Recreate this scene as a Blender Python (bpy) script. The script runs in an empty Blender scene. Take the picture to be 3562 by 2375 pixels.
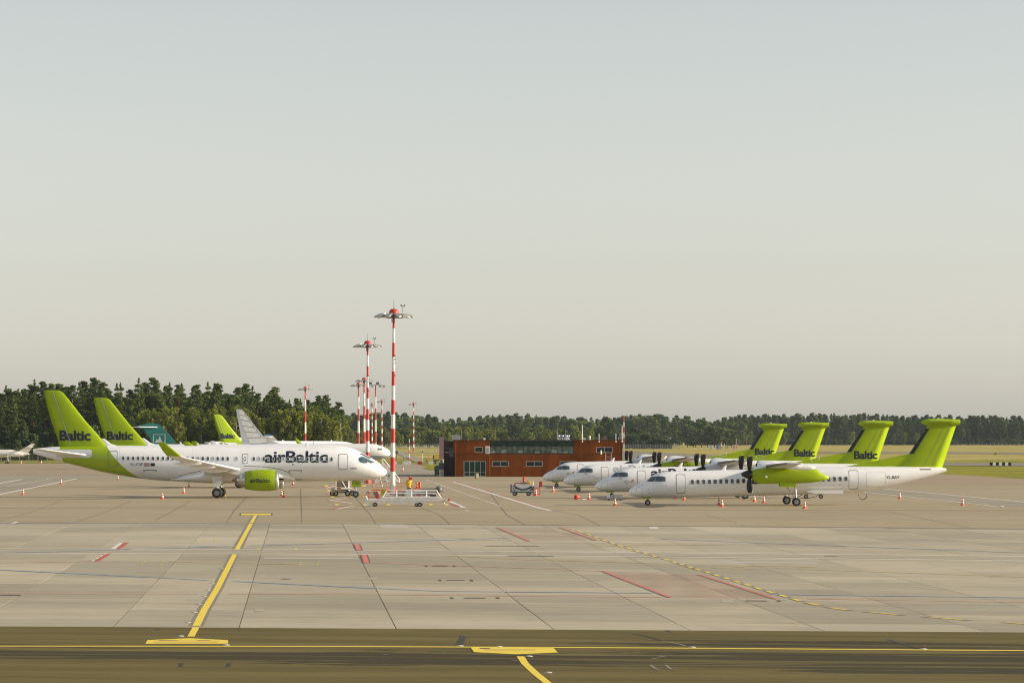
import bpy, bmesh, math, random
import numpy as np
from mathutils import Vector, Matrix, noise

# ------------------------------------------------------------------ camera, sky, sun, exposure
scene = bpy.context.scene
F, CX, HY, H = 12500.0, 1781.0, 1517.0, 6.69      # focal length in photo pixels, centre column, horizon row, eye height (m)
cam_d = bpy.data.cameras.new('camera'); cam = bpy.data.objects.new('camera', cam_d)
scene.collection.objects.link(cam); scene.camera = cam
cam.location = (0, 0, H); cam.rotation_euler = (math.radians(90), 0, 0)
cam_d.sensor_width = 36.0; cam_d.lens = 36.0 * F / 3562.0
cam_d.shift_y = (HY - 1187.5) / 3562.0
cam_d.clip_start = 1.0; cam_d.clip_end = 20000

SUN_EL, SUN_AZ = 17.0, 93.0                      # azimuth clockwise from +Y: 90 is image right, more is behind the camera
world = bpy.data.worlds.new('World'); scene.world = world; world.use_nodes = True
wn = world.node_tree; bg = wn.nodes['Background']
sky = wn.nodes.new('ShaderNodeTexSky'); sky.sky_type = 'NISHITA'; sky.sun_disc = False
sky.sun_elevation = math.radians(SUN_EL); sky.sun_rotation = math.radians(SUN_AZ)
sky.air_density = 1.1; sky.dust_density = 0.8; sky.ozone_density = 1.0; sky.altitude = 0
hsv = wn.nodes.new('ShaderNodeHueSaturation'); hsv.inputs['Saturation'].default_value = 0.33
wn.links.new(sky.outputs[0], hsv.inputs['Color']); wn.links.new(hsv.outputs[0], bg.inputs['Color'])
bg.inputs['Strength'].default_value = 0.113
sun_d = bpy.data.lights.new('sun', 'SUN'); sun = bpy.data.objects.new('sun', sun_d); scene.collection.objects.link(sun)
sun_d.energy = 5.0; sun_d.angle = math.radians(0.6); sun_d.color = (1.0, 0.85, 0.65)
_a, _e = math.radians(SUN_AZ), math.radians(SUN_EL)
sun_dir = Vector((math.sin(_a) * math.cos(_e), math.cos(_a) * math.cos(_e), math.sin(_e)))
sun.rotation_euler = sun_dir.to_track_quat('Z', 'Y').to_euler(); sun.location = (60, -40, 60)
scene.view_settings.view_transform = 'Standard'; scene.view_settings.look = 'None'
scene.view_settings.exposure = 0.47; scene.view_settings.gamma = 1.0
scene.cycles.max_bounces = 6; scene.cycles.diffuse_bounces = 3; scene.cycles.transparent_max_bounces = 16
scene.cycles.use_denoising = True; scene.cycles.filter_width = 1.15
R = random.Random(7)

# ------------------------------------------------------------------ helpers
COL = scene.collection
def smooth(a, b, x):
    t = min(1.0, max(0.0, (x - a) / (b - a))); return t * t * (3 - 2 * t)
def gz(X, Y):                                     # the apron drains towards the right
    return -0.009 * max(-70.0, min(70.0, X)) * (1.0 - smooth(240.0, 330.0, Y))
def G(px, py, dz=0.0):                            # where a point of the pavement seen at (px, py) lies
    z = 0.0
    for _ in range(12):
        Y = F * (H - z) / (py - HY); X = (px - CX) * Y / F; z = gz(X, Y)
    return Vector((X, Y, z + dz))
def at(px, Y, z=0.0): return Vector(((px - CX) * Y / F, Y, z))
def DY(py): return F * H / (py - HY)

def lin(c):                                       # sRGB 0-255 to linear
    return tuple(((v / 255.0) / 12.92 if v <= 10 else (((v / 255.0) + 0.055) / 1.055) ** 2.4) for v in c)

def new_mat(name):
    m = bpy.data.materials.new(name); m.use_nodes = True
    return m, m.node_tree, m.node_tree.nodes['Principled BSDF']
def nd(t, typ, **kw):
    n = t.nodes.new(typ)
    for k, v in kw.items():
        if k in n.inputs and not hasattr(n, k): n.inputs[k].default_value = v
        elif hasattr(n, k): setattr(n, k, v)
        else: n.inputs[k].default_value = v
    return n
def math_n(t, op, a, b=None, c=None, clamp=False):
    n = t.nodes.new('ShaderNodeMath'); n.operation = op; n.use_clamp = clamp
    for i, v in enumerate((a, b, c)):
        if v is None: continue
        if isinstance(v, (int, float)): n.inputs[i].default_value = v
        else: t.links.new(v, n.inputs[i])
    return n.outputs[0]
def mixc(t, fac, a, b):
    n = t.nodes.new('ShaderNodeMix'); n.data_type = 'RGBA'
    for i, v in ((0, fac), (6, a), (7, b)):
        if isinstance(v, (int, float)): n.inputs[i].default_value = v
        elif isinstance(v, tuple): n.inputs[i].default_value = (v[0], v[1], v[2], 1)
        else: t.links.new(v, n.inputs[i])
    return n.outputs[2]
def noise_n(t, vec, scale, detail=3.0, rough=0.5):
    n = t.nodes.new('ShaderNodeTexNoise'); n.inputs['Scale'].default_value = scale
    n.inputs['Detail'].default_value = detail; n.inputs['Roughness'].default_value = rough
    if vec is not None: t.links.new(vec, n.inputs['Vector'])
    return n.outputs['Fac']
def scaled(t, vec, s):
    n = t.nodes.new('ShaderNodeMapping'); n.inputs['Scale'].default_value = s; t.links.new(vec, n.inputs['Vector'])
    return n.outputs[0]
def ramp(t, fac, a, b):                           # smooth 0..1 step from a to b
    n = t.nodes.new('ShaderNodeMapRange'); n.interpolation_type = 'SMOOTHSTEP'
    n.inputs[1].default_value = a; n.inputs[2].default_value = b
    t.links.new(fac, n.inputs[0]); return n.outputs[0]
def bump(t, bs, h, strength, dist=0.02):
    n = t.nodes.new('ShaderNodeBump'); n.inputs['Strength'].default_value = strength; n.inputs['Distance'].default_value = dist
    t.links.new(h, n.inputs['Height']); t.links.new(n.outputs[0], bs.inputs['Normal'])

def pm(name, col, rough=0.5, var=0.12, scale=2.5, metal=0.0, coat=0.0, rvar=0.1):
    m, t, b = new_mat(name)
    tc = t.nodes.new('ShaderNodeTexCoord').outputs['Object']
    f = noise_n(t, tc, scale, 4.0, 0.6)
    c = mixc(t, ramp(t, f, 0.3, 0.7), tuple(v * (1 - var) for v in col), tuple(min(1, v * (1 + var)) for v in col))
    t.links.new(c, b.inputs['Base Color'])
    g = noise_n(t, tc, scale * 2.3, 3.0)
    t.links.new(math_n(t, 'ADD', math_n(t, 'MULTIPLY', math_n(t, 'SUBTRACT', g, 0.5), rvar * 2), rough, clamp=True), b.inputs['Roughness'])
    b.inputs['Metallic'].default_value = metal
    b.inputs['Coat Weight'].default_value = coat; b.inputs['Coat Roughness'].default_value = 0.12
    return m

class MB:
    def __init__(s): s.v = []; s.f = []; s.m = []; s.sm = []
    def add(s, vs, fs, mi=0, sm=False):
        o = len(s.v); s.v += [tuple(p) for p in vs]
        for f in fs: s.f.append(tuple(i + o for i in f)); s.m.append(mi); s.sm.append(sm)
        return s
    def box(s, c, d, mi=0, rz=0.0, ry=0.0):
        M = Matrix.Translation(c) @ Matrix.Rotation(rz, 4, 'Z') @ Matrix.Rotation(ry, 4, 'Y')
        a, b, h = d[0] / 2, d[1] / 2, d[2] / 2
        vs = [M @ Vector(p) for p in ((-a,-b,-h),(a,-b,-h),(a,b,-h),(-a,b,-h),(-a,-b,h),(a,-b,h),(a,b,h),(-a,b,h))]
        return s.add(vs, ((0,3,2,1),(4,5,6,7),(0,1,5,4),(1,2,6,5),(2,3,7,6),(3,0,4,7)), mi)
    def tube(s, p0, p1, r0, r1=None, n=8, mi=0, cap=True, sm=True):
        p0, p1 = Vector(p0), Vector(p1); r1 = r0 if r1 is None else r1
        q = (p1 - p0).to_track_quat('Z', 'Y'); vs = []
        for p, r in ((p0, r0), (p1, r1)):
            for k in range(n):
                a = 2 * math.pi * k / n; vs.append(p + q @ Vector((r * math.cos(a), r * math.sin(a), 0)))
        s.add(vs, [(k, (k + 1) % n, n + (k + 1) % n, n + k) for k in range(n)], mi, sm)
        if cap: s.add(vs, [tuple(range(n))[::-1], tuple(range(n, 2 * n))], mi)
        return s
    def path(s, pts, r, n=6, mi=0):
        for a, b in zip(pts, pts[1:]): s.tube(a, b, r, n=n, mi=mi)
        return s
    def lathe(s, prof, n=20, M=Matrix(), mi=0, sm=True, close=True):   # prof: (axial x, radius); axis x
        vs = []
        for x, r in prof:
            for k in range(n):
                a = 2 * math.pi * k / n; vs.append(M @ Vector((x, r * math.cos(a), r * math.sin(a))))
        fs = [(i * n + k, (i + 1) * n + k, (i + 1) * n + (k + 1) % n, i * n + (k + 1) % n) for i in range(len(prof) - 1) for k in range(n)]
        s.add(vs, fs, mi, sm)
        if close:
            if prof[0][1] > 1e-4: s.add(vs[:n], [tuple(range(n))], mi)
            if prof[-1][1] > 1e-4: s.add(vs[-n:], [tuple(range(n))[::-1]], mi)
        return s
    def prism(s, poly, d, M=Matrix(), mi=0):          # poly in local xz, extruded along y by d (centred)
        n = len(poly); vs = [M @ Vector((x, -d / 2, z)) for x, z in poly] + [M @ Vector((x, d / 2, z)) for x, z in poly]
        fs = [tuple(range(n)), tuple(range(2 * n - 1, n - 1, -1))] + [(k, n + k, n + (k + 1) % n, (k + 1) % n) for k in range(n)]
        return s.add(vs, fs, mi)
    def mesh(s, name, mats):
        me = bpy.data.meshes.new(name); me.from_pydata(s.v, [], s.f); me.update()
        for m in (mats if isinstance(mats, (list, tuple)) else [mats]): me.materials.append(m)
        me.polygons.foreach_set('material_index', s.m); me.polygons.foreach_set('use_smooth', s.sm)
        bm = bmesh.new(); bm.from_mesh(me); bmesh.ops.recalc_face_normals(bm, faces=bm.faces[:]); bm.to_mesh(me); bm.free()
        return me
    def build(s, name, mats, parent=None): return ob(name, s.mesh(name, mats), parent)

def ob(name, data, parent=None, loc=None, rot=None):
    o = bpy.data.objects.new(name, data); COL.objects.link(o)
    if parent: o.parent = parent
    if loc is not None: o.location = loc
    if rot is not None: o.rotation_euler = rot
    return o
def tag(o, label=None, cat=None, group=None, kind=None):
    for k, v in (('label', label), ('category', cat), ('group', group), ('kind', kind)):
        if v: o[k] = v
    return o
def thing(name, label, cat, loc=(0, 0, 0), rz=0.0, group=None):
    return tag(ob(name, None, None, loc, (0, 0, rz)), label, cat, group)
def copy_tree(o, parent=None):
    c = o.copy(); COL.objects.link(c); c.parent = parent
    for ch in list(o.children): copy_tree(ch, c)
    return c

# ------------------------------------------------------------------ ground materials
def pos_xy(t):
    return t.nodes.new('ShaderNodeNewGeometry').outputs['Position']

def ground_mat(name, a, b, streak=0.5, spot=0.25, rough=0.85, tint=0.0, spec=0.3, dark=(0.08, 0.07, 0.055)):
    m, t, bs = new_mat(name); p = pos_xy(t)
    big = noise_n(t, scaled(t, p, (0.03, 0.03, 0.03)), 1.0, 4.0, 0.55)
    st = noise_n(t, scaled(t, p, (0.035, 0.55, 0.1)), 1.0, 5.0, 0.6)
    st2 = noise_n(t, scaled(t, p, (0.16, 1.9, 0.1)), 1.0, 4.0, 0.6)
    fine = noise_n(t, p, 9.0, 3.0, 0.7)
    f = math_n(t, 'ADD', math_n(t, 'MULTIPLY', big, 1 - streak), math_n(t, 'MULTIPLY', math_n(t, 'ADD', math_n(t, 'MULTIPLY', st, 0.6), math_n(t, 'MULTIPLY', st2, 0.4)), streak))
    c = mixc(t, ramp(t, f, 0.40, 0.60), a, b)
    c = mixc(t, math_n(t, 'MULTIPLY', ramp(t, st, 0.60, 0.78), spot), c, dark)
    c = mixc(t, math_n(t, 'MULTIPLY', ramp(t, fine, 0.52, 0.8), 0.22), c, tuple(v * 0.6 for v in a))
    mot = noise_n(t, scaled(t, p, (0.5, 0.5, 0.5)), 1.0, 6.0, 0.7)
    c = mixc(t, math_n(t, 'MULTIPLY', ramp(t, mot, 0.48, 0.72), 0.30), c, tuple(v * 0.66 for v in a))
    c = mixc(t, math_n(t, 'MULTIPLY', ramp(t, mot, 0.46, 0.25), 0.30), c, tuple(min(1, v * 1.18) for v in b))
    if tint:
        oi = t.nodes.new('ShaderNodeObjectInfo').outputs['Random']
        c = mixc(t, math_n(t, 'MULTIPLY', oi, tint), c, (a[0] * 0.66, a[1] * 0.68, a[2] * 0.74))
        c = mixc(t, math_n(t, 'MULTIPLY', math_n(t, 'GREATER_THAN', oi, 0.86), 0.35), c, tuple(min(1, v * 1.15) for v in b))
        drip = noise_n(t, scaled(t, p, (1.4, 0.9, 1.0)), 1.0, 3.0, 0.6)
        c = mixc(t, math_n(t, 'MULTIPLY', ramp(t, drip, 0.70, 0.80), 0.35), c, (0.13, 0.11, 0.08))
    t.links.new(c, bs.inputs['Base Color'])
    t.links.new(math_n(t, 'ADD', math_n(t, 'MULTIPLY', st2, 0.18), rough - 0.1), bs.inputs['Roughness'])
    bs.inputs['Specular IOR Level'].default_value = spec
    bump(t, bs, fine, 0.25, 0.01)
    return m
M_conc = ground_mat('concrete_slab', (0.335, 0.293, 0.205), (0.505, 0.447, 0.325), streak=0.45, tint=0.55)
M_apron = ground_mat('concrete_far', (0.30, 0.243, 0.148), (0.385, 0.318, 0.205), streak=0.7, spot=0.3)
M_asph = ground_mat('asphalt_old', (0.27, 0.235, 0.17), (0.34, 0.30, 0.22), streak=0.7)
M_brown = ground_mat('asphalt_brown', (0.29, 0.215, 0.14), (0.37, 0.285, 0.19), streak=0.85, spot=0.35)
M_patch = ground_mat('asphalt_patch', (0.20, 0.175, 0.125), (0.25, 0.22, 0.16), streak=0.8)

def taxiway_mat():
    m, t, bs = new_mat('asphalt_taxiway'); p = pos_xy(t)
    sx = t.nodes.new('ShaderNodeSeparateXYZ'); t.links.new(p, sx.inputs[0])
    X, Y = sx.outputs[0], sx.outputs[1]
    st = noise_n(t, scaled(t, p, (0.07, 0.42, 0.1)), 1.0, 6.0, 0.66)
    st2 = noise_n(t, scaled(t, p, (0.25, 2.6, 0.1)), 1.0, 3.0, 0.6)
    fine = noise_n(t, p, 14.0, 3.0, 0.75)
    mid = noise_n(t, p, 2.2, 4.0, 0.7)
    c = mixc(t, ramp(t, st, 0.35, 0.68), (0.112, 0.090, 0.030), (0.165, 0.134, 0.050))
    # resealed darker lanes either side of the centre line, ragged edges, widening to the right
    xr = math_n(t, 'MAXIMUM', X, 0.0)
    wav = math_n(t, 'MULTIPLY', math_n(t, 'SUBTRACT', st, 0.5), 15.0)
    wav2 = math_n(t, 'MULTIPLY', math_n(t, 'SUBTRACT', mid, 0.5), 1.2)
    d = math_n(t, 'ADD', math_n(t, 'ADD', math_n(t, 'SUBTRACT', Y, 108.6), wav), wav2)
    band = math_n(t, 'SUBTRACT', math_n(t, 'ADD', math_n(t, 'MULTIPLY', xr, 0.10), 3.1), math_n(t, 'ABSOLUTE', d))
    d2 = math_n(t, 'ADD', math_n(t, 'SUBTRACT', Y, 117.2), math_n(t, 'MULTIPLY', wav, 0.8))
    band2 = math_n(t, 'SUBTRACT', math_n(t, 'MULTIPLY', math_n(t, 'SUBTRACT', X, 1.0), 0.22), math_n(t, 'ABSOLUTE', d2))
    band2 = math_n(t, 'MINIMUM', band2, math_n(t, 'SUBTRACT', 1.6, math_n(t, 'ABSOLUTE', d2)))
    k = math_n(t, 'MAXIMUM', ramp(t, band, -0.25, 0.35), ramp(t, band2, -0.2, 0.3))
    gap = noise_n(t, scaled(t, p, (0.05, 0.9, 0.1)), 1.0, 4.0, 0.6)
    k = math_n(t, 'MULTIPLY', k, math_n(t, 'SUBTRACT', 1.0, math_n(t, 'MULTIPLY', ramp(t, gap, 0.54, 0.60), 0.8)))
    lane = math_n(t, 'MULTIPLY', ramp(t, gap, 0.36, 0.31), 0.6)
    k = math_n(t, 'MAXIMUM', k, lane)
    c = mixc(t, math_n(t, 'MULTIPLY', k, 0.9), c, (0.046, 0.040, 0.024))
    c = mixc(t, math_n(t, 'MULTIPLY', ramp(t, st2, 0.60, 0.75), 0.45), c, (0.085, 0.075, 0.05))
    c = mixc(t, math_n(t, 'MULTIPLY', ramp(t, fine, 0.5, 0.8), 0.35), c, (0.24, 0.195, 0.095))
    c = mixc(t, math_n(t, 'MULTIPLY', ramp(t, fine, 0.5, 0.25), 0.35), c, (0.06, 0.055, 0.04))
    t.links.new(c, bs.inputs['Base Color']); bs.inputs['Roughness'].default_value = 0.9
    bs.inputs['Specular IOR Level'].default_value = 0.08
    bump(t, bs, fine, 0.4, 0.01)
    return m
M_taxi = taxiway_mat()

def grass_mat():
    m, t, bs = new_mat('airfield_grass'); p = pos_xy(t)
    sx = t.nodes.new('ShaderNodeSeparateXYZ'); t.links.new(p, sx.inputs[0])
    st = noise_n(t, scaled(t, p, (0.02, 0.018, 0.1)), 1.0, 5.0, 0.65)
    st2 = noise_n(t, scaled(t, p, (0.25, 0.06, 0.1)), 1.0, 4.0, 0.7)
    f = math_n(t, 'ADD', math_n(t, 'MULTIPLY', st, 0.6), math_n(t, 'MULTIPLY', st2, 0.4))
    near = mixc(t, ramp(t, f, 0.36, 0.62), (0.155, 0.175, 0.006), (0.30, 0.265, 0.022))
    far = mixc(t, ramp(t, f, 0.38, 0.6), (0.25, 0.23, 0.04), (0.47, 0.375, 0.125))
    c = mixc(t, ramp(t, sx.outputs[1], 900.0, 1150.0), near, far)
    t.links.new(c, bs.inputs['Base Color']); bs.inputs['Roughness'].default_value = 0.95
    bs.inputs['Specular IOR Level'].default_value = 0.1
    bump(t, bs, st2, 0.6, 0.3)
    return m
M_grass = grass_mat()

def paint(name, col, wear=0.35, under=(0.30, 0.26, 0.19), scale=1.6):
    m, t, bs = new_mat(name); p = pos_xy(t)
    n1 = noise_n(t, p, scale, 5.0, 0.7); n2 = noise_n(t, p, scale * 7, 3.0, 0.7)
    f = math_n(t, 'ADD', math_n(t, 'MULTIPLY', n1, 0.6), math_n(t, 'MULTIPLY', n2, 0.4))
    c = mixc(t, math_n(t, 'MULTIPLY', ramp(t, f, 0.62 - wear * 0.45, 0.75 - wear * 0.2), 0.15 + wear * 0.85), col, under)
    t.links.new(c, bs.inputs['Base Color']); bs.inputs['Roughness'].default_value = 0.7
    return m
P_yel = paint('paint_yellow', (0.78, 0.585, 0.04), 0.15, under=(0.36, 0.30, 0.18))
P_yel2 = paint('paint_yellow_worn', (0.50, 0.36, 0.10), 0.55)
P_white = paint('paint_white', (0.66, 0.63, 0.58), 0.25)
P_white2 = paint('paint_white_worn', (0.66, 0.63, 0.55), 0.4, under=(0.42, 0.36, 0.26))
P_red = paint('paint_red', (0.46, 0.075, 0.05), 0.25)
P_pink = paint('paint_pink', (0.62, 0.15, 0.11), 0.2, under=(0.45, 0.36, 0.26))
P_pinkw = paint('paint_pink_worn', (0.66, 0.33, 0.235), 0.35, under=(0.46, 0.38, 0.27))
P_edge = paint('paint_edging', (0.19, 0.165, 0.12), 0.4, under=(0.40, 0.34, 0.25))
P_blue = paint('paint_blue', (0.17, 0.29, 0.44), 0.4, under=(0.40, 0.36, 0.28))
P_blk = paint('paint_black', (0.075, 0.07, 0.06), 0.3)
P_drain = paint('rusty_grating', (0.10, 0.06, 0.035), 0.25)
P_joint = paint('joint_filler', (0.10, 0.085, 0.06), 0.35)
P_rubber = paint('tyre_rubber_mark', (0.022, 0.020, 0.016), 0.15, under=(0.10, 0.08, 0.03))
P_scuff = paint('tyre_scuff', (0.34, 0.30, 0.215), 0.6, under=(0.45, 0.39, 0.28))
P_light = paint('pale_concrete', (0.46, 0.43, 0.37), 0.45)

# ------------------------------------------------------------------ ground sheets
def sheet(name, mat, poly, dz, parent=None, kind=None):        # poly: list of world points in the flat area
    mb = MB(); mb.add([(p[0], p[1], gz(p[0], p[1]) + dz) for p in poly], [tuple(range(len(poly)))])
    o = mb.build(name, mat, parent)
    if kind: o['kind'] = kind
    return o
def grid(name, mat, xs, ys, zf, parent=None, kind=None):
    mb = MB(); nx = len(xs)
    vs = [(x, y, zf(x, y)) for y in ys for x in xs]
    fs = [(j * nx + i, j * nx + i + 1, (j + 1) * nx + i + 1, (j + 1) * nx + i) for j in range(len(ys) - 1) for i in range(nx - 1)]
    mb.add(vs, fs); o = mb.build(name, mat, parent)
    if kind: o['kind'] = kind
    return o
XS = [-6000, -900, -300, -70, -35, 0, 35, 70, 300, 900, 6000]
YS = [-400, 0, 240, 255, 270, 285, 300, 315, 330, 350, 600, 1200, 3000, 9000]
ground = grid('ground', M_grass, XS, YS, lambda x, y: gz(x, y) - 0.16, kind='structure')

# the concrete edge runs from the left frame side to the right one
E0, E1 = G(0, 2177), G(3562, 2198)
em = (E1.y - E0.y) / (E1.x - E0.x)
def edge_y(x): return E0.y + em * (x - E0.x)
XN = [-160, -70, -35, 0, 35, 70, 160]
def taxi_sheet():
    mb = MB()
    for x0, x1 in zip(XN, XN[1:]):
        ys = [[20 + (edge_y(x) - 0.02 - 20) * k / 6 for k in range(7)] for x in (x0, x1)]
        for k in range(6):
            mb.add([(x0, ys[0][k], gz(x0, ys[0][k])), (x1, ys[1][k], gz(x1, ys[1][k])), (x1, ys[1][k+1], gz(x1, ys[1][k+1])), (x0, ys[0][k+1], gz(x0, ys[0][k+1]))], [(0, 1, 2, 3)])
    o = mb.build('taxiway', M_taxi); o['kind'] = 'structure'; return o
taxiway = taxi_sheet()

# apron: base sheet (joint filler level) with single slabs on the near part, one far sheet beyond
Y_SPLIT = 271.0
def apron_base():
    mb = MB()
    for x0, x1 in zip(XN, XN[1:]):
        y0 = [edge_y(x) for x in (x0, x1)]; n = 12
        P = [[y0[i] + (Y_SPLIT - y0[i]) * k / n for k in range(n + 1)] for i in (0, 1)]
        for k in range(n):
            mb.add([(x0, P[0][k], gz(x0, P[0][k]) - 0.03), (x1, P[1][k], gz(x1, P[1][k]) - 0.03), (x1, P[1][k+1], gz(x1, P[1][k+1]) - 0.03), (x0, P[0][k+1], gz(x0, P[0][k+1]) - 0.03)], [(0, 1, 2, 3)])
    o = mb.build('apron', M_asph); o['kind'] = 'structure'; return o
apron = apron_base()
TU = Vector((1, 0.06, 0)).normalized(); TV = Vector((-0.06, 1, 0)).normalized()
JU = [G(px, 2186).dot(TU) for px in (386, 830, 1379, 1925, 2392, 2847, 3392)]
while JU[0] > -32: JU.insert(0, JU[0] - 5.0)
while JU[-1] < 66: JU.append(JU[-1] + 5.0)
V0 = 122.0; VL = 7.5
slab_mesh = {}
def slabs():
    for j in range(21):
        v0, v1 = V0 + j * VL, V0 + (j + 1) * VL
        for i in range(len(JU) - 1):
            u0, u1 = JU[i], JU[i + 1]
            c = TU * ((u0 + u1) / 2) + TV * ((v0 + v1) / 2)
            half = 1781.0 * c.y / F + 8.0
            if abs(c.x) > half or c.y > Y_SPLIT + 2: continue
            lo = [(TU * u + TV * v0) for u in (u0, u1)]; hi = [(TU * u + TV * v1) for u in (u0, u1)]
            if hi[0].y < edge_y(hi[0].x) and hi[1].y < edge_y(hi[1].x): continue
            poly = []
            gu, gv = 0.018, 0.007
            for u, v in ((u0 + gu, v0 + gv), (u1 - gu, v0 + gv), (u1 - gu, v1 - gv), (u0 + gu, v1 - gv)):
                q = TU * u + TV * v
                if q.y < edge_y(q.x) + 0.01: q = q + TV * (edge_y(q.x) + 0.01 - q.y)
                if q.y > Y_SPLIT - 0.01: q = q - TV * (q.y - (Y_SPLIT - 0.01))
                poly.append(q)
            if (poly[3] - poly[0]).length < 0.3 or poly[3].y <= poly[0].y: continue
            mb = MB(); dz = R.uniform(-0.003, 0.003)
            top = [Vector((q.x, q.y, gz(q.x, q.y) + dz)) for q in poly]
            bot = [q - Vector((0, 0, 0.028)) for q in top]
            mb.add(top + bot, [(0, 1, 2, 3), (0, 4, 5, 1), (1, 5, 6, 2), (2, 6, 7, 3), (3, 7, 4, 0)])
            mb.build('concrete_slab', M_conc, apron)
slabs()

# far apron: everything from Y_SPLIT to the far pavement edge
def far_apron():
    mb = MB(); xs = [-700, -300, -160, -70, -35, 0, 35, 70, 160, 300]; ys = [Y_SPLIT + 0.02, 275, 280, 285, 290, 295, 300, 305, 310, 315, 320, 325, 330, 350, 420, 515]
    nx = len(xs)
    vs = [(x, y, gz(x, y)) for y in ys for x in xs]
    fs = [(j * nx + i, j * nx + i + 1, (j + 1) * nx + i + 1, (j + 1) * nx + i) for j in range(len(ys) - 1) for i in range(nx - 1)]
    mb.add(vs, fs)
    o = mb.build('apron_parking', M_apron); o['kind'] = 'structure'; return o
apron2 = far_apron()
def px_poly(name, mat, pts, dz, parent=None, kind=None):
    return sheet(name, mat, [G(*p) for p in pts], dz, parent, kind)
# asphalt around and behind the stands, edges measured on the photograph
FARP = 1517 + F * H / 515.0
px_poly('stand_pavement', M_apron, [(-2200, FARP), (3000, FARP), (2700, 1640), (2300, 1628), (1590, 1626), (1515, 1634), (1450, 1613.5), (1180, 1613.5), (600, 1612), (-1500, 1610)], -0.006, None, 'structure')
px_poly('brown_asphalt', M_brown, [(-1500, 1651), (560, 1652), (620, 1640), (300, 1619), (-1500, 1618)], 0.004, None, 'structure')
px_poly('grey_asphalt', M_asph, [(-1500, 1690), (-200, 1700), (0, 1718), (266, 1664.5), (700, 1660), (500, 1652.5), (-1500, 1651.5)], 0.004, None, 'structure')
px_poly('service_pavement', M_asph, [(1250, 1654), (1600, 1654), (1585, 1640), (1513, 1634.5), (1455, 1614), (1250, 1614)], 0.006, None, 'structure')
px_poly('right_asphalt', M_asph, [(3002, 1710.5), (3488, 1762), (4400, 1768), (4400, 1752), (3562, 1745), (3066, 1698.5)], 0.006, None, 'structure')
px_poly('outer_taxiway', M_brown, [(2700, 1678.5), (3562, 1688), (5200, 1703), (5200, 1682), (3562, 1665), (3279, 1648.5), (2900, 1646), (2600, 1648)], 0.008, None, 'structure')
px_poly('cross_taxiway', M_patch, [(1800, 1592), (2700, 1606), (3200, 1617), (3562, 1620), (5200, 1628), (5200, 1616), (3562, 1608), (3000, 1605), (2700, 1590), (2400, 1578), (2150, 1565), (1800, 1566)], -0.07, None, 'structure')
px_poly('runway', M_patch, [(2650, 1574), (3300, 1577), (5200, 1584), (5200, 1576), (3300, 1571), (2650, 1569)], -0.07, None, 'structure')
px_poly('access_road', M_asph, [(1366, 1570), (1388, 1569.5), (1440, 1584), (1475, 1602), (1445, 1605), (1418, 1593), (1375, 1574)], -0.07, None, 'structure')
px_poly('perimeter_road', M_asph, [(1375, 1574), (2150, 1574), (2150, 1571), (1370, 1571)], -0.08, None, 'structure')
px_poly('grass_island', M_grass, [(1471, 1629), (1480, 1625.5), (1516, 1625.5), (1516, 1635), (1500, 1635.5)], 0.05, None, 'structure')
kerb = MB()
for a, b in (((-1500, 1609.6), (600, 1611.6)), ((1180, 1613), (1560, 1613))):
    p, q = G(*a), G(*b); kerb.box(((p.x + q.x) / 2, (p.y + q.y) / 2, 0.03), ((q - p).length, 0.6, 0.18), rz=math.atan2(q.y - p.y, q.x - p.x))
tag(kerb.build('kerb', P_light), kind='structure')
# ------------------------------------------------------------------ painted markings (parts of the pavements)
def strip(name, pts, w, mat, parent, dz=0.004, step=6.0):      # polyline given in photo pixels, width in metres
    W = [G(*p) for p in pts]; Q = [W[0]]
    for a, b in zip(W, W[1:]):
        n = max(1, int((b - a).length / step))
        Q += [a.lerp(b, k / n) for k in range(1, n + 1)]
    mb = MB(); L = []
    for i, p in enumerate(Q):
        d = (Q[min(i + 1, len(Q) - 1)] - Q[max(i - 1, 0)]); d.z = 0; d.normalize(); nrm = Vector((-d.y, d.x, 0)) * (w / 2)
        for q in (p + nrm, p - nrm): L.append((q.x, q.y, gz(q.x, q.y) + dz))
    mb.add(L, [(2 * i, 2 * i + 1, 2 * i + 3, 2 * i + 2) for i in range(len(Q) - 1)])
    return mb.build(name, mat, parent)
def patch(name, pts, mat, parent, dz=0.004):
    W = [G(*p) for p in pts]; mb = MB()
    mb.add([(p.x, p.y, gz(p.x, p.y) + dz) for p in W], [tuple(range(len(W)))])
    return mb.build(name, mat, parent)
A = lambda *l: [(x / 1.96, 1700 + y / 1.96) for x, y in l]              # left enlarged view
B = lambda *l: [(1100 + x / 1.96, 1700 + y / 1.96) for x, y in l]       # middle
C = lambda *l: [(2300 + x / 1.8637, 1700 + y / 1.8637) for x, y in l]   # right
E = lambda *l: [(2700 + x / 2.7285, 1400 + y / 2.7285) for x, y in l]
K = lambda *l: [(x / 7.84, 1560 + y / 7.84) for x, y in l]
V = lambda *l: [(1120 + x / 4.704, 1680 + y / 4.704) for x, y in l]
N = lambda *l: [(1450 + x / 2.94, 1380 + y / 2.94) for x, y in l]

P_rep0 = paint('worn_lane', (0.345, 0.30, 0.21), 0.4, under=(0.42, 0.36, 0.26), scale=0.4)
# service road crossing the stand between two thin white lines
strip('service_road_lane', A((-300, 421)) + [(1200, 1918.5), (2300, 1929), (3750, 1944)], 3.6, P_rep0, apron, 0.004)
strip('edge_line', A((-300, 406), (2352, 415)) + B((2352, 436)) + C((2500, 438)), 0.75, P_white2, apron, 0.009)
strip('edge_line', A((-300, 436), (2352, 445)) + B((2352, 463)) + C((2500, 468)), 0.75, P_white2, apron, 0.009)
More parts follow.
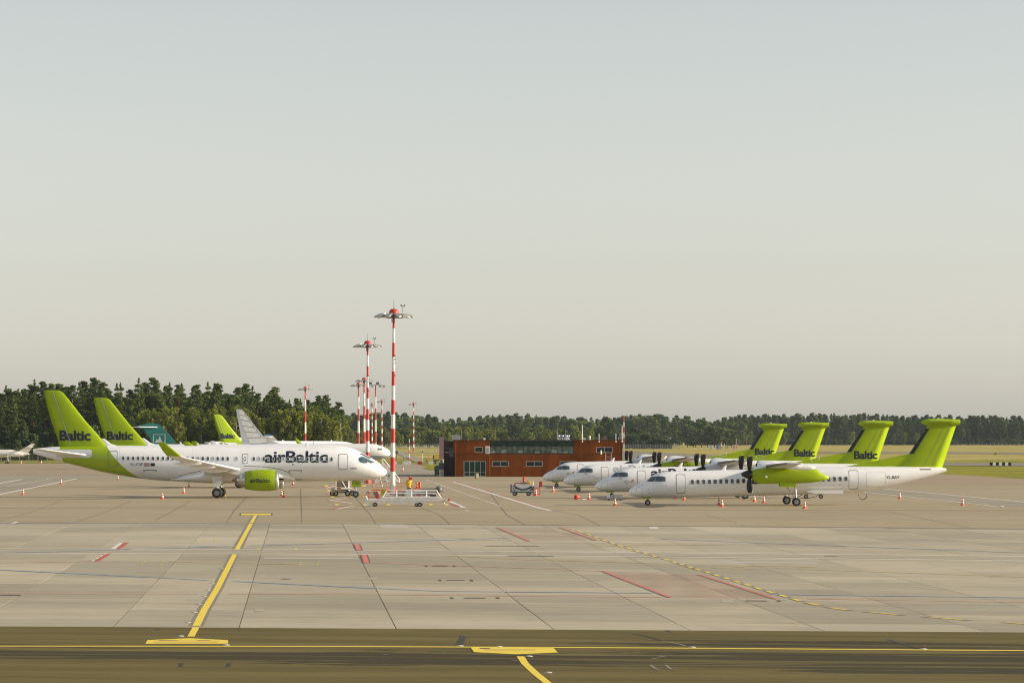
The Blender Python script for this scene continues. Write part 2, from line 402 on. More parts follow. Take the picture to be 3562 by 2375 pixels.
# drainage channel along the far side of the slabs
strip('drainage_channel', [(-150, 1818.5), (1200, 1820.5), (2300, 1829.5), (3750, 1842)], 1.3, P_blk, apron2, 0.003)
strip('pavement_seam', [(-150, 1766.5), (1700, 1772), (3700, 1775.5)], 0.9, P_joint, apron2, 0.003)
strip('worn_band', C((450, 243), (1400, 250), (2500, 262)), 2.6, M_patch, apron2, 0.006)
# joints of the farther slabs
for l in (B((243, 30), (362, 168), (405, 238)), B((715, 130), (838, 175), (910, 240)), B((1170, 10), (1300, 178), (1430, 248)), B((1560, 140), (1790, 178), (1930, 248)),
          A((2050, 0), (2057, 234)), A((1680, 55), (1590, 155), (1545, 230)), A((1300, 80), (1050, 215)), A((420, 80), (0, 215)), A((900, 80), (520, 225)), C((280, 165), (555, 243)), C((1480, 150), (2010, 255))):
    strip('expansion_joint', l, 0.09, P_joint, apron2, 0.004)
# yellow lead-in line with dark edging, its bar and the taxiway markings
lead = A((1312, 985), (1340, 930), (1395, 820), (1480, 680), (1592, 460))
strip('lead_line_edging', A((1338, 934), (1395, 820), (1480, 680), (1600, 446)), 0.50, P_edge, apron, 0.008)
strip('lead_line', A((1338, 934), (1395, 820), (1480, 680), (1600, 446)), 0.27, P_yel, apron, 0.012)
strip('lead_line_edging', A((1616, 412), (1690, 275), (1712, 236)), 0.58, P_edge, apron, 0.008)
strip('lead_line', A((1616, 412), (1690, 275), (1712, 236)), 0.27, P_yel, apron, 0.012)
strip('lead_line_edging', A((1714, 231), (1742, 180)), 0.58, P_edge, apron2, 0.008)
strip('lead_line', A((1714, 231), (1742, 180)), 0.27, P_yel, apron2, 0.012)
strip('lead_line', A((1302, 1005), (1336, 942)), 0.24, P_yel, taxiway, 0.006)
patch('stop_bar_edging', A((1634, 181), (1634, 165), (1858, 165), (1858, 181)), P_blk, apron2, 0.008)
patch('stop_bar', A((1644, 179), (1644, 168), (1848, 168), (1848, 179)), P_yel, apron2, 0.012)
strip('centre_line', [(-150, 2245.3)] + A((0, 1070)) + B((0, 1072), (2352, 1083)) + C((2352, 1047)) + [(3700, 2262.5)], 0.42, P_yel, taxiway, 0.006, 3.0)
patch('bar_plate', A((990, 1055), (1005, 1030), (1290, 1017), (1555, 1030), (1555, 1055)), P_yel, taxiway, 0.008)
for yy, w in ((1036, 0.18), (1046, 0.16)):
    strip('bar_script', A((1050, yy), (1490, yy)), w, P_yel2, taxiway, 0.012, 2.0)
strip('bar_script', A((1085, 1033), (1210, 1034)), 0.2, P_blk, taxiway, 0.014)
strip('bar_script', A((1345, 1034), (1430, 1034)), 0.2, P_blk, taxiway, 0.014)
patch('bar_plate', B((1052, 1078), (1075, 1112), (1360, 1127), (1648, 1115), (1618, 1085)), P_yel, taxiway, 0.010)
strip('bar_script', B((1115, 1087), (1185, 1088)), 0.5, P_blk, taxiway, 0.014)
for yy in (1096, 1104): strip('bar_script', B((1150, yy), (1500, yy)), 0.17, P_yel2, taxiway, 0.014)
strip('lead_line', B((1392, 1140), (1425, 1190), (1500, 1260), (1580, 1323), (1640, 1365)), 0.23, P_yel, taxiway, 0.006)
# outlined cover in the taxiway
strip('cover_outline', A((1240, 1212), (1225, 1186), (1575, 1186), (1560, 1212), (1240, 1212)), 0.06, P_rubber, taxiway, 0.006)
patch('cover_mark', A((1222, 1212), (1228, 1186), (1250, 1186), (1238, 1212)), P_rubber, taxiway, 0.008)
patch('cover_mark', A((1540, 1212), (1556, 1186), (1578, 1186), (1562, 1212)), P_rubber, taxiway, 0.008)
# red and white stubs
patch('stub_mark', A((750, 410), (812, 367), (840, 367), (786, 410)), P_white, apron, 0.010)
patch('stub_mark', A((786, 410), (845, 366), (880, 366), (818, 410)), P_red, apron, 0.009)
patch('stub_mark', A((640, 493), (725, 439), (762, 439), (676, 493)), P_red, apron, 0.009)
for k in range(4):
    x, y = 628 + k * 27, 488 - k * 15.5
    patch('stub_mark', A((x - 6, y + 4), (x + 8, y - 5), (x + 24, y - 5), (x + 10, y + 4)), P_white, apron, 0.011)
for q in (((250, 376), (300, 376), (318, 418), (266, 418)), ((298, 449), (352, 449), (370, 504), (316, 504))):
    patch('stub_edging', B(*q), P_blk, apron, 0.009)
    patch('stub_mark', B((q[0][0] + 9, q[0][1]), (q[1][0] - 9, q[1][1]), (q[2][0] - 9, q[2][1]), (q[3][0] + 9, q[3][1])), P_pink, apron, 0.013)
# hatched red boxes
def hatch(poly, n, parent):
    a, b, c, d = poly
    for k in range(n):
        f = (k + 0.5) / n
        p = (a[0] + (d[0] - a[0]) * f, a[1] + (d[1] - a[1]) * f); q = (b[0] + (c[0] - b[0]) * f, b[1] + (c[1] - b[1]) * f)
        strip('hatch_line', [p, q], 0.17, P_pinkw, parent, 0.009, 8.0)
box1 = B((1235, 262), (1665, 262), (1910, 349), (1455, 355)); box2 = [(2100, 1985.5), (2434, 1997.5), (2699, 2082), (2332, 2077)]
hatch(box1, 16, apron); hatch(box2, 24, apron)
for bx in (box1, box2):
    for p, q in ((bx[0], bx[3]), (bx[1], bx[2])):
        strip('box_edging', [(p[0] - 3, p[1] + 1), (q[0] - 3, q[1] + 1)], 0.20, P_edge, apron, 0.012); strip('box_line', [p, q], 0.16, P_pink, apron, 0.016)
# yellow dashes of the curved guide line
cur = B((1750, 275), (1800, 292), (1860, 312), (1910, 331), (1968, 352), (2018, 369), (2075, 388), (2135, 407), (2190, 425), (2250, 441), (2305, 458)) + C((35, 458), (85, 475), (135, 490), (187, 507), (240, 523), (302, 541), (362, 561), (425, 580), (492, 601), (560, 622), (632, 645), (710, 669), (793, 693), (878, 719), (990, 747), (1150, 777), (1440, 807), (1850, 840), (2290, 870))
for i, (x, y) in enumerate(cur):
    nx_, ny_ = cur[min(i + 1, len(cur) - 1)]; px_, py_ = cur[max(i - 1, 0)]
    dx, dy = (nx_ - px_) * 0.5, (ny_ - py_) * 0.5
    f = 0.24
    strip('guide_dash_edging', [(x - dx * 0.36, y - dy * 0.36), (x + dx * 0.36, y + dy * 0.36)], 0.32, P_edge, apron, 0.009)
    strip('guide_dash', [(x - dx * f, y - dy * f), (x + dx * f, y + dy * f)], 0.22, P_yel, apron, 0.013)
# blue, red and faint yellow lines
for l in (A((-250, 540), (0, 552), (1418, 622)), A((1600, 630), (2352, 668)) + B((850, 698), (2290, 710)), C((700, 684), (2500, 707)), A((-200, 440), (300, 430), (880, 410)), A((1010, 409), (1560, 392)),
          A((1710, 388), (2352, 370)) + B((750, 352), (1300, 335)), C((0, 325), (750, 355), (2500, 420))):
    strip('blue_line', l, 0.42, P_blue, apron, 0.014)
for l in (A((-200, 711), (1350, 715)), A((1560, 716), (2352, 719)) + B((1300, 730), (2352, 738)), B((370, 503), (1100, 528), (1960, 560)), A((-200, 508), (640, 494)), C((950, 712), (2400, 735))):
    strip('red_line', l, 0.3, P_pinkw, apron, 0.011)
for l in (C((350, 515), (550, 500), (820, 496)), C((470, 522), (1000, 503)), C((20, 365), (390, 362)), C((900, 520), (2400, 573)), B((900, 455), (1500, 485), (2352, 508)), A((1165, 497), (1580, 503), (2040, 515)), B((1900, 393), (2352, 380))):
    strip('faint_yellow_line', l, 0.5, P_yel2, apron, 0.010)
for l in (C((610, 224), (1025, 223)), C((900, 140), (1030, 150))):
    strip('faint_yellow_line', l, 0.5, P_yel2, apron2, 0.012)
for l in (A((968, 512), (985, 497), (1110, 497), (1096, 512)), A((2042, 516), (2050, 504), (2172, 504), (2165, 516)), A((1400, 353), (1415, 349), (1475, 350), (1465, 356)), A((1750, 411), (1765, 408), (2020, 408), (2015, 412))):
    for x, y in l: patch('corner_tick', [(x - 4, y + 1.0), (x - 2.6, y - 1.0), (x + 4, y - 1.0), (x + 2.6, y + 1.0)], P_yel, apron, 0.013)
# slot drains and pale repair bands
for l in (B((793, 525), (898, 526)), B((892, 623), (1010, 623)), B((1010, 743), (1155, 744)), C((548, 724), (690, 726)), A((0, 723), (145, 724)), B((975, 340), (1120, 341)), B((890, 271), (1010, 272)), C((1055, 436), (1145, 437)), A((1925, 613), (1980, 614))):
    strip('slot_drain', l, 0.55, P_drain, apron, 0.012)
for l in (B((745, 522), (755, 530)), B((936, 522), (946, 530)), B((842, 618), (848, 628)), B((1056, 618), (1064, 630)), B((922, 738), (930, 748)), B((1232, 738), (1246, 748)), C((750, 722), (775, 731))):
    strip('cut_mark', l, 0.12, P_drain, apron, 0.012)
for l in (A((1800, 471), (2352, 474)) + B((285, 474)), C((380, 472), (1010, 480)), A((1200, 388), (1610, 382)), B((775, 341), (1230, 346))):
    strip('pale_repair', l, 2.0, P_light, apron, 0.006)
patch('repair_plate', B((428, 240), (590, 241), (655, 264), (440, 263)), P_light, apron, 0.006)
for q in (A((70, 234), (105, 224), (132, 224), (98, 235)), B((2270, 270), (2272, 260), (2325, 259), (2335, 271)), B((1010, 150), (1015, 146), (1044, 146), (1040, 151))):
    patch('white_plate', q, P_white, apron2 if q[0][1] < 1818 else apron, 0.013)
for l, w in ((B((1160, 390), (1340, 389), (1520, 391)), 0.8), (B((1310, 457), (1470, 457), (1620, 459)), 0.8), (B((1150, 428), (1240, 428)), 0.5)):
    strip('oil_streak', l, w, P_joint, apron, 0.014)
# skid marks
for l, w in ((B((965, 1060), (985, 1030), (997, 997)), 0.12), (B((992, 1058), (1002, 1025), (1024, 1010)), 0.10), (B((2160, 987), (2260, 1005), (2352, 1030)), 0.12), (C((1470, 975), (1590, 1012), (1690, 1037)), 0.13), (C((35, 915), (62, 926)), 0.14)):
    strip('skid_mark', l, w, P_rubber, taxiway, 0.007, 0.6)
patch('skid_mark', A((1060, 955), (1075, 952), (1090, 961), (1066, 962)), P_rubber, taxiway, 0.007)
patch('joint_plug', A((1625, 955), (1629, 944), (1641, 944), (1637, 955)), P_blk, taxiway, 0.007)
SR = random.Random(3)
P_rep = [paint('repair_tone_%d' % k, c, 0.3, under=(0.42, 0.36, 0.26)) for k, c in enumerate(((0.50, 0.45, 0.34), (0.41, 0.36, 0.26), (0.37, 0.325, 0.24)))]
for k in range(14):                                  # cut-out repairs and oil spots elsewhere
    px, py = SR.uniform(100, 3450), SR.uniform(1850, 2120); w = SR.uniform(10, 60); h = SR.uniform(2, 7)
    patch('repair_patch', [(px, py + h), (px + w * .1, py), (px + w, py), (px + w * .92, py + h)], SR.choice(P_rep), apron, 0.005)
P_chalk = paint('chalk_mark', (0.38, 0.38, 0.36), 0.75, under=(0.08, 0.07, 0.045), scale=3.0)
for l in (C((-20, 1090), (30, 1082)), C((-60, 1100), (-20, 1094)), C((-70, 1140), (-35, 1165), (-10, 1172)), C((30, 1140), (60, 1165), (110, 1172)), C((0, 985), (120, 1005), (160, 1018)), B((1330, 1170), (1390, 1168)), B((455, 1128), (490, 1128)), B((2310, 1135), (2352, 1138))):
    strip('chalk_mark', l, 0.09, P_chalk, taxiway, 0.007)
# inset light fittings
for p in A((1230, 1003), (1540, 1064), (1283, 912), (1325, 841), (1357, 785), (1393, 734), (1420, 689), (1450, 646), (1510, 539)) + B((980, 1070), (1450, 1141), (1580, 1252), (1245, 1075)) + C((1700, 1038), (200, 1026)):
    par = taxiway if p[1] > 2183 else apron
    q = G(*p); ob('inset_light', bpy.data.meshes.get('inset_light') or MB().lathe([(0, 0.13), (0.012, 0.12), (0.03, 0.07), (0.035, 0.0)], 10, Matrix.Rotation(-math.pi / 2, 4, 'Y')).mesh('inset_light', P_light), par, (q.x, q.y, q.z + 0.001))
# stand lines beside the parked aircraft
strip('stand_line', K((-300, 1005), (0, 940), (595, 835)), 0.5, P_white, apron2, 0.012)
strip('stand_line', K((-300, 1310), (0, 1245), (2085, 822)), 0.5, P_white, apron2, 0.012)
for k in range(14):
    x = k * 105; y = 1060 - x * 0.175
    strip('stand_dash', K((x, y), (x + 55, y - 9)), 0.4, P_white2, apron2, 0.012)
strip('stand_line', E((1000, 815), (2352, 942), (2700, 974)), 0.45, P_white2, apron2, 0.012)
strip('stand_line', E((825, 848), (1960, 968), (2120, 992), (2160, 990), (2140, 980)), 0.35, P_white2, apron2, 0.013)
strip('stand_line', N((370, 868), (1260, 1138)) + B((1600, 148)), 0.45, P_white, apron2, 0.012)
for k in range(6):
    f0 = k / 6.0
    x0, y0 = 390 + 890 * f0, 870 + 270 * f0
    strip('red_dash', N((x0, y0 - 4), (x0 + 75, y0 + 20)), 0.5, P_red, apron2, 0.010)
for k in range(22):
    x = 100 + k * 35; y = 850 + (x - 100) * 0.355
    strip('stand_dash', N((x, y), (x + 18, y + 6.4)), 0.35, P_white2, apron2, 0.012)
for v in (((430, 240), (130, 280), (490, 330)), ((360, 10), (60, 80), (200, 92)), ((400, 130), (100, 170), (250, 190))):
    strip('chevron_edging', V(*[(x - 14, y) for x, y in v]), 0.7, P_red, apron2, 0.009); strip('chevron', V(*v), 0.4, P_white, apron2, 0.013)
strip('chevron_edging', V((480, 375), (190, 422)), 0.8, P_red, apron2, 0.009); strip('chevron', V((530, 370), (240, 424)), 0.4, P_white, apron2, 0.013)
strip('stand_line', V((2090, 295), (2330, 405)), 0.45, P_white, apron2, 0.012); strip('red_dash', V((2120, 340), (2220, 380)), 0.45, P_red, apron2, 0.012)
for x, y in ((242, 350), (1085, 354), (705, 352), (172, 222), (118, 125), (690, 48), (70, 44), (2040, 353), (1778, 353)):
    patch('yellow_plate', V((x - 34, y + 11), (x - 24, y - 11), (x + 34, y - 11), (x + 24, y + 11)), P_yel, apron2, 0.013)
for p in ((1968, 1774), (2150, 1765), (2175, 1757), (2095, 1739), (2138, 1764), (1895, 1694), (1950, 1708), (1923, 1714)):
    patch('yellow_plate', [(p[0] - 9, p[1] + 1.3), (p[0] - 5, p[1] - 1.3), (p[0] + 9, p[1] - 1), (p[0] + 5, p[1] + 1.6)], P_yel2, apron2, 0.013)
for l in (N((170, 882), (300, 882)), N((575, 1003), (880, 1003)), N((690, 1062), (860, 1062)), N((800, 876), (940, 876)), N((1220, 1112), (1640, 1100)), N((410, 940), (560, 940))):
    strip('faint_white_line', l, 0.5, P_white2, apron2, 0.010)
# ------------------------------------------------------------------ object materials
def aircraft_white(name, dirt=0.4):
    m, t, b = new_mat(name); tc = t.nodes.new('ShaderNodeTexCoord').outputs['Object']
    n = noise_n(t, scaled(t, tc, (0.5, 1.5, 1.5)), 1.0, 4.0, 0.6)
    s = noise_n(t, scaled(t, tc, (0.25, 2.0, 4.0)), 1.0, 5.0, 0.7)
    c = mixc(t, ramp(t, n, 0.3, 0.7), (0.82, 0.825, 0.83), (0.87, 0.875, 0.88))
    c = mixc(t, math_n(t, 'MULTIPLY', ramp(t, s, 0.58, 0.8), dirt), c, (0.48, 0.44, 0.36))
    sx = t.nodes.new('ShaderNodeSeparateXYZ'); t.links.new(tc, sx.inputs[0])
    fr = t.nodes.new('ShaderNodeMath'); fr.operation = 'FRACT'; t.links.new(math_n(t, 'DIVIDE', sx.outputs[0], 2.3), fr.inputs[0])
    c = mixc(t, math_n(t, 'MULTIPLY', math_n(t, 'LESS_THAN', fr.outputs[0], 0.012), 0.2), c, (0.25, 0.25, 0.22))
    t.links.new(c, b.inputs['Base Color']); b.inputs['Roughness'].default_value = 0.32
    b.inputs['Coat Weight'].default_value = 0.4; b.inputs['Coat Roughness'].default_value = 0.08
    return m
M_white = aircraft_white('aircraft_white')
GREEN = (0.30, 0.42, 0.001)
M_green = pm('lime_paint', GREEN, 0.38, 0.06, 0.8, coat=0.0); M_green.node_tree.nodes['Principled BSDF'].inputs['Specular IOR Level'].default_value = 0.3
M_grey = pm('grey_paint', (0.47, 0.50, 0.53), 0.4, 0.06, 1.0, coat=0.2)
M_lgrey = pm('pale_grey_paint', (0.62, 0.63, 0.65), 0.4, 0.06, 1.0, coat=0.2)
M_dgrey = pm('dark_grey_metal', (0.12, 0.12, 0.125), 0.5, 0.2)
M_metal = pm('bare_metal', (0.55, 0.56, 0.58), 0.32, 0.12, metal=0.85)
M_galv = pm('galvanised_steel', (0.42, 0.43, 0.43), 0.45, 0.15, metal=0.6)
M_tyre = pm('tyre_rubber', (0.018, 0.018, 0.018), 0.75, 0.3)
M_rim = pm('wheel_rim', (0.34, 0.34, 0.335), 0.45, 0.15, metal=0.3)
M_navy = pm('navy_lettering', (0.008, 0.012, 0.035), 0.35, 0.1)
M_black = pm('black_paint', (0.010, 0.010, 0.011), 0.35, 0.2)
M_faint = pm('worn_lettering', (0.42, 0.43, 0.46), 0.45, 0.15)
M_line = pm('door_outline', (0.20, 0.195, 0.18), 0.5, 0.15)
M_seam = pm('panel_seam', (0.40, 0.40, 0.40), 0.5, 0.15)
M_redp = pm('red_paint', (0.55, 0.045, 0.025), 0.42, 0.15)
M_orange = pm('orange_paint', (0.72, 0.20, 0.02), 0.45, 0.12)
M_yellow = pm('yellow_paint', (0.72, 0.48, 0.03), 0.45, 0.12)
M_wpaint = pm('white_equipment_paint', (0.82, 0.81, 0.78), 0.42, 0.08, 3.0)
M_teal = pm('teal_paint', (0.010, 0.19, 0.165), 0.35, 0.06, coat=0.3)
M_blue = pm('blue_paint', (0.03, 0.17, 0.52), 0.4, 0.1)
M_flagred = pm('flag_red', (0.20, 0.015, 0.025), 0.5, 0.1)
M_beige = pm('beige_paint', (0.52, 0.46, 0.33), 0.5, 0.15)
M_brass = pm('brown_grime_and_shade', (0.22, 0.15, 0.09), 0.6, 0.3)  # grime brown; on the boarding steps it stands for shade
def glass(name, col, rough=0.06):
    m, t, b = new_mat(name); tc = t.nodes.new('ShaderNodeTexCoord').outputs['Object']
    n = noise_n(t, tc, 1.7, 2.0)
    t.links.new(mixc(t, ramp(t, n, 0.35, 0.65), tuple(v * 0.6 for v in col), tuple(v * 1.4 for v in col)), b.inputs['Base Color'])
    b.inputs['Roughness'].default_value = rough; b.inputs['Specular IOR Level'].default_value = 0.75
    b.inputs['Coat Weight'].default_value = 0.5; b.inputs['Coat Roughness'].default_value = 0.03
    return m
M_glass = glass('cabin_glass', (0.055, 0.065, 0.075))
M_shield = glass('windscreen_glass', (0.045, 0.085, 0.11), 0.04)
M_pale = pm('window_blind', (0.42, 0.46, 0.50), 0.4, 0.2)

# ------------------------------------------------------------------ aircraft geometry (s = metres behind the nose, z = height above ground)
def pchip(xs, ys):
    xs = np.array(xs, float); ys = np.array(ys, float); h = np.diff(xs); d = np.diff(ys) / h; m = np.zeros(len(xs))
    for i in range(1, len(xs) - 1):
        if d[i - 1] * d[i] > 0:
            w1, w2 = 2 * h[i] + h[i - 1], h[i] + 2 * h[i - 1]; m[i] = (w1 + w2) / (w1 / d[i - 1] + w2 / d[i])
    m[0], m[-1] = d[0], d[-1]
    def f(x):
        x = min(max(x, xs[0]), xs[-1]); i = min(max(int(np.searchsorted(xs, x) - 1), 0), len(h) - 1)
        t = (x - xs[i]) / h[i]; t2, t3 = t * t, t * t * t
        return float((2*t3 - 3*t2 + 1) * ys[i] + (t3 - 2*t2 + t) * h[i] * m[i] + (-2*t3 + 3*t2) * ys[i+1] + (t3 - t2) * h[i] * m[i+1])
    return f
class Fus:
    def __init__(f, top, bot, wid, L):
        f.t = pchip(*zip(*top)); f.b = pchip(*zip(*bot)); f.w = pchip(*zip(*wid)); f.L = L
    def hw(f, s, z):
        t, b, w = f.t(s), f.b(s), f.w(s); c, h = (t + b) / 2, (t - b) / 2
        q = 1 - ((z - c) / max(h, 1e-4)) ** 2
        return w * math.sqrt(q) if q > 0 else 0.0
    def mesh(f, name, mat, n=44, st=90):
        mb = MB(); ss = [f.L * (k / st) ** 1.0 for k in range(st + 1)]
        ss = sorted(set([0.0, 0.03, 0.08, 0.16, 0.28, 0.42] + ss[1:]))
        vs = []
        for s in ss:
            t, b, w = f.t(s), f.b(s), f.w(s)
            for k in range(n):
                a = 2 * math.pi * k / n; vs.append((-s, w * math.sin(a), (t + b) / 2 + (t - b) / 2 * math.cos(a)))
        fs = [(i * n + k, i * n + (k + 1) % n, (i + 1) * n + (k + 1) % n, (i + 1) * n + k) for i in range(len(ss) - 1) for k in range(n)]
        mb.add(vs, fs, 0, True); mb.add(vs[:n], [tuple(range(n))]); mb.add(vs[-n:], [tuple(range(n))])
        return mb.mesh(name, mat)

def rrect(s0, s1, z0, z1, r, n=4):
    P = []
    for cx, cz, a0 in ((s1 - r, z1 - r, 0), (s0 + r, z1 - r, 90), (s0 + r, z0 + r, 180), (s1 - r, z0 + r, 270)):
        for k in range(n + 1):
            a = math.radians(a0 + 90 * k / n); P.append((cx + r * math.cos(a), cz + r * math.sin(a)))
    return P
def bm_poly(polys):                                # polys in (s, z) as a flat bmesh
    bm = bmesh.new()
    for P in polys:
        bm.faces.new([bm.verts.new((x, 0, z)) for x, z in P])
    return bm
def drape(bm, f, side, off, name, mat, parent, dz=0.14, ds=0.35):   # cut a flat shape finely and lay it on the skin
    if len(bm.verts) == 0: bm.free(); return None
    zs = [v.co.z for v in bm.verts]; xs = [v.co.x for v in bm.verts]
    z = min(zs) + dz
    while z < max(zs):
        bmesh.ops.bisect_plane(bm, geom=bm.verts[:] + bm.edges[:] + bm.faces[:], plane_co=(0, 0, z), plane_no=(0, 0, 1)); z += dz
    x = min(xs) + ds
    while x < max(xs):
        bmesh.ops.bisect_plane(bm, geom=bm.verts[:] + bm.edges[:] + bm.faces[:], plane_co=(x, 0, 0), plane_no=(1, 0, 0)); x += ds
    for v in bm.verts:
        s, zz = v.co.x, v.co.z
        v.co = (-s, side * (f(s, zz) + off), zz)
    me = bpy.data.meshes.new(name); bm.to_mesh(me); bm.free(); me.materials.append(mat)
    return ob(name, me, parent)
def ring_bm(P, w):
    cx = sum(p[0] for p in P) / len(P); cz = sum(p[1] for p in P) / len(P); n = len(P); bm = bmesh.new()
    out = [bm.verts.new((x, 0, z)) for x, z in P]; inn = []
    for x, z in P:
        d = math.hypot(x - cx, z - cz); k = 1 - w / d; inn.append(bm.verts.new((cx + (x - cx) * k, 0, cz + (z - cz) * k)))
    for k in range(n): bm.faces.new((out[k], out[(k + 1) % n], inn[(k + 1) % n], inn[k]))
    return bm
def text_bm(body, left, right, base, cap, dirn, bold=0.03, shear=0.0):   # letters filling left..right (in s), capital height cap
    cu = bpy.data.curves.new('txt', 'FONT'); cu.body = body; cu.offset = bold; cu.resolution_u = 4; cu.shear = shear; cu.space_character = 0.95
    o = bpy.data.objects.new('txt', cu); COL.objects.link(o)
    dg = bpy.context.evaluated_depsgraph_get(); me = bpy.data.meshes.new_from_object(o.evaluated_get(dg))
    bpy.data.objects.remove(o); bpy.data.curves.remove(cu)
    bm = bmesh.new(); bm.from_mesh(me); bpy.data.meshes.remove(me)
    xs = [v.co.x for v in bm.verts]; ys = [v.co.y for v in bm.verts]
    x0, x1 = min(xs), max(xs); caph = max(ys) if 'b' not in body.lower() else 0.729
    for v in bm.verts:
        u = (v.co.x - x0) / (x1 - x0)
        v.co = (left + (right - left) * u, 0, base + v.co.y / caph * cap)
    return bm

UA = [0, 0.006, 0.025, 0.07, 0.15, 0.28, 0.42, 0.6, 0.8, 1.0]
def naca(u): return 5 * (0.2969 * math.sqrt(u) - 0.126 * u - 0.3516 * u * u + 0.2843 * u ** 3 - 0.1036 * u ** 4)
def lift(secs, name, mat, parent, cap=True):       # secs: (le_s, y, z, chord, thickness, normal vector)
    mb = MB(); vs = []; n = 2 * len(UA) - 2
    for s, y, z, c, th, nv in secs:
        nv = Vector(nv).normalized(); base = Vector((-s, y, z))
        loop = [(u, 1) for u in UA] + [(u, -1) for u in UA[-2:0:-1]]
        for u, sg in loop: vs.append(base + Vector((-u * c, 0, 0)) + nv * (sg * naca(u) * th * c))
    fs = [(i * n + k, i * n + (k + 1) % n, (i + 1) * n + (k + 1) % n, (i + 1) * n + k) for i in range(len(secs) - 1) for k in range(n)]
    mb.add(vs, fs, 0, True)
    if cap: mb.add(vs[:n], [tuple(range(n))]); mb.add(vs[-n:], [tuple(range(n))])
    return mb.build(name, mat, parent)

def wheel_parts(parent, x, y, z, r, w, name='wheel', rimr=0.55):
    key = 'tyre_%d_%d' % (r * 1000, w * 1000); MY = Matrix.Rotation(math.pi / 2, 4, 'Z')
    me = bpy.data.meshes.get(key)
    if not me:
        me = MB().lathe([(-w*0.42, r*rimr), (-w*0.5, r*0.72), (-w*0.46, r*0.9), (-w*0.28, r*0.985), (0, r), (w*0.28, r*0.985), (w*0.46, r*0.9), (w*0.5, r*0.72), (w*0.42, r*rimr)], 24, MY, close=False).mesh(key, M_tyre)
        rm = MB().lathe([(-w*0.40, 0), (-w*0.44, r*0.12), (-w*0.30, r*0.20), (-w*0.28, r*0.42), (-w*0.42, r*rimr), (w*0.42, r*rimr), (w*0.28, r*0.42), (w*0.30, r*0.20), (w*0.44, r*0.12), (w*0.40, 0)], 20, MY).mesh('rim_' + key, M_rim)
    wh = ob(name, None, parent, (x, y, z))
    ob('tyre', me, wh); ob('rim', bpy.data.meshes['rim_' + key], wh)
    return wh

def outline_door(f, side, s0, s1, z0, z1, mat, parent, r=0.14, lw=0.075, name='door'):
    bm = bm_poly([rrect(s0 + lw, s1 - lw, z0 + lw, z1 - lw, r)]); d = drape(bm, f.hw, side, 0.012, name, mat, parent)
    drape(ring_bm(rrect(s0, s1, z0, z1, r + 0.03), lw), f.hw, side, 0.016, 'door_frame', M_line, d)
    return d
def windows(f, side, ss, z, w, h, parent, oval=True, pale=()):
    n = 14 if oval else 0
    for i, s in enumerate(ss):
        zc = z(s) if callable(z) else z
        key = 'cabin_window_%d_%d%s' % (w * 100, h * 100, 'p' if i in pale else '')
        me = bpy.data.meshes.get(key)
        if not me:
            P = [(math.cos(2*math.pi*k/14), math.sin(2*math.pi*k/14)) for k in range(14)] if oval else [((x) * 2 / w, (y) * 2 / h) for x, y in rrect(-w/2, w/2, -h/2, h/2, 0.07, 2)]
            mb = MB(); k = len(P)
            o = [(x * w / 2 * 1.22, 0.0, y * h / 2 * 1.16) for x, y in P]; a = [(x * w / 2, -0.012, y * h / 2) for x, y in P]; g = [(x * w / 2 * 0.92, 0.004, y * h / 2 * 0.94) for x, y in P]
            mb.add(o + a + g, [(j, (j+1) % k, k + (j+1) % k, k + j) for j in range(k)] + [(k + j, k + (j+1) % k, 2*k + (j+1) % k, 2*k + j) for j in range(k)], 1)
            mb.add(g, [tuple(range(k))], 0)
            me = mb.mesh(key, [M_pale if i in pale else M_glass, M_seam if oval else M_dgrey])
        e = 0.12; dw = (f.hw(s, zc + e) - f.hw(s, zc - e)) / (2 * e)
        o = ob('cabin_window', me, parent, (-s, side * (f.hw(s, zc) + 0.012), zc))
        ang = math.atan(dw)
        o.rotation_euler = Matrix.Rotation(ang, 3, 'X').to_euler() if side < 0 else (Matrix.Rotation(-ang, 3, 'X') @ Matrix.Rotation(math.pi, 3, 'Z')).to_euler()

# ------------------------------------------------------------------ twin-jet airliner (nose to the right, camera on its -y side)
JET = Fus([(0, 2.82), (.06, 2.98), (.19, 3.12), (.66, 3.44), (1.33, 3.88), (2.33, 4.42), (3.0, 4.78), (4.0, 5.16), (5.5, 5.45), (8, 5.60), (12, 5.63), (30, 5.66), (35.8, 5.56), (38.4, 5.36), (38.7, 5.30)],
          [(0, 2.72), (.06, 2.58), (.25, 2.37), (1, 2.08), (2, 1.90), (3.3, 1.80), (6, 1.76), (12, 1.74), (23, 1.76), (26.5, 2.02), (28.4, 2.28), (31.2, 2.79), (33.1, 3.26), (35.4, 3.84), (38.3, 4.68), (38.7, 4.80)],
          [(0, .05), (.06, .2), (.25, .46), (.66, .78), (1.33, 1.1), (2.33, 1.42), (4, 1.68), (6, 1.76), (12, 1.77), (25, 1.77), (28.4, 1.66), (31.2, 1.38), (33.1, 1.12), (35.4, .78), (38.3, .30), (38.7, .26)], 38.7)
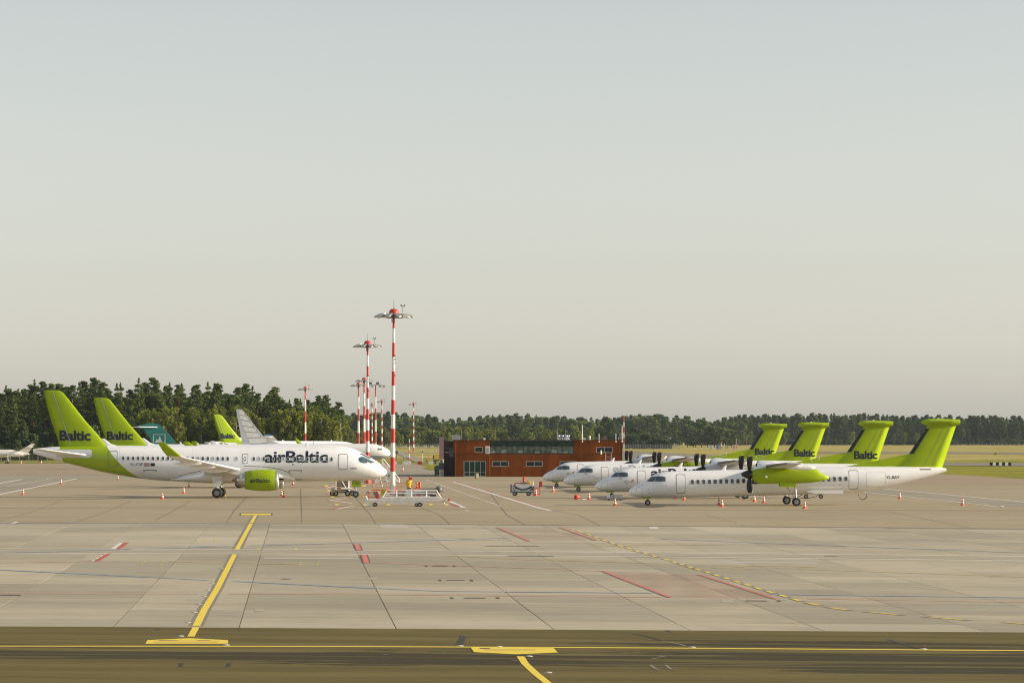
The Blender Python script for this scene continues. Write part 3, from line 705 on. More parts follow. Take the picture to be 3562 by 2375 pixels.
def jet_livery():
    m, t, b = new_mat('airliner_livery'); tc = t.nodes.new('ShaderNodeTexCoord').outputs['Object']
    sx = t.nodes.new('ShaderNodeSeparateXYZ'); t.links.new(tc, sx.inputs[0])
    s = math_n(t, 'MULTIPLY', sx.outputs[0], -1.0); z = sx.outputs[2]
    fc = t.nodes.new('ShaderNodeFloatCurve'); t.links.new(math_n(t, 'DIVIDE', z, 8.0), fc.inputs['Value'])
    cv = fc.mapping.curves[0]
    pts = [(1.70, 25.0), (2.02, 26.5), (2.41, 27.5), (3.07, 28.4), (3.92, 29.3), (5.14, 30.3), (5.75, 30.7)]
    cv.points[0].location = (0, 24 / 40); cv.points[1].location = (1, 31 / 40)
    for zz, ss in pts: cv.points.new(zz / 8, ss / 40)
    fc.mapping.update()
    front = math_n(t, 'GREATER_THAN', s, math_n(t, 'MULTIPLY', fc.outputs[0], 40.0))
    rear = math_n(t, 'LESS_THAN', s, math_n(t, 'ADD', math_n(t, 'MULTIPLY', z, 0.25), 34.45))
    n = noise_n(t, scaled(t, tc, (0.5, 1.5, 1.5)), 1.0, 4.0, 0.6); st = noise_n(t, scaled(t, tc, (0.25, 2.0, 4.0)), 1.0, 5.0, 0.7)
    w = mixc(t, ramp(t, n, 0.3, 0.7), (0.82, 0.825, 0.83), (0.87, 0.875, 0.88))
    w = mixc(t, math_n(t, 'MULTIPLY', ramp(t, st, 0.56, 0.8), 0.34), w, (0.5, 0.46, 0.4))
    c = mixc(t, math_n(t, 'MULTIPLY', front, rear), w, GREEN)
    fr = t.nodes.new('ShaderNodeMath'); fr.operation = 'FRACT'; t.links.new(math_n(t, 'DIVIDE', s, 2.65), fr.inputs[0])
    seam = math_n(t, 'MAXIMUM', math_n(t, 'LESS_THAN', fr.outputs[0], 0.012), math_n(t, 'LESS_THAN', math_n(t, 'ABSOLUTE', math_n(t, 'SUBTRACT', z, 3.32)), 0.016))
    c = mixc(t, math_n(t, 'MULTIPLY', seam, 0.22), c, (0.25, 0.25, 0.22))      # skin joints
    low = math_n(t, 'MULTIPLY', ramp(t, z, 2.3, 1.75), math_n(t, 'ADD', math_n(t, 'MULTIPLY', st, 0.7), 0.15))
    c = mixc(t, math_n(t, 'MULTIPLY', low, 0.6), c, (0.40, 0.33, 0.2))      # oily grime along the keel
    t.links.new(c, b.inputs['Base Color']); b.inputs['Roughness'].default_value = 0.32
    b.inputs['Coat Weight'].default_value = 0.4; b.inputs['Coat Roughness'].default_value = 0.08
    return m
M_jet = jet_livery()

def jet_common(t, detail):
    f = JET; N_ = -1
    fus = ob('fuselage', f.mesh('jet_fuselage', M_jet), t) if 'jet_fuselage' not in bpy.data.meshes else ob('fuselage', bpy.data.meshes['jet_fuselage'], t)
    # vertical tail
    fin = lift([(30.55, 0, 5.55, 5.3, .10, (0, 1, 0)), (31.65, 0, 6.83, 4.55, .10, (0, 1, 0)), (33.06, 0, 8.43, 3.75, .10, (0, 1, 0)), (34.76, 0, 10.59, 2.62, .095, (0, 1, 0)), (35.45, 0, 11.45, 2.10, .09, (0, 1, 0)), (35.72, 0, 11.62, 1.88, .07, (0, 1, 0)), (36.1, 0, 11.72, 1.52, .03, (0, 1, 0))], 'vertical_tail', M_green, t)
    lift([(29.2, 0, 5.55, 2.2, .10, (0, 1, 0)), (30.2, 0, 5.85, 1.4, .12, (0, 1, 0)), (31.0, 0, 6.45, 0.6, .12, (0, 1, 0))], 'fin_fillet', M_white, t)
    bm = text_bm('Baltic', 35.86, 32.42, 6.26, 1.10, -1)
    def fh(s, z):
        le = 30.55 + (z - 5.55) * .87; c = 5.3 - (z - 5.55) * .565; u = min(.98, max(.02, (s - le) / c)); return naca(u) * .10 * c + .07
    drape(bm, fh, N_, 0.0, 'lettering', M_navy, fin, .5, .35)
    drape(bm_poly([[(36.50, 11.5), (36.58, 11.5), (34.64, 5.85), (34.56, 5.85)]]), fh, N_, 0.0, 'rudder_hinge_line', M_pale, fin, .3, 9)
    # horizontal tails
    for sd in (-1, 1):
        lift([(32.6, sd * 0.9, 4.62, 3.3, .10, (0, 0, 1)), (34.7, sd * 3.4, 4.95, 2.3, .095, (0, 0, 1)), (36.7, sd * 5.7, 5.25, 1.35, .09, (0, 0, 1)), (37.1, sd * 5.95, 5.29, 1.0, .06, (0, 0, 1))], 'horizontal_tail', M_white, t)
    drape(bm_poly([rrect(32.2, 36.2, 4.35, 5.25, .3)]), f.hw, N_, 0.012, 'stabiliser_plate', M_lgrey, t)
    # wings
    for sd in (-1, 1):
        w = lift([(13.0, sd * 1.3, 2.45, 7.0, .13, (0, 0, 1)), (14.8, sd * 4.0, 2.85, 5.0, .12, (0, 0, 1)), (15.9, sd * 6.3, 3.15, 4.1, .115, (0, 0, 1)), (18.6, sd * 11.8, 3.85, 2.75, .11, (0, 0, 1)), (20.9, sd * 16.6, 4.45, 1.62, .10, (0, 0, 1)),
                  (21.25, sd * 17.0, 4.62, 1.5, .09, (0, -sd * .5, .86)), (21.9, sd * 17.35, 5.15, 1.25, .085, (0, -sd * .9, .4)), (22.6, sd * 17.55, 5.75, .9, .08, (0, -sd, .2)), (23.0, sd * 17.62, 6.05, .6, .06, (0, -sd, .2))], 'wing', M_white, t)
        if detail or sd < 0:
            lift([(21.28, sd * 17.04, 4.66, 1.5, .13, (0, -sd * .6, .8)), (21.9, sd * 17.35, 5.15, 1.27, .125, (0, -sd * .9, .4)), (22.6, sd * 17.55, 5.75, .92, .12, (0, -sd, .2)), (23.0, sd * 17.63, 6.07, .62, .09, (0, -sd, .2))], 'winglet', M_green, w)
        for yy, s0, zz in ((7.2, 18.2, 3.02), (10.2, 19.4, 3.4), (13.2, 20.6, 3.8)):     # flap track fairings
            MB().lathe([(0.3, 0), (0, .12), (-.9, .26), (-1.9, .22), (-2.7, .06), (-2.9, 0)], 12, Matrix.Translation((-s0 + 1.0, sd * yy, zz)) @ Matrix.Diagonal((1, .6, 1, 1))).build('flap_fairing', M_white, w)
    # belly fairing
    global BF
    bf = BF = Fus([(9.2, 2.2), (10.2, 2.55), (11.2, 2.95), (12.5, 3.25), (15.5, 3.40), (19, 3.10), (22, 2.45), (24.2, 2.0)], [(9.2, 1.80), (10.2, 1.76), (11.2, 1.68), (12.5, 1.60), (15.5, 1.53), (19, 1.54), (22, 1.68), (24.2, 1.86)],
             [(9.2, .3), (10.2, 1.05), (11.2, 1.48), (12.5, 1.76), (15.5, 1.92), (19, 1.88), (22, 1.5), (24.2, .5)], 24.2)
    if 'belly_fairing' in bpy.data.meshes: ob('belly_fairing', bpy.data.meshes['belly_fairing'], t)
    else:
        mb = MB(); n = 32; ss = [9.2 + 15.0 * k / 30 for k in range(31)]; vs = []
        for s in ss:
            a_, b_, w_ = bf.t(s), bf.b(s), bf.w(s)
            for k in range(n):
                an = 2 * math.pi * k / n; vs.append((-s, w_ * math.sin(an), (a_ + b_) / 2 + (a_ - b_) / 2 * math.cos(an)))
        mb.add(vs, [(i*n + k, i*n + (k+1) % n, (i+1)*n + (k+1) % n, (i+1)*n + k) for i in range(30) for k in range(n)], 0, True)
        mb.add(vs[:n], [tuple(range(n))]); mb.add(vs[-n:], [tuple(range(n))])
        mb.build('belly_fairing', M_white, t)
    # engines
    for sd in (-1, 1):
        e = ob('engine', None, t, (-11.65, sd * 5.8, 1.95))
        if 'engine_cowl' not in bpy.data.meshes:
            MB().lathe([(-.02, .98), (-.25, 1.08), (-.9, 1.165), (-1.8, 1.18), (-2.7, 1.10), (-3.55, .96), (-3.56, .90), (-2.6, .95)], 40, close=False).mesh('engine_cowl', M_green)
            MB().lathe([(-.35, .86), (-.1, .90), (.02, .955), (.03, 1.0), (-.03, 1.05), (-.26, 1.09)], 40, close=False).mesh('engine_lip', M_metal)
            MB().lathe([(-.34, .88), (-1.2, .85), (-1.25, 0)], 32, close=False).lathe([(-.5, 0), (-.75, .18), (-1.2, .3)], 20, close=False, mi=1).mesh('engine_fan', [M_dgrey, M_lgrey])
            MB().lathe([(-2.8, .80), (-3.5, .78), (-4.1, .66), (-4.45, .52), (-4.46, .46), (-4.0, .4)], 28, close=False).lathe([(-3.9, .36), (-4.5, .3), (-5.0, .05), (-5.02, 0)], 20, close=False, mi=1).mesh('engine_exhaust', [M_metal, M_brass])
            MB().prism([(-.7, 1.05), (-2.2, 1.45), (-4.6, 1.30), (-5.8, .95), (-4.4, .55), (-3.4, .6), (-2.0, .9)], .34).mesh('engine_pylon', M_white)
        for k in ('cowl', 'lip', 'fan', 'exhaust', 'pylon'): ob('engine_' + k, bpy.data.meshes['engine_' + k], e)
        if sd < 0 and detail:
            bm = text_bm('airBaltic', 3.02, .82, -.22, .42, -1, 0.012)
            drape(bm, lambda s, z: math.sqrt(max(0.01, 1.19 ** 2 - z * z)), -1, 0.006, 'lettering', M_navy, e, 0.1, 0.5)
        drape(bm_poly([[(2.02, -1.0), (2.05, -1.0), (2.05, 1.0), (2.02, 1.0)]]), lambda s, z: math.sqrt(max(0.01, 1.172 ** 2 - z * z)), sd, 0.004, 'cowl_seam', M_seam, e, 0.1, 9)
    # landing gear
    for sd in (-1, 1):
        g = ob('main_gear', None, t, (-18.4, sd * 3.35, 0))
        MB().tube((0, 0, .55), (.05, -sd * .25, 2.6), .11, .15, 10).tube((0, -.34, .55), (0, .34, .55), .07, n=8).tube((-.02, 0, 1.0), (.9, -sd * .5, 2.3), .05, n=6).tube((.12, 0, .7), (.3, 0, 1.1), .05, n=6).build('strut', M_wpaint, g)
        MB().prism([(-.55, 2.35), (.55, 2.35), (.45, 1.45), (.1, 1.15), (-.35, 1.2)], .05, Matrix.Translation((0, sd * .36, 0))).build('gear_door', M_white, g)
        for dy in (-.30, .30): wheel_parts(g, 0, dy, .545, .545, .36)
    g = ob('nose_gear', None, t, (-3.4, 0, 0))
    MB().tube((0, 0, .34), (-.08, 0, 1.95), .065, .09, 10).tube((0, -.24, .34), (0, .24, .34), .05).tube((-.05, 0, .85), (.75, 0, 1.85), .035).tube((.05, 0, .55), (.2, 0, .85), .04).build('strut', M_galv, g)
    for sd in (-1, 1):
        MB().box((.05, sd * .34, 1.48), (.95, .04, .62)).build('gear_door', M_green, g)
        wheel_parts(g, 0, sd * .2, .345, .345, .2)
    # flight deck glazing, laid on the nose from both sides
    for sd in (-1, 1):
        d = drape(bm_poly([[(2.12, 3.92), (2.36, 4.36), (2.72, 4.44), (3.0, 4.32), (3.03, 4.12), (2.88, 3.92), (2.55, 3.82), (2.25, 3.82)]]), f.hw, sd, 0.014, 'side_window', M_shield, t, 0.1, 0.12)
        drape(ring_bm([(2.06, 3.90), (2.33, 4.42), (2.73, 4.50), (3.07, 4.36), (3.1, 4.10), (2.92, 3.86), (2.56, 3.76), (2.2, 3.76)], .07), f.hw, sd, 0.018, 'window_frame', M_dgrey, d, 0.1, 0.12)
        d = drape(bm_poly([[(1.33, 3.80), (1.5, 3.90), (2.28, 4.33), (2.04, 3.93), (1.75, 3.80)]]), f.hw, sd, 0.014, 'windscreen', M_shield, t, 0.08, 0.1)
        drape(ring_bm([(1.25, 3.79), (1.5, 3.95), (2.34, 4.40), (2.08, 3.90), (1.75, 3.74)], .05), f.hw, sd, 0.018, 'window_frame', M_dgrey, d, 0.08, 0.1)
    # roof aerials
    for s, h in ((8.6, .35), (20.5, .3), (26.0, .32)):
        lift([(s, 0, f.t(s) - .03, .34, .1, (0, 1, 0)), (s + .22, 0, f.t(s) + h, .16, .08, (0, 1, 0))], 'aerial', M_white, t)
    return fus

def jet_detailed():
    t = thing('jet_airliner', 'nearest white airliner with lime green tail and big dark airBaltic lettering, nose right', 'airliner')
    f = JET; fus = jet_common(t, True)
    zw = lambda s: 4.18 + 0.11 * (s - 6) / 23
    outline_door(f, -1, 4.26, 5.27, 3.04, 4.78, M_white, t)
    outline_door(f, -1, 15.13, 15.76, 3.70, 4.80, M_white, t, r=.12, lw=.06, name='emergency_exit')
    outline_door(f, -1, 29.38, 30.42, 3.34, 5.12, M_jet, t)
    ss = [6.02, 6.53]
    while ss[-1] < 14.2: ss.append(ss[-1] + 0.531)
    ss += [15.45, 16.4, 17.34]
    while ss[-1] < 28.5: ss.append(ss[-1] + 0.5433)
    windows(f, -1, ss, zw, .27, .44, t, True, (4, 6, 8, 10, 13, 15, 18, 22, 25, 27, 29))
    drape(text_bm('airBaltic', 13.32, 6.40, 3.86, 1.28, -1, 0.02), f.hw, -1, 0.010, 'lettering', M_navy, t)
    drape(text_bm('YL-CSF', 28.02, 26.58, 3.48, .30, -1, 0.008), f.hw, -1, 0.012, 'registration', M_navy, t)
    fl = ob('flag', None, t)
    for z0, z1, mm in ((3.43, 3.56, M_flagred), (3.56, 3.64, M_white), (3.64, 3.78, M_flagred)):
        drape(bm_poly([[(25.85, z0), (26.48, z0), (26.48, z1), (25.85, z1)]]), f.hw, -1, 0.014, 'flag_stripe', mm, fl)
    drape(bm_poly([[(25.28, 3.43), (25.75, 3.43), (25.75, 3.78), (25.28, 3.78)]]), f.hw, -1, 0.014, 'flag', M_navy, t)
    drape(text_bm('CSF', -.05, -.40, 1.40, .2, -1, .01), lambda s, z: .365, -1, 0, 'code_letters', M_navy, [c for c in t.children if c.name.startswith('nose_gear')][0], 9, 9)
    drape(text_bm('airBaltic', 4.02, 3.24, 3.12, .17, -1, 0.01), f.hw, -1, 0.014, 'small_lettering', M_navy, t)
    for s0, s1, z in ((9.25, 10.7, 3.0), (25.1, 26.55, 3.03)):
        drape(bm_poly([[(s0, z), (s0 + .14, z - .2), (s0 + .26, z - .2), (s0 + .2, z - .09), (s1 - .2, z - .09), (s1 - .26, z - .2), (s1 - .14, z - .2), (s1, z)][::-1]] if False else [[(s0 + .1, z - .09), (s1 - .1, z - .09), (s1 - .1, z), (s0 + .1, z)]]), f.hw, -1, 0.012, 'hold_door_edge', M_line, t)
        for q in ((s0, s0 + .12), (s1 - .12, s1)): drape(bm_poly([[(q[0], z - .22), (q[1], z - .22), (q[1], z - .02), (q[0], z - .02)]]), f.hw, -1, 0.013, 'hold_door_edge', M_line, t)
    drape(bm_poly([[(9.3, 1.92), (10.6, 1.92), (10.6, 1.99), (9.3, 1.99)]]), f.hw, -1, 0.013, 'hold_sill', M_line, t)
    P = [(10.25 + .0, 2.55)]
    arc = [(23.2, 2.05), (22.4, 2.45), (21.2, 2.75), (19.8, 2.95)]
    # curved dark seam round the wing fairing
    up = [(10.45, 2.2), (10.42, 2.45), (10.75, 2.78), (11.5, 3.06), (12.6, 3.28), (14, 3.41), (15.6, 3.45)]
    for P2 in (up, [(19.5, 3.05), (21.0, 2.78), (22.2, 2.48), (23.05, 2.18), (23.25, 1.95)]):
        bm = bmesh.new()
        a_ = [bm.verts.new((x, 0, z + .03)) for x, z in P2]; b_ = [bm.verts.new((x + .02, 0, z - .03)) for x, z in P2]
        for k in range(len(P2) - 1): bm.faces.new((a_[k], a_[k+1], b_[k+1], b_[k]))
        drape(bm, lambda s, z: max(f.hw(s, z), BF.hw(s, z)), -1, 0.025, 'fairing_seam', M_line, t, 0.2, 0.3)
    drape(bm_poly([[(11.55 + .34 * math.cos(a), 2.0 + .11 * math.sin(a)) for a in [2 * math.pi * k / 14 for k in range(14)]]]), lambda s, z: max(f.hw(s, z), BF.hw(s, z)), -1, 0.03, 'air_inlet', M_black, t)
    drape(bm_poly([[(10.25 + .09 * math.cos(a), 3.62 + .07 * math.sin(a)) for a in [2 * math.pi * k / 10 for k in range(10)]]]), f.hw, -1, 0.012, 'vent', M_black, t)
    for s, z in ((1.75, 2.95), (1.45, 2.72), (1.9, 2.62), (2.0, 2.35)): MB().tube((-s, -f.hw(s, z) + .02, z), (-s + .16, -f.hw(s, z) - .1, z + .02), .018, n=5).build('probe', M_dgrey, t)
    ob('exhaust_outlet', MB().lathe([(0, .21), (-.06, .22), (-.05, .16), (.2, .1)], 16, Matrix.Translation((-38.7, 0, 5.04)), close=False).mesh('exhaust_outlet', M_dgrey), t)
    return t
def place(t, px_nose, D, yaw, flip=False):
    t.location = at(px_nose, D); t.rotation_euler.z = (math.pi if flip else 0.0) + math.radians(yaw)
jetA = jet_detailed(); place(jetA, 1346, 394.3, 1.0)
jetB = thing('jet_airliner', 'second white airliner with lime green Baltic tail, mostly hidden behind the nearest one', 'airliner'); jet_common(jetB, False); place(jetB, 1327, 470, 1.0)
jetC = copy_tree(jetB); jetC['label'] = 'farthest lime green Baltic tail, small, left of the light grey scalloped tail'
jetC.rotation_euler.z = math.radians(22); c_, s_ = math.cos(math.radians(22)), math.sin(math.radians(22))
_fin = at(741, 826); jetC.location = (_fin.x + 37.6 * c_, _fin.y + 37.6 * s_, -0.02)
# ------------------------------------------------------------------ twin turboprop (nose to the left, camera on its +y side)
TP = Fus([(0, 1.30), (.06, 1.44), (.2, 1.60), (.7, 1.95), (1.45, 2.28), (2.05, 2.72), (2.55, 3.03), (3.1, 3.20), (4.0, 3.29), (7.3, 3.38), (10.6, 3.45), (16, 3.62), (21.3, 3.77), (28.7, 3.74), (30.4, 3.66), (30.95, 3.56)],
         [(0, 1.16), (.06, 1.06), (.2, .97), (.46, .87), (1.37, .75), (3, .73), (6.45, .78), (12, .92), (18, 1.06), (20.5, 1.14), (22.9, 1.28), (24.6, 1.58), (27.7, 2.32), (29.8, 2.90), (30.95, 3.26)],
         [(0, .05), (.06, .20), (.2, .33), (.7, .65), (1.45, .96), (2.3, 1.18), (3.4, 1.32), (5, 1.345), (20, 1.345), (23, 1.25), (25.5, 1.0), (28, .66), (30, .34), (30.95, .18)], 30.95)
def prop_blade_mesh():
    if 'prop_blade' in bpy.data.meshes: return bpy.data.meshes['prop_blade']
    mb = MB(); vs = []
    for f in (0, .125, .25, .375, .5, .625, .75, .87, .985, 1.0):
        r = .30 + 1.75 * f
        c = .20 + .26 * math.sin(min(1, f * 1.5) * math.pi / 2) - .20 * max(0, f - .8) / .2
        tw = math.radians(84 - 16 * f); sw = -.20 * max(0, f - .45) ** 1.5
        for u, th in ((-.5, 0), (-.15, .05), (.3, .035), (.5, 0), (.3, -.012), (-.15, -.012)):
            a = u * c + sw; vs.append((a * math.sin(tw) + th * math.cos(tw) * .6, a * math.cos(tw) - th * math.sin(tw) * .6, r))
    n = 6
    for i in range(9): mb.add(vs[i*n:(i+2)*n], [(k, (k+1) % n, n + (k+1) % n, n + k) for k in range(n)], 1 if i == 8 else 0, True)
    mb.add(vs[-n:], [tuple(range(n))], 1); mb.add(vs[:n], [tuple(range(n))], 0)
    return mb.mesh('prop_blade', [M_black, pm('blade_tip_yellow', (0.55, 0.38, 0.04), 0.5)])
def nacelle_mesh(key, mat):
    if key in bpy.data.meshes: return bpy.data.meshes[key]
    st = [(0, 3.42, 2.62, .36), (.15, 3.52, 2.2, .50), (.6, 3.60, 2.12, .60), (1.6, 3.74, 2.12, .68), (2.6, 3.82, 2.13, .70), (4.6, 3.82, 2.17, .70), (5.2, 3.76, 2.20, .68), (5.7, 3.70, 2.24, .64), (6.1, 3.62, 2.30, .58), (6.45, 3.32, 2.36, .50), (6.9, 3.06, 2.46, .38), (7.35, 2.86, 2.58, .2), (7.4, 2.82, 2.62, .1)]
    mb = MB(); n = 28; vs = []
    for s, t, b, w in st:
        for k in range(n):
            a = 2 * math.pi * k / n; sa, ca = math.sin(a), math.cos(a); q = 0.72
            vs.append((-s, w * math.copysign(abs(sa) ** q, sa), (t + b) / 2 + (t - b) / 2 * math.copysign(abs(ca) ** q, ca)))
    mb.add(vs, [(i*n + k, i*n + (k+1) % n, (i+1)*n + (k+1) % n, (i+1)*n + k) for i in range(len(st) - 1) for k in range(n)], 0, True)
    mb.add(vs[:n], [tuple(range(n))]); mb.add(vs[-n:], [tuple(range(n))])
    return mb.mesh(key, mat)
def turboprop(label, nac_mat, fin_text, body_text, text_mat, detail, markings, plugs=False, code=None):
    t = thing('turboprop_airliner', label, 'airliner'); f = TP; S = 1
    me = bpy.data.meshes.get('turboprop_fuselage') or f.mesh('turboprop_fuselage', M_white)
    ob('fuselage', me, t)
    lift([(20.8, 0, 3.70, 6.5, .03, (0, 1, 0)), (22.5, 0, 4.02, 5.6, .045, (0, 1, 0)), (25.2, 0, 4.55, 3.4, .06, (0, 1, 0)), (27.25, 0, 4.95, 1.4, .08, (0, 1, 0))], 'dorsal_fin', M_green, t)
    fin = lift([(26.3, 0, 3.6, 4.25, .10, (0, 1, 0)), (27.3, 0, 4.94, 3.68, .10, (0, 1, 0)), (29.05, 0, 7.56, 2.82, .10, (0, 1, 0)), (29.2, 0, 7.8, 2.75, .10, (0, 1, 0))], 'vertical_tail', M_green, t)
    def fh(s, z):
        le = 27.3 + (z - 4.94) * .668; c = 3.68 - (z - 4.94) * .328; u = min(.98, max(0.0, (s - le) / c)); return naca(u) * .10 * c + .012
    mb = MB(); us = [0, .004, .015, .035, .06, .09, .12]
    rows = []
    for z, zs in ((4.98, .0), (6.2, 0), (7.44, 0)):
        le = 27.3 + (z - 4.94) * .668; c = 3.68 - (z - 4.94) * .328
        rows.append([(-(le + u * c - .02), -(naca(u) * .10 * c + .014), z) for u in us[::-1]] + [(-(le + u * c - .02), naca(u) * .10 * c + .014, z) for u in us])
    n_ = len(rows[0]); mb.add(sum(rows, []), [(i * n_ + k, i * n_ + k + 1, (i + 1) * n_ + k + 1, (i + 1) * n_ + k) for i in range(2) for k in range(n_ - 1)], 0, True)
    mb.build('deicing_boot', M_black, fin)
    for d0 in (.62, 1.12):
        drape(bm_poly([[(30.5 - d0 * 1.5 - .02, 3.9), (30.5 - d0 * 1.5 + .02, 3.9), (31.85 - d0 + .02, 7.5), (31.85 - d0 - .02, 7.5)]]), fh, S, 0.004, 'rudder_hinge_line', M_line, fin, .4, 9)
    bul = MB().lathe([(0, 0), (-.08, .14), (-.35, .26), (-.9, .34), (-1.8, .35), (-2.9, .3), (-3.75, .26), (-3.8, .24)], 20, Matrix.Translation((-28.5, 0, 8.06))).build('tail_bullet', M_green, t)
    for sd in (-1, 1):
        lift([(29.15, sd * .1, 8.1, 2.55, .11, (0, 0, 1)), (29.55, sd * 4.55, 8.12, 1.75, .10, (0, 0, 1)), (29.8, sd * 4.68, 8.12, 1.3, .06, (0, 0, 1))], 'horizontal_tail', M_green, t)
    lift([(30.0, 0, 8.3, .3, .2, (0, 1, 0)), (30.1, 0, 8.46, .15, .2, (0, 1, 0))], 'beacon', M_wpaint, bul)
    if fin_text: drape(text_bm('Baltic', 28.05, 30.62, 4.27, .86, 1), fh, S, 0.006, 'lettering', M_navy, fin, .4, .35)
    # wings
    for sd in (-1, 1):
        w = lift([(12.9, 0, 3.72, 3.0, .16, (0, 0, 1)), (12.9, sd * 4.4, 3.80, 3.0, .16, (0, 0, 1)), (13.3, sd * 9.0, 3.98, 2.45, .15, (0, 0, 1)), (13.9, sd * 13.9, 4.16, 1.6, .14, (0, 0, 1)), (14.15, sd * 14.2, 4.18, 1.2, .08, (0, 0, 1))], 'wing', M_lgrey, t)
        lift([(12.82, sd * 5.2, 3.83, .34, .85, (0, 0, 1)), (13.26, sd * 9.0, 3.98, .30, .8, (0, 0, 1)), (13.86, sd * 13.9, 4.16, .22, .7, (0, 0, 1))], 'deicing_boot', M_black, w)
        for yy in (7.6, 10.6): MB().lathe([(.9, 0), (.5, .13), (-.4, .23), (-1.3, .22), (-1.75, .1), (-1.8, 0)], 12, Matrix.Translation((-15.2, sd * yy, 3.72)) @ Matrix.Diagonal((1, .5, 1, 1))).build('flap_fairing', M_wpaint, w)
    MB().lathe([(0, .0), (-.4, .5), (-1.4, .8), (-4.2, .8), (-5.6, .5), (-6.2, 0)], 16, Matrix.Translation((-11.9, 0, 3.35)) @ Matrix.Diagonal((1, 1.25, .75, 1))).build('wing_root_fairing', M_white, t)
    # engines
    for sd in (-1, 1):
        e = ob('engine', None, t, (-11.6, sd * 4.4, 0))
        ob('nacelle', nacelle_mesh('nacelle_' + nac_mat.name, nac_mat), e)
        sp = MB().lathe([(1.08, 0), (1.02, .12), (.8, .27), (.5, .38), (.12, .43), (.02, .42)], 22, Matrix.Translation((0, 0, 3.04))).build('spinner', M_black, e)
        for k in range(6):
            b = ob('propeller_blade', prop_blade_mesh(), e, (.26, 0, 3.04), (math.radians(30 + 60 * k), 0, 0))
        MB().box((-.25, 0, 2.32), (.5, .72, .42)).build('intake', M_black, e)
        if sd == S and (detail or nac_mat is M_green):
            if not detail: drape(text_bm('airBaltic', 1.5, 3.9, 2.95, .42, 1, .01), lambda s, z: .70, S, .012, 'lettering', M_navy, e, 9, 9)
            else: drape(bm_poly([[(1.2, 2.72), (1.42, 2.72), (1.42, 2.92), (1.2, 2.92)]]), lambda s, z: .665, S, .012, 'placard', M_white, e, 9, 9)
        # undercarriage
        g = ob('main_gear', None, t, (-15.85, sd * 4.4, 0))
        MB().tube((0, 0, .4), (.15, 0, 2.2), .075, .10, 10).tube((0, -.3, .4), (0, .3, .4), .06).tube((.05, 0, .62), (1.15, 0, 2.15), .05, n=6).tube((-.04, 0, .75), (.0, 0, 1.6), .04, n=6).build('strut', M_galv, g)
        MB().box((.85, sd * .46, 2.05), (1.55, .05, .42)).box((.85, -sd * .46, 2.05), (1.55, .05, .42)).build('gear_door', M_green, g)
        for dy in (-.24, .24): wheel_parts(g, 0, dy, .405, .405, .28)
        if sd == S and plugs:
            for dx in (-.5, .5): MB().prism([(-.16, 0), (.16, 0), (.05, .16), (-.05, .16)], .7, Matrix.Translation((dx, 0, 0))).build('wheel_chock', M_orange, g)
    g = ob('nose_gear', None, t, (-1.84, 0, 0))
    MB().tube((0, 0, .28), (.1, 0, .95), .05, .07, 10).tube((0, -.2, .28), (0, .2, .28), .04).tube((0, 0, .55), (-.45, 0, .85), .03, n=6).build('strut', M_galv, g)
    MB().box((.15, .25, .72), (.8, .03, .22)).box((.15, -.25, .72), (.8, .03, .22)).build('gear_door', M_green, g)
    for sd in (-1, 1): wheel_parts(g, 0, sd * .17, .27, .27, .17)
    # flight deck glazing
    for sd in (-1, 1):
        for nm, P in (('windscreen', [(1.72, 2.34), (2.38, 2.36), (2.62, 2.76), (2.2, 2.76)]), ('side_window', [(2.48, 2.35), (3.46, 2.36), (3.48, 2.72), (3.2, 2.80), (2.70, 2.79)])):
            d = drape(bm_poly([P]), f.hw, sd, .012, nm, M_shield, t, .1, .12)
            cx = sum(p[0] for p in P) / len(P); cz = sum(p[1] for p in P) / len(P)
            drape(ring_bm([(cx + (x - cx) * 1.08, cz + (z - cz) * 1.16) for x, z in P], .055), f.hw, sd, .016, 'window_frame', M_dgrey, d, .1, .12)
    outline_door(f, S, 4.52, 5.42, 1.16, 3.02, M_white, t, r=.16, lw=.06)
    for s, h in ((9.0, .45), (24.2, .3)):
        lift([(s, 0, f.t(s) - .03, .4, .08, (0, 1, 0)), (s + .35, 0, f.t(s) + h, .18, .06, (0, 1, 0))], 'aerial', M_white, t)
    for s, z in ((1.9, 1.55), (2.1, 1.2), (3.6, 1.9)): MB().tube((-s, f.hw(s, z) - .02, z), (-s + .12, f.hw(s, z) + .09, z), .02, n=5).build('probe', M_dgrey, t)
    drape(ring_bm([(.62, .95), (1.32, .90), (1.32, 2.05), (.72, 1.75)], .035), f.hw, S, .010, 'nose_hatch', M_seam, t)
    drape(bm_poly([rrect(28.3, 29.4, 3.42, 3.55, .04)]), lambda s, z: f.hw(s, z), S, .012, 'vent_slot', M_line, t)
    if detail:
        outline_door(f, S, 21.28, 22.22, 1.55, 3.42, M_white, t, r=.14, lw=.06)
        drape(ring_bm(rrect(23.0, 24.9, 1.75, 3.2, .12), .025), f.hw, S, .010, 'baggage_door', M_seam, t)
        zw = lambda s: 2.27 + .02 * (s - 6)
        windows(f, S, [6.09 + .552 * k for k in range(28)], zw, .25, .37, t, False)
        drape(text_bm('YL-BAY', 24.95, 26.28, 2.58, .30, 1, .008), f.hw, S, .012, 'registration', M_navy, t)
        MB().prism([(-17.1, 1.36), (-17.7, 1.5), (-20.75, 1.48), (-20.75, 1.16), (-17.9, 1.14)], .16, Matrix.Translation((0, 1.28, 0))).build('ventral_strake', M_white, t)
        for s in (7.2, 13.2): MB().prism([(-s, .9), (-s - .3, .9), (-s - .55, .5), (-s - .4, .5)], .04).build('belly_aerial', M_white, t)
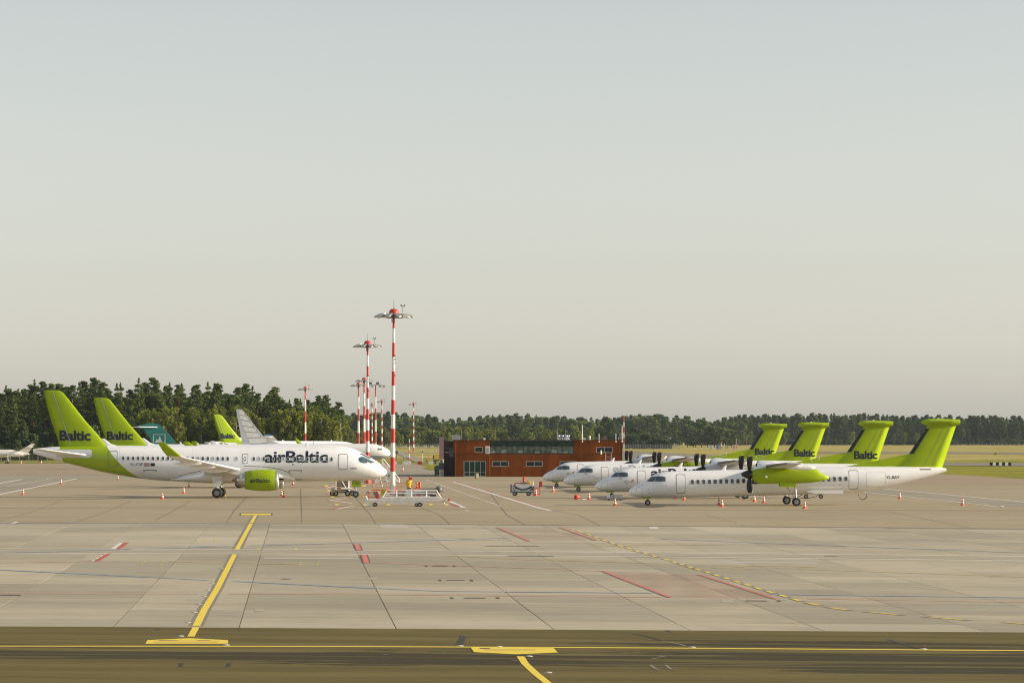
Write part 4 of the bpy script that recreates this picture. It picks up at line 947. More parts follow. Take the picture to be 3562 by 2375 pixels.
        for a_, b_ in ((19.75, 2.75), (20.35, 2.75), (19.75, 1.95), (20.35, 1.95)):
            drape(bm_poly([[(a_, b_), (a_ + .1, b_), (a_ + .1, b_ + .04), (a_, b_ + .04)]]), f.hw, S, .012, 'rescue_mark', M_redp, t)
        MB().path([(-22.7 + .4 * math.cos(a), .9, 1.1 + .55 * math.sin(a)) for a in [math.pi + math.pi * k / 8 for k in range(9)]], .05).build('hanging_hose', M_dgrey, t)
    else:
        ring = ring_bm([(23.4, 4.02), (24.3, 4.1), (24.3, 4.5), (23.4, 4.35)], .05)
        drape(ring, lambda s, z: .14, S, .03, 'hatch_outline', M_white, t, 9, 9)
    if body_text: drape(text_bm('airBaltic', 6.0, 11.6, 2.42, .82, 1), f.hw, S, .012, 'lettering', text_mat, t)
    if code: drape(text_bm(code, 2.56, 2.84, 2.08, .13, 1, .01), f.hw, S, .013, 'code_letters', M_navy, t)
    if markings == 'arrow':
        drape(bm_poly([[(3.05, 1.80), (3.45, 2.08), (3.5, 2.02), (3.17, 1.80), (3.5, 1.56), (3.45, 1.50)]]), f.hw, S, .012, 'arrow_mark', M_faint, t)
        drape(bm_poly([[(3.2, 1.78), (4.2, 1.76), (4.2, 1.80), (3.2, 1.82)]]), f.hw, S, .013, 'arrow_mark', M_faint, t)
        drape(bm_poly([[(3.75, 1.84), (4.15, 2.12), (4.1, 1.86)]]), f.hw, S, .013, 'emblem', M_redp, t)
    if markings == 'line': drape(bm_poly([[(3.6, 1.66), (4.25, 1.64), (4.25, 1.69), (3.6, 1.71)]]), f.hw, S, .013, 'emblem', M_faint, t)
    return t
tpA = turboprop('nearest white turboprop with plain lime green fin and black six-bladed propellers', M_green, False, False, None, True, None, True); place(tpA, 2187, 349.0, 1.6, True)
tpB = turboprop('second turboprop from the front with grey engine and dark airBaltic lettering', M_grey, True, True, M_navy, False, 'arrow', False, 'AQ'); place(tpB, 2069, 388, 1.6, True)
tpC = turboprop('third turboprop from the front with green engine reading airBaltic', M_green, True, True, M_faint, False, 'line', False, 'EW'); place(tpC, 1959.5, 436, 1.6, True)
tpD = turboprop('farthest of the four turboprops, nose in front of the rust-brown building', M_grey, True, False, None, False, 'arrow'); place(tpD, 1887.5, 474, 1.6, True)

# ------------------------------------------------------------------ other parked aircraft seen over the first row
def small_fus(mat, t, L, r, zc, nose=.18, tail=.35, up=.6):
    f = Fus([(0, zc - .12 * r), (.004 * L, zc + .10 * r), (.02 * L, zc + .36 * r), (.05 * L, zc + .64 * r), (.09 * L, zc + .86 * r), (nose * L, zc + r), ((1 - tail) * L, zc + r), (L, zc + r * .75)],
            [(0, zc - .22 * r), (.004 * L, zc - .44 * r), (.02 * L, zc - .68 * r), (.05 * L, zc - .86 * r), (nose * L, zc - r), ((1 - tail) * L, zc - r), (L, zc + r * up - .1)],
            [(0, .05), (.004 * L, r * .28), (.02 * L, r * .56), (.05 * L, r * .8), (nose * L, r), ((1 - tail) * L, r), (L, .12)], L)
    ob('fuselage', f.mesh('small_fuselage', mat, 24, 40), t); return f
def two_tone(name, top, low, zsplit):
    m, t, b = new_mat(name); tc = t.nodes.new('ShaderNodeTexCoord').outputs['Object']
    sx = t.nodes.new('ShaderNodeSeparateXYZ'); t.links.new(tc, sx.inputs[0])
    n = noise_n(t, tc, 1.5, 3.0)
    z = math_n(t, 'ADD', sx.outputs[2], math_n(t, 'MULTIPLY', sx.outputs[0], -0.012))
    c = mixc(t, math_n(t, 'GREATER_THAN', z, zsplit), low, top); c = mixc(t, math_n(t, 'MULTIPLY', n, .12), c, (.5, .48, .44))
    t.links.new(c, b.inputs['Base Color']); b.inputs['Roughness'].default_value = .35; b.inputs['Coat Weight'].default_value = .3
    return m
# grey-tailed jet with white scallops
M_scal = pm('scallop_grey', (.20, .215, .24), .4, .06)
gt = thing('jet_airliner', 'white jet with grey belly and light grey scalloped tail, nose behind the masts', 'airliner'); sG = 15.4; DG = F / sG
f = small_fus(two_tone('white_over_grey', (.82, .82, .81), (.36, .37, .39), 2.35), t=gt, L=33.4, r=1.9, zc=3.15, nose=.14, tail=.30)
SC = lambda x, y: ((1358 - (640 + x / 4.704)) / sG, (1517 + 6.69 * sG - (1400 + y / 4.704)) / sG)
_fp = [SC(855, 110), SC(935, 108), SC(965, 122), SC(1130, 335), SC(1290, 540), SC(1400, 610), SC(1600, 678), SC(960, 690)]
MB().prism([(-s, z) for s, z in _fp], .34).build('vertical_tail', M_lgrey, gt)
fin = [c for c in gt.children if c.name.startswith('vertical_tail')][0]
LL = [[(895, 140), (930, 128), (960, 124)], [(915, 190), (958, 204), (1000, 212)], [(930, 270), (1000, 291), (1066, 302)], [(960, 372), (1048, 388), (1130, 396)], [(1000, 470), (1100, 480), (1194, 483)], [(1045, 570), (1150, 571), (1252, 562)], [(1080, 672), (1250, 664), (1372, 646)]]
for k in range(1, 7):
    a0, a1, a2 = LL[k]; b0, b1, b2 = LL[k - 1]
    qd = lambda p, q, r_, u: (p[0] * (1-u)**2 + 2*q[0]*u*(1-u) + r_[0]*u*u, p[1] * (1-u)**2 + 2*q[1]*u*(1-u) + r_[1]*u*u)
    low = [qd(a0, (2*a1[0] - (a0[0]+a2[0])/2, 2*a1[1] - (a0[1]+a2[1])/2), a2, u) for u in (0, .2, .4, .6, .8, .92, 1)]
    upq = [qd(b0, (2*b1[0] - (b0[0]+b2[0])/2, 2*b1[1] - (b0[1]+b2[1])/2), b2, u) for u in (.62, .4, .2, 0)]
    tip = [(a2[0] + 3, a2[1] - 14), (a2[0] - 10, a2[1] - 34), (a2[0] - 34, a2[1] - 56)]
    P = [SC(x, y) for x, y in low + tip + [(x + 6, y + 9) for x, y in upq]]
    d = drape(bm_poly([P]), lambda s, z: .17, -1, .012, 'scallop', M_wpaint, fin, 9, 9)
    lo = [SC(x, y) for x, y in low + tip[:2]]; cxs, czs = SC(*b1)
    lo2 = [(s - .05, z - .13) for s, z in lo[:7]] + [(s - .13, z) for s, z in lo[7:]]
    bm = bmesh.new(); a_ = [bm.verts.new((s, 0, z)) for s, z in lo]; b_ = [bm.verts.new((s, 0, z)) for s, z in lo2]
    for q in range(len(lo) - 1): bm.faces.new((a_[q], a_[q+1], b_[q+1], b_[q]))
    drape(bm, lambda s, z: .17, -1, .018, 'scallop_outline', M_scal, d, 9, 9)
for sd in (-1, 1):
    lift([(12.5, sd * 1.4, 2.2, 6, .12, (0, 0, 1)), (16.5, sd * 7, 2.9, 3.4, .11, (0, 0, 1)), (20.0, sd * 14, 3.7, 1.6, .1, (0, 0, 1))], 'wing', M_lgrey, gt)
    lift([(28.8, sd * .5, 4.2, 3.2, .1, (0, 0, 1)), (31.8, sd * 6, 4.7, 1.4, .09, (0, 0, 1))], 'horizontal_tail', M_lgrey, gt)
    MB().lathe([(0, .75), (-.3, .95), (-2, 1.0), (-3.6, .7)], 20, Matrix.Translation((-12, sd * 4.8, 1.6))).build('engine', M_lgrey, gt)
    for k in (-1, 1): wheel_parts(gt, -17.2, sd * 2.6 + k * .25, .55, .55, .3)
    for nm, P in (('windscreen', [(1.75, 3.62), (2.15, 3.62), (2.35, 4.0), (2.05, 3.98)]), ('side_window', [(2.25, 3.62), (2.75, 3.62), (2.9, 4.0), (2.45, 4.02)])):
        drape(bm_poly([P]), f.hw, sd, .02, nm, M_shield, gt, .1, .12)
    wheel_parts(gt, -3.6, sd * .2, .35, .35, .2)
outline_door(f, -1, 4.6, 5.5, 2.5, 4.3, M_white, gt)
MB().tube((-3.6, 0, .35), (-3.6, 0, 1.6), .08).tube((-17.2, -2.6, .5), (-17.2, -2.6, 2.2), .12).tube((-17.2, 2.6, .5), (-17.2, 2.6, 2.2), .12).build('strut', M_galv, gt)
gt.location = at(1358, DG); gt.rotation_euler.z = math.radians(1)
# teal T-tail
tt = thing('regional_jet', 'regional jet with teal T-tail and white mountain emblem, behind the second green tail', 'airliner'); sT = 17.0; DT = F / sT
ST = lambda x, y: ((760 - x / 3.357) / sT, (1517 + 6.69 * sT - (1300 + y / 3.357)) / sT)
f = small_fus(M_white, tt, 30.0, 1.45, 2.65, .14, .3)
MB().prism([(-s, z) for s, z in [ST(1605, 608), ST(1700, 582), ST(1780, 575), ST(1850, 590), ST(1900, 625), ST(1985, 720), ST(2060, 808), ST(1790, 840), ST(1740, 740), ST(1680, 650)]], .36).build('vertical_tail', M_teal, tt)
fin = [c for c in tt.children if c.name.startswith('vertical_tail')][0]
for nm, P in (('emblem', [ST(1808, 800), ST(1832, 758), ST(1848, 780), ST(1866, 722), ST(1898, 800)]), ):
    drape(bm_poly([P]), lambda s, z: .18, -1, .012, nm, M_lgrey, fin, 9, 9)
fr = [ST(1790, 800), ST(1790, 708), ST(1927, 708), ST(1927, 800)]
for a_, b_ in zip(fr, fr[1:]): MB().tube((-a_[0], -.2, a_[1]), (-b_[0], -.2, b_[1]), .05, n=5).build('emblem_frame', M_lgrey, fin)
for sd in (-1, 1):
    lift([(ST(1845, 0)[0], sd * .1, ST(0, 622)[1], 2.6, .1, (0, 0, 1)), (ST(1650, 0)[0], sd * 4.2, ST(0, 622)[1] + .05, 1.6, .1, (0, 0, 1))], 'horizontal_tail', M_white, tt)
    lift([(12, sd * 1.2, 1.7, 5, .12, (0, 0, 1)), (16.5, sd * 11, 2.4, 1.5, .1, (0, 0, 1))], 'wing', M_lgrey, tt)
    MB().lathe([(0, .5), (-.3, .68), (-2.4, .7), (-3.6, .45)], 18, Matrix.Translation((-20.5, sd * 2.3, 3.0))).build('engine', M_white, tt)
    wheel_parts(tt, -15, sd * 2.0, .4, .4, .3)
wheel_parts(tt, -2.8, 0, .3, .3, .2); MB().tube((-2.8, 0, .3), (-2.8, 0, 1.5), .07).tube((-15, -2, .4), (-15, -2, 1.9), .1).tube((-15, 2, .4), (-15, 2, 1.9), .1).build('strut', M_galv, tt)
tt.location = at(760, DT)
# blue-topped T-tail
bt = thing('private_jet', 'small white T-tail jet with blue fin cap right of the scalloped grey tail', 'airliner'); sB = 13.0; DB = F / sB
SBf = lambda x, y: ((1075 - (640 + x / 4.704)) / sB, (1517 + 6.69 * sB - (1400 + y / 4.704)) / sB)
f = small_fus(M_white, bt, 14.5, .95, 2.0, .2, .35)
MB().prism([(-s, z) for s, z in [SBf(1310, 530), SBf(1455, 540), SBf(1500, 590), SBf(1590, 690), SBf(1640, 760), SBf(1400, 760)]], .22).build('vertical_tail', M_white, bt)
MB().prism([(-s, z) for s, z in [SBf(1335, 528), SBf(1350, 515), SBf(1400, 510), SBf(1440, 522), SBf(1455, 538), SBf(1400, 531)]], .4).build('fin_cap', M_blue, bt)
for sd in (-1, 1):
    lift([(SBf(1450, 0)[0], sd * .1, SBf(0, 568)[1], 1.6, .1, (0, 0, 1)), (SBf(1400, 0)[0], sd * 3.2, SBf(0, 568)[1], 1.1, .1, (0, 0, 1))], 'horizontal_tail', M_wpaint, bt)
    MB().lathe([(0, .3), (-.2, .42), (-1.5, .42), (-2.2, .28)], 16, Matrix.Translation((-8.5, sd * 1.5, 2.3))).build('engine', M_white, bt)
    lift([(6, sd * .7, 1.3, 3, .12, (0, 0, 1)), (8, sd * 7, 1.7, 1.2, .1, (0, 0, 1))], 'wing', M_white, bt); wheel_parts(bt, -8, sd * 1.4, .3, .3, .2)
wheel_parts(bt, -2, 0, .25, .25, .18); MB().tube((-2, 0, .25), (-2, 0, 1.3), .05).tube((-8, -1.4, .3), (-8, -1.4, 1.3), .06).tube((-8, 1.4, .3), (-8, 1.4, 1.3), .06).build('strut', M_galv, bt)
bt.location = at(1075, DB)
# business jet at the far left, tail to the right
sJ = 14.2; DJ = F / sJ
bj = thing('business_jet', 'cream business jet with swept T-tail at the left edge of the photo', 'airliner')
J = lambda x, y: (x / 7.84, 1480 + y / 7.84)
def JW(x, y): px, py = J(x, y); return ((px - 120.0) / sJ, (1517 + 6.69 * sJ - py) / sJ)     # local x (0 at the tail tip, negative to the left), z
M_cream = pm('cream_paint', (.80, .76, .68), .35, .05, coat=.3)
fj = Fus([(0, 2.5), (.3, 2.85), (1, 3.0), (1.8, 3.3), (3, 3.42), (10.5, 3.42), (14.0, 2.75), (15.4, 2.45)], [(0, 2.4), (.3, 2.1), (1, 1.85), (3, 1.62), (9.5, 1.62), (12.5, 1.85), (15.4, 2.2)], [(0, .05), (.3, .4), (1, .65), (3, .9), (10, .9), (13, .5), (15.4, .12)], 15.4)
fo = ob('fuselage', fj.mesh('business_jet_fuselage', M_cream, 24, 40), bj, (-1.0 - .8, 0, 0)); fo.rotation_euler.z = math.pi; fo.location = (-16.6, 0, 0)
MB().prism([JW(870, 490), JW(948, 492), JW(720, 800), JW(640, 830), JW(440, 730), JW(640, 620)], .25).build('vertical_tail', M_cream, bj)
for sd in (-1, 1):
    me_ = lift([(0, 0, 0, 1.9, .1, (0, 0, 1)), (.7, sd * 2.8, .12, 1.1, .1, (0, 0, 1))], 'horizontal_tail', M_cream, bj); me_.location = (JW(660, 0)[0], 0, JW(0, 600)[1]); me_.rotation_euler.z = math.pi
    e_ = MB().lathe([(-.02, .34), (.25, .48), (1.3, .5), (2.6, .42), (3.0, .34)], 18, Matrix.Translation((JW(325, 0)[0] - .1, sd * 1.35, JW(0, 790)[1]))).build('engine', M_cream, bj)
    MB().lathe([(0, .36), (.1, .33), (.12, 0)], 16, Matrix.Translation((JW(325, 0)[0] - .16, sd * 1.35, JW(0, 790)[1])), close=False).build('intake', M_black, e_)
    w_ = lift([(0, sd * .6, 1.65, 3.4, .12, (0, 0, 1)), (1.6, sd * 7.5, 2.1, 1.3, .1, (0, 0, 1))], 'wing', M_cream, bj); w_.location = (-9.6, 0, 0); w_.rotation_euler.z = math.pi
    wheel_parts(bj, JW(200, 0)[0], sd * 1.3, .35, .35, .25)
MB().tube((JW(200, 0)[0], -1.3, .35), (JW(200, 0)[0] + .3, -1.0, 1.7), .08).tube((JW(200, 0)[0], 1.3, .35), (JW(200, 0)[0] + .3, 1, 1.7), .08).tube((-15.5, 0, .3), (-15.4, 0, 1.8), .06).build('strut', M_wpaint, bj)
wheel_parts(bj, -15.5, 0, .28, .28, .18)
for k in range(4): MB().lathe([(0, .16), (.03, .14), (.04, 0)], 12, Matrix.Translation((JW(180 - 61 * k, 0)[0], -.93, JW(0, 800)[1])) @ Matrix.Rotation(-math.pi / 2, 4, 'Z')).build('cabin_window', M_glass, bj)
drape(text_bm('SZ-BUD', 0, 1.35, 0, .26, 1, .005), lambda s, z: 0, -1, 0, 'registration', M_navy, bj, 9, 9)
rg = [c for c in bj.children if c.name.startswith('registration')][0]; rg.location = (JW(485, 0)[0], -.16, JW(0, 752)[1]); rg.scale = (-1, 1, 1)
bj.location = at(120, DJ)
# ------------------------------------------------------------------ floodlight masts
M_mred = pm('mast_red', (0.50, 0.035, 0.02), 0.45, 0.15, 1.0)
M_mwhite = pm('mast_white', (0.78, 0.76, 0.72), 0.45, 0.1, 1.0)
M_lamp = pm('lamp_housing', (0.42, 0.42, 0.40), 0.35, 0.15, metal=0.4)
def floodlight_mast(label, px, D, Ht=20.9, band=1.6, lean=0.0, r0=.31, r1=.12, style='dome', first=True):
    t = thing('floodlight_mast', label, 'light mast', at(px, D), 0, 'floodlight masts on the apron')
    t.rotation_euler = (0, math.radians(lean), 0)
    ztop = Ht - .55; z = ztop; k = 0; rad = lambda z: r0 + (r1 - r0) * z / Ht
    while z > 0.02:
        z0 = max(0.0, z - band)
        MB().tube((0, 0, z0), (0, 0, z), rad(z0), rad(z), 12).build('red_band' if (k % 2 == 0) == first else 'white_band', M_mred if (k % 2 == 0) == first else M_mwhite, t)
        z = z0; k += 1
    MB().box((0, 0, .04), (1.0, 1.0, .1)).build('base_plate', M_galv, t)
    if style == 'dome':
        MV = Matrix.Translation((0, 0, Ht - .5)) @ Matrix.Rotation(-math.pi / 2, 4, 'Y')
        MB().lathe([(-.1, .5), (.12, .56), (.3, .52), (.5, .34), (.54, 0)], 18, MV).build('dome', M_mred, t)
        MB().lathe([(-.5, .12), (-.5, .75), (-.38, .8), (-.3, .78), (-.3, .1)], 20, MV, close=False).build('ring_frame', M_dgrey, t)
        for q in range(10):
            a = 2 * math.pi * q / 10; M = Matrix.Translation((0, 0, Ht - .86)) @ Matrix.Rotation(a, 4, 'Z')
            mb = MB(); mb.add([M @ Vector(p) for p in ((.6, -.26, .0), (.6, .26, .0), (1.5, .34, -.02), (2.15, .26, -.1), (2.25, 0, -.13), (2.15, -.26, -.1), (1.5, -.34, -.02),
                                                      (.6, -.26, .3), (.6, .26, .3), (1.5, .34, .36), (2.15, .26, .06), (2.25, 0, -.02), (2.15, -.26, .06), (1.5, -.34, .36))],
                              [(6, 5, 4, 3, 2, 1, 0), (7, 8, 9, 13), (13, 9, 10, 11, 12)] + [(i, (i + 1) % 7, 7 + (i + 1) % 7, 7 + i) for i in range(7)])
            mb.tube(M @ Vector((.4, 0, -.08)), M @ Vector((1.2, 0, -.06)), .05, n=6)
            mb.build('lamp_head', M_lamp if q % 2 else M_galv, t)
        MB().tube((0, 0, Ht), (0, 0, Ht + 1.05), .035, .02, 6).build('lightning_rod', M_dgrey, t)
        MB().tube((1.0, 0, Ht - .4), (1.0, 0, Ht + .3), .03, n=6).box((1.0, 0, Ht + .32), (.42, .06, .06)).box((.82, 0, Ht + .42), (.14, .14, .18)).box((1.18, 0, Ht + .42), (.14, .14, .18)).build('obstruction_light', M_dgrey, t)
        MB().tube((-.2, 0, Ht - 1.5), (-.2, 0, Ht - .6), .05, n=6).build('cable_guide', M_dgrey, t)
        for z_ in (14.9, 15.3, 15.7, 13.5):
            MB().box((rad(z_) + .08, -.05, z_), (.18, .2, .2)).build('camera_box', M_mwhite, t)
    else:
        MB().box((0, 0, Ht - .5), (3.2, .2, .1)).build('cross_arm', M_dgrey, t)
        for x, z_, s in ((-1.4, Ht - .05, .8), (.55, Ht - .05, .8), (-2.0, Ht - .8, .7), (1.2, Ht - .85, .7), (2.2, Ht - .85, .7), (-.9, Ht - .85, .6)):
            MB().box((x, -.1, z_), (s, .35, s * .75)).build('lamp_head', M_dgrey if z_ > Ht - .5 else M_lamp, t)
        MB().tube((.9, 0, Ht - .4), (.9, 0, Ht + 1.1), .02, n=5).build('lightning_rod', M_dgrey, t)
    return t
m1 = floodlight_mast('tallest nearest red and white floodlight mast, right of the airliner nose', 1365.3, 402, 20.9, 1.6, .42)
MB().box((0, -.34, .75), (.45, .1, 1.0)).build('cabinet', M_lgrey, m1)
floodlight_mast('second nearest floodlight mast, its foot behind the nearest airliner nose', 1279, 536, 20.9, 1.6)
floodlight_mast('red and white mast just left of the second tallest mast, higher of the pair', 1267, 874, 20.9, 3.15, 0, .36, .16)
floodlight_mast('leftmost red and white mast of the cluster behind the airliner noses', 1247, 953, 20.9, 3.2, 0, .36, .16)
floodlight_mast('mast with two square floodlights on a flat cross arm', 1306, 961, 20.9, 3.1, .1, .3, .14, 'bar')
floodlight_mast('floodlight mast standing alone in front of the left wood', 1062, 1031, 20.9, 3.2, 0, .34, .16)
floodlight_mast('small distant mast between the square-lamp mast and the tallest mast', 1328, 1409, 20.9, 1.55, 0, .32, .16)
floodlight_mast('thinnest distant mast, half hidden left of the square-lamp mast', 1294, 1564, 20.9, 1.55, 0, .3, .16)
floodlight_mast('distant mast standing alone right of the tallest mast', 1438.5, 1523, 20.9, 1.55, 0, .32, .16)
t = thing('marker_pole', 'short red and white striped pole beside the barriers, left of the building', 'pole', at(1422.5, 972), 0); t.rotation_euler = (0, math.radians(.6), 0)
for k in range(6): MB().tube((0, 0, k * 1.0), (0, 0, k + 1.0), .13 - .008 * k, .122 - .008 * k, 8).build('white_band' if k % 2 else 'red_band', M_mwhite if k % 2 else M_mred, t)
t = thing('antenna_mast', 'red and white lattice antenna mast rising behind the building', 'antenna', at(2170, 1900))
for k in range(6): MB().tube((0, 0, k * 2.85), (0, 0, k * 2.85 + 2.85), .22, .20, 6).build('white_band' if k % 2 == 0 else 'red_band', M_mwhite if k % 2 == 0 else M_mred, t)
MB().tube((0, 0, 17.1), (0, 0, 17.6), .1, .03, 6).build('tip', M_mred, t)

# ------------------------------------------------------------------ rust-brown building
def corten():
    m, t, b = new_mat('weathering_steel'); tc = t.nodes.new('ShaderNodeTexCoord').outputs['Object']
    st = noise_n(t, scaled(t, tc, (.35, .35, .05)), 1.0, 4.0, .6); sp = noise_n(t, tc, 3.5, 5.0, .7); fi = noise_n(t, tc, 14.0, 4.0, .7)
    c = mixc(t, ramp(t, st, .32, .68), (.150, .040, .007), (.25, .072, .013))
    c = mixc(t, math_n(t, 'MULTIPLY', ramp(t, sp, .45, .75), .5), c, (.10, .028, .006))
    c = mixc(t, math_n(t, 'MULTIPLY', ramp(t, fi, .5, .8), .35), c, (.25, .08, .016))
    t.links.new(c, b.inputs['Base Color']); b.inputs['Roughness'].default_value = .9; b.inputs['Specular IOR Level'].default_value = .08
    return m
M_cor = corten(); M_cor2 = pm('dark_steel_and_shade', (.045, .026, .022), .7, .3, .8)
M_frame = pm('window_frame', (.52, .53, .52), .4, .1); M_wing = glass('building_glass', (.022, .03, .032), .08); M_wgreen = glass('green_glass', (.010, .040, .024), .08)
for _g in (M_wing, M_wgreen): _g.node_tree.nodes['Principled BSDF'].inputs['Coat Weight'].default_value = 0.0; _g.node_tree.nodes['Principled BSDF'].inputs['Specular IOR Level'].default_value = 0.35

M_bl = pm('dim_blind', (.30, .36, .32), .5, .3); M_roof = pm('roof_felt', (.10, .10, .095), .9, .2); M_gasket = pm('dark_joint', (.035, .018, .012), .8, .2)
sBd = 20.9; DBd = 597.0
bd = thing('office_building', 'two-storey rust-brown steel-clad building with a long glazed upper band', 'building', at(1579, DBd))
def BX(x, y): return ((1450 + x / 2.94 - 1579) / sBd, (1657 - (1380 + y / 2.94)) / sBd)
W = BX(2092, 0)[0]; HB = 6.02; ZS = 3.74; DEP = 33.0
MB().box((W / 2, DEP / 2 + .3, HB / 2 - .03), (W - .3, DEP, HB - .06)).build('core', M_roof, bd)
# cladding panels, each with its own edges, leaving the openings
ops_low = [BX(480, 0)[0], BX(706, 0)[0], 0.05, BX(0, 658)[1]]
lowwin = [(768, 937), (1115, 1283), (1460, 1640), (1830, 1990)]
def clad(x0, x1, z0, z1, holes):
    cuts = sorted(set([x0, x1] + [h[0] for h in holes] + [h[1] for h in holes]))
    out = []
    for a, b in zip(cuts, cuts[1:]):
        n = max(1, round((b - a) / 1.75)); 
        for k in range(n):
            p, q = a + (b - a) * k / n, a + (b - a) * (k + 1) / n; mid = (p + q) / 2
            zz = [z0]
            for h in holes:
                if h[0] - 1e-6 <= mid <= h[1] + 1e-6: zz += [h[2], h[3]]
            zz.append(z1)
            for i in range(0, len(zz), 2):
                if zz[i + 1] - zz[i] > .06: out.append((p, q, zz[i], zz[i + 1]))
    for p, q, lo, hi in out:
        MB().box(((p + q) / 2, .12 + R.uniform(-.004, .004), (lo + hi) / 2), (q - p - .012, .08, hi - lo - .012)).build('cladding_panel', M_cor, bd)
H_low = [(ops_low[0], ops_low[1], 0.0, ops_low[3])] + [(BX(a, 0)[0], BX(b, 0)[0], BX(0, 712)[1], BX(0, 658)[1]) for a, b in lowwin]
H_up = [(BX(592, 0)[0], BX(673, 0)[0], BX(0, 567)[1], BX(0, 512)[1]), (BX(748, 0)[0], BX(1602, 0)[0], BX(0, 580)[1], BX(0, 447)[1]), (BX(1833, 0)[0], BX(2000, 0)[0], BX(0, 570)[1], BX(0, 515)[1])]
clad(.14, W, .02, ZS, H_low); clad(-.08, W, ZS + .07, HB, H_up)
MB().box((W / 2 - .1, .10, ZS + .035), (W + .1, .06, .065)).build('storey_joint', M_gasket, bd)
MB().box((W / 2, .2, HB + .04), (W + .3, .5, .08)).build('parapet_cap', M_cor2, bd)
MB().box((-.10, DEP / 2, HB / 2 + 1.9), (.12, DEP, 2.25)).box((.02, DEP / 2, 1.86), (.12, DEP, 3.7)).build('end_wall', M_cor2, bd)  # left end: its shade is put into the dark cladding colour
MB().box((W + .05, DEP / 2, HB / 2), (.12, DEP, HB - .05)).build('end_wall', M_cor, bd)
def window(x0, x1, z0, z1, cols, rows=(1.0,), gl=M_wing, fw=.07, y=.16, name='window', fm=M_frame):
    w = MB().box(((x0 + x1) / 2, y - .02, z0 + fw / 2), (x1 - x0, .12, fw)).box(((x0 + x1) / 2, y - .02, z1 - fw / 2), (x1 - x0, .12, fw))
    w.box((x0 + fw / 2, y - .02, (z0 + z1) / 2), (fw, .115, z1 - z0 - 2 * fw)).box((x1 - fw / 2, y - .02, (z0 + z1) / 2), (fw, .115, z1 - z0 - 2 * fw))
    for k in range(1, cols): w.box((x0 + (x1 - x0) * k / cols, y - .02, (z0 + z1) / 2), (fw * .8, .11, z1 - z0 - 2 * fw))
    zz = [z0]
    for r_ in rows[:-1]: zz.append(z0 + (z1 - z0) * r_)
    zz.append(z1)
    for z in zz[1:-1]: w.box(((x0 + x1) / 2, y - .018, z), (x1 - x0 - 2 * fw, .105, fw * .8))
    o = w.build(name, fm, bd)
    for c in range(cols):
        for r_ in range(len(zz) - 1):
            a, b = x0 + (x1 - x0) * c / cols + .03, x0 + (x1 - x0) * (c + 1) / cols - .03
            g = gl[r_] if isinstance(gl, (list, tuple)) else gl
            MB().box(((a + b) / 2, y + .03 + R.uniform(-.006, .006), (zz[r_] + zz[r_ + 1]) / 2), (b - a, .02, zz[r_ + 1] - zz[r_] - .05)).build('pane', g, o)
    return o
for h in H_low[1:]: window(*h, 2)
window(*H_up[0], 1); window(*H_up[2], 2)
M_wlow = glass('reflecting_glass', (.07, .105, .085), .05)
window(*H_up[1], 15, (.56, 1.0), (M_wlow, M_wgreen), .05, .2, 'glazed_band', M_gasket)
window(*H_low[0], 4, (.27, 1.0), M_wgreen, .07, .16, 'glazed_entrance')
# pale blinds on the glazed band, added to lighten its lower panes
for k, w_ in ((0, .5), (2, .9), (5, .6), (8, .35), (11, .8), (13, .4)):
    x = H_up[1][0] + (H_up[1][1] - H_up[1][0]) * (k + .5) / 15
    MB().box((x, .215, H_up[1][2] + .12 + w_ * .3), (.95, .02, w_ * .6)).build('blind', M_bl, bd)
MB().box((BX(722, 0)[0], .02, BX(0, 543)[1]), (.72, .3, 1.25)).box((BX(722, 0)[0], -.14, BX(0, 543)[1]), (.5, .03, .95), 1).build('air_conditioner', [M_wpaint, M_galv], bd)
for x in (395, 740): MB().tube((BX(x, 0)[0], .02, .1), (BX(x, 0)[0], .02, HB if x == 395 else ZS), .045, n=6).build('downpipe', M_cor, bd)
MB().tube((BX(1664, 0)[0], .02, .1), (BX(1664, 0)[0], .02, ZS), .045, n=6).tube((BX(2066, 0)[0], .02, ZS + .1), (BX(2066, 0)[0], .02, HB), .045, n=6).build('downpipe', M_cor, bd)
lad = MB()
for x in (1927, 1983): lad.tube((BX(x, 0)[0], -.1, 1.2), (BX(x, 0)[0], -.1, BX(0, 575)[1]), .04, n=6)
for k in range(7): lad.tube((BX(1927, 0)[0], -.1, 1.4 + k * .33), (BX(1983, 0)[0], -.1, 1.4 + k * .33), .025, n=5)
lad.build('ladder', M_galv, bd)
MB().tube((BX(1880, 0)[0], -.15, BX(0, 585)[1]), (BX(1880, 0)[0], -.15, BX(0, 545)[1]), .12, .1, 10).box((BX(1880, 0)[0], 0, BX(0, 560)[1]), (.1, .3, .1)).build('wall_camera', M_wpaint, bd)
MB().box((BX(1093, 0)[0], .06, BX(0, 719)[1]), (.24, .05, .2)).build('fire_sign', M_redp, bd)
# roof gear
rx = lambda x: BX(x, 0)[0]
ho = MB().box((rx(396), 3, HB + .35), (1.3, 1.6, .7)).prism([(rx(352), HB + .7), (rx(440), HB + .7), (rx(425), HB + .85), (rx(396), HB + .95), (rx(365), HB + .85)], 1.7, Matrix.Translation((0, 3, 0)))
ho.build('roof_hatch', M_galv, bd)
MB().box((rx(690), 3, HB + .2), (.35, .5, .4)).box((rx(525), 3, HB + .08), (.2, .3, .16)).build('roof_vent', M_wpaint, bd)
for k in range(6):
    x = rx(1450 + k * 20.5)
    MB().tube((x, 4 + .3 * (k % 2), HB), (x, 4 + .3 * (k % 2), HB + .55), .13, n=10).lathe([(0, .16), (.08, .24), (.3, .24), (.38, .1), (.4, 0)], 12, Matrix.Translation((x, 4 + .3 * (k % 2), HB + .52)) @ Matrix.Rotation(-math.pi / 2, 4, 'Y')).build('chimney', M_metal, bd)
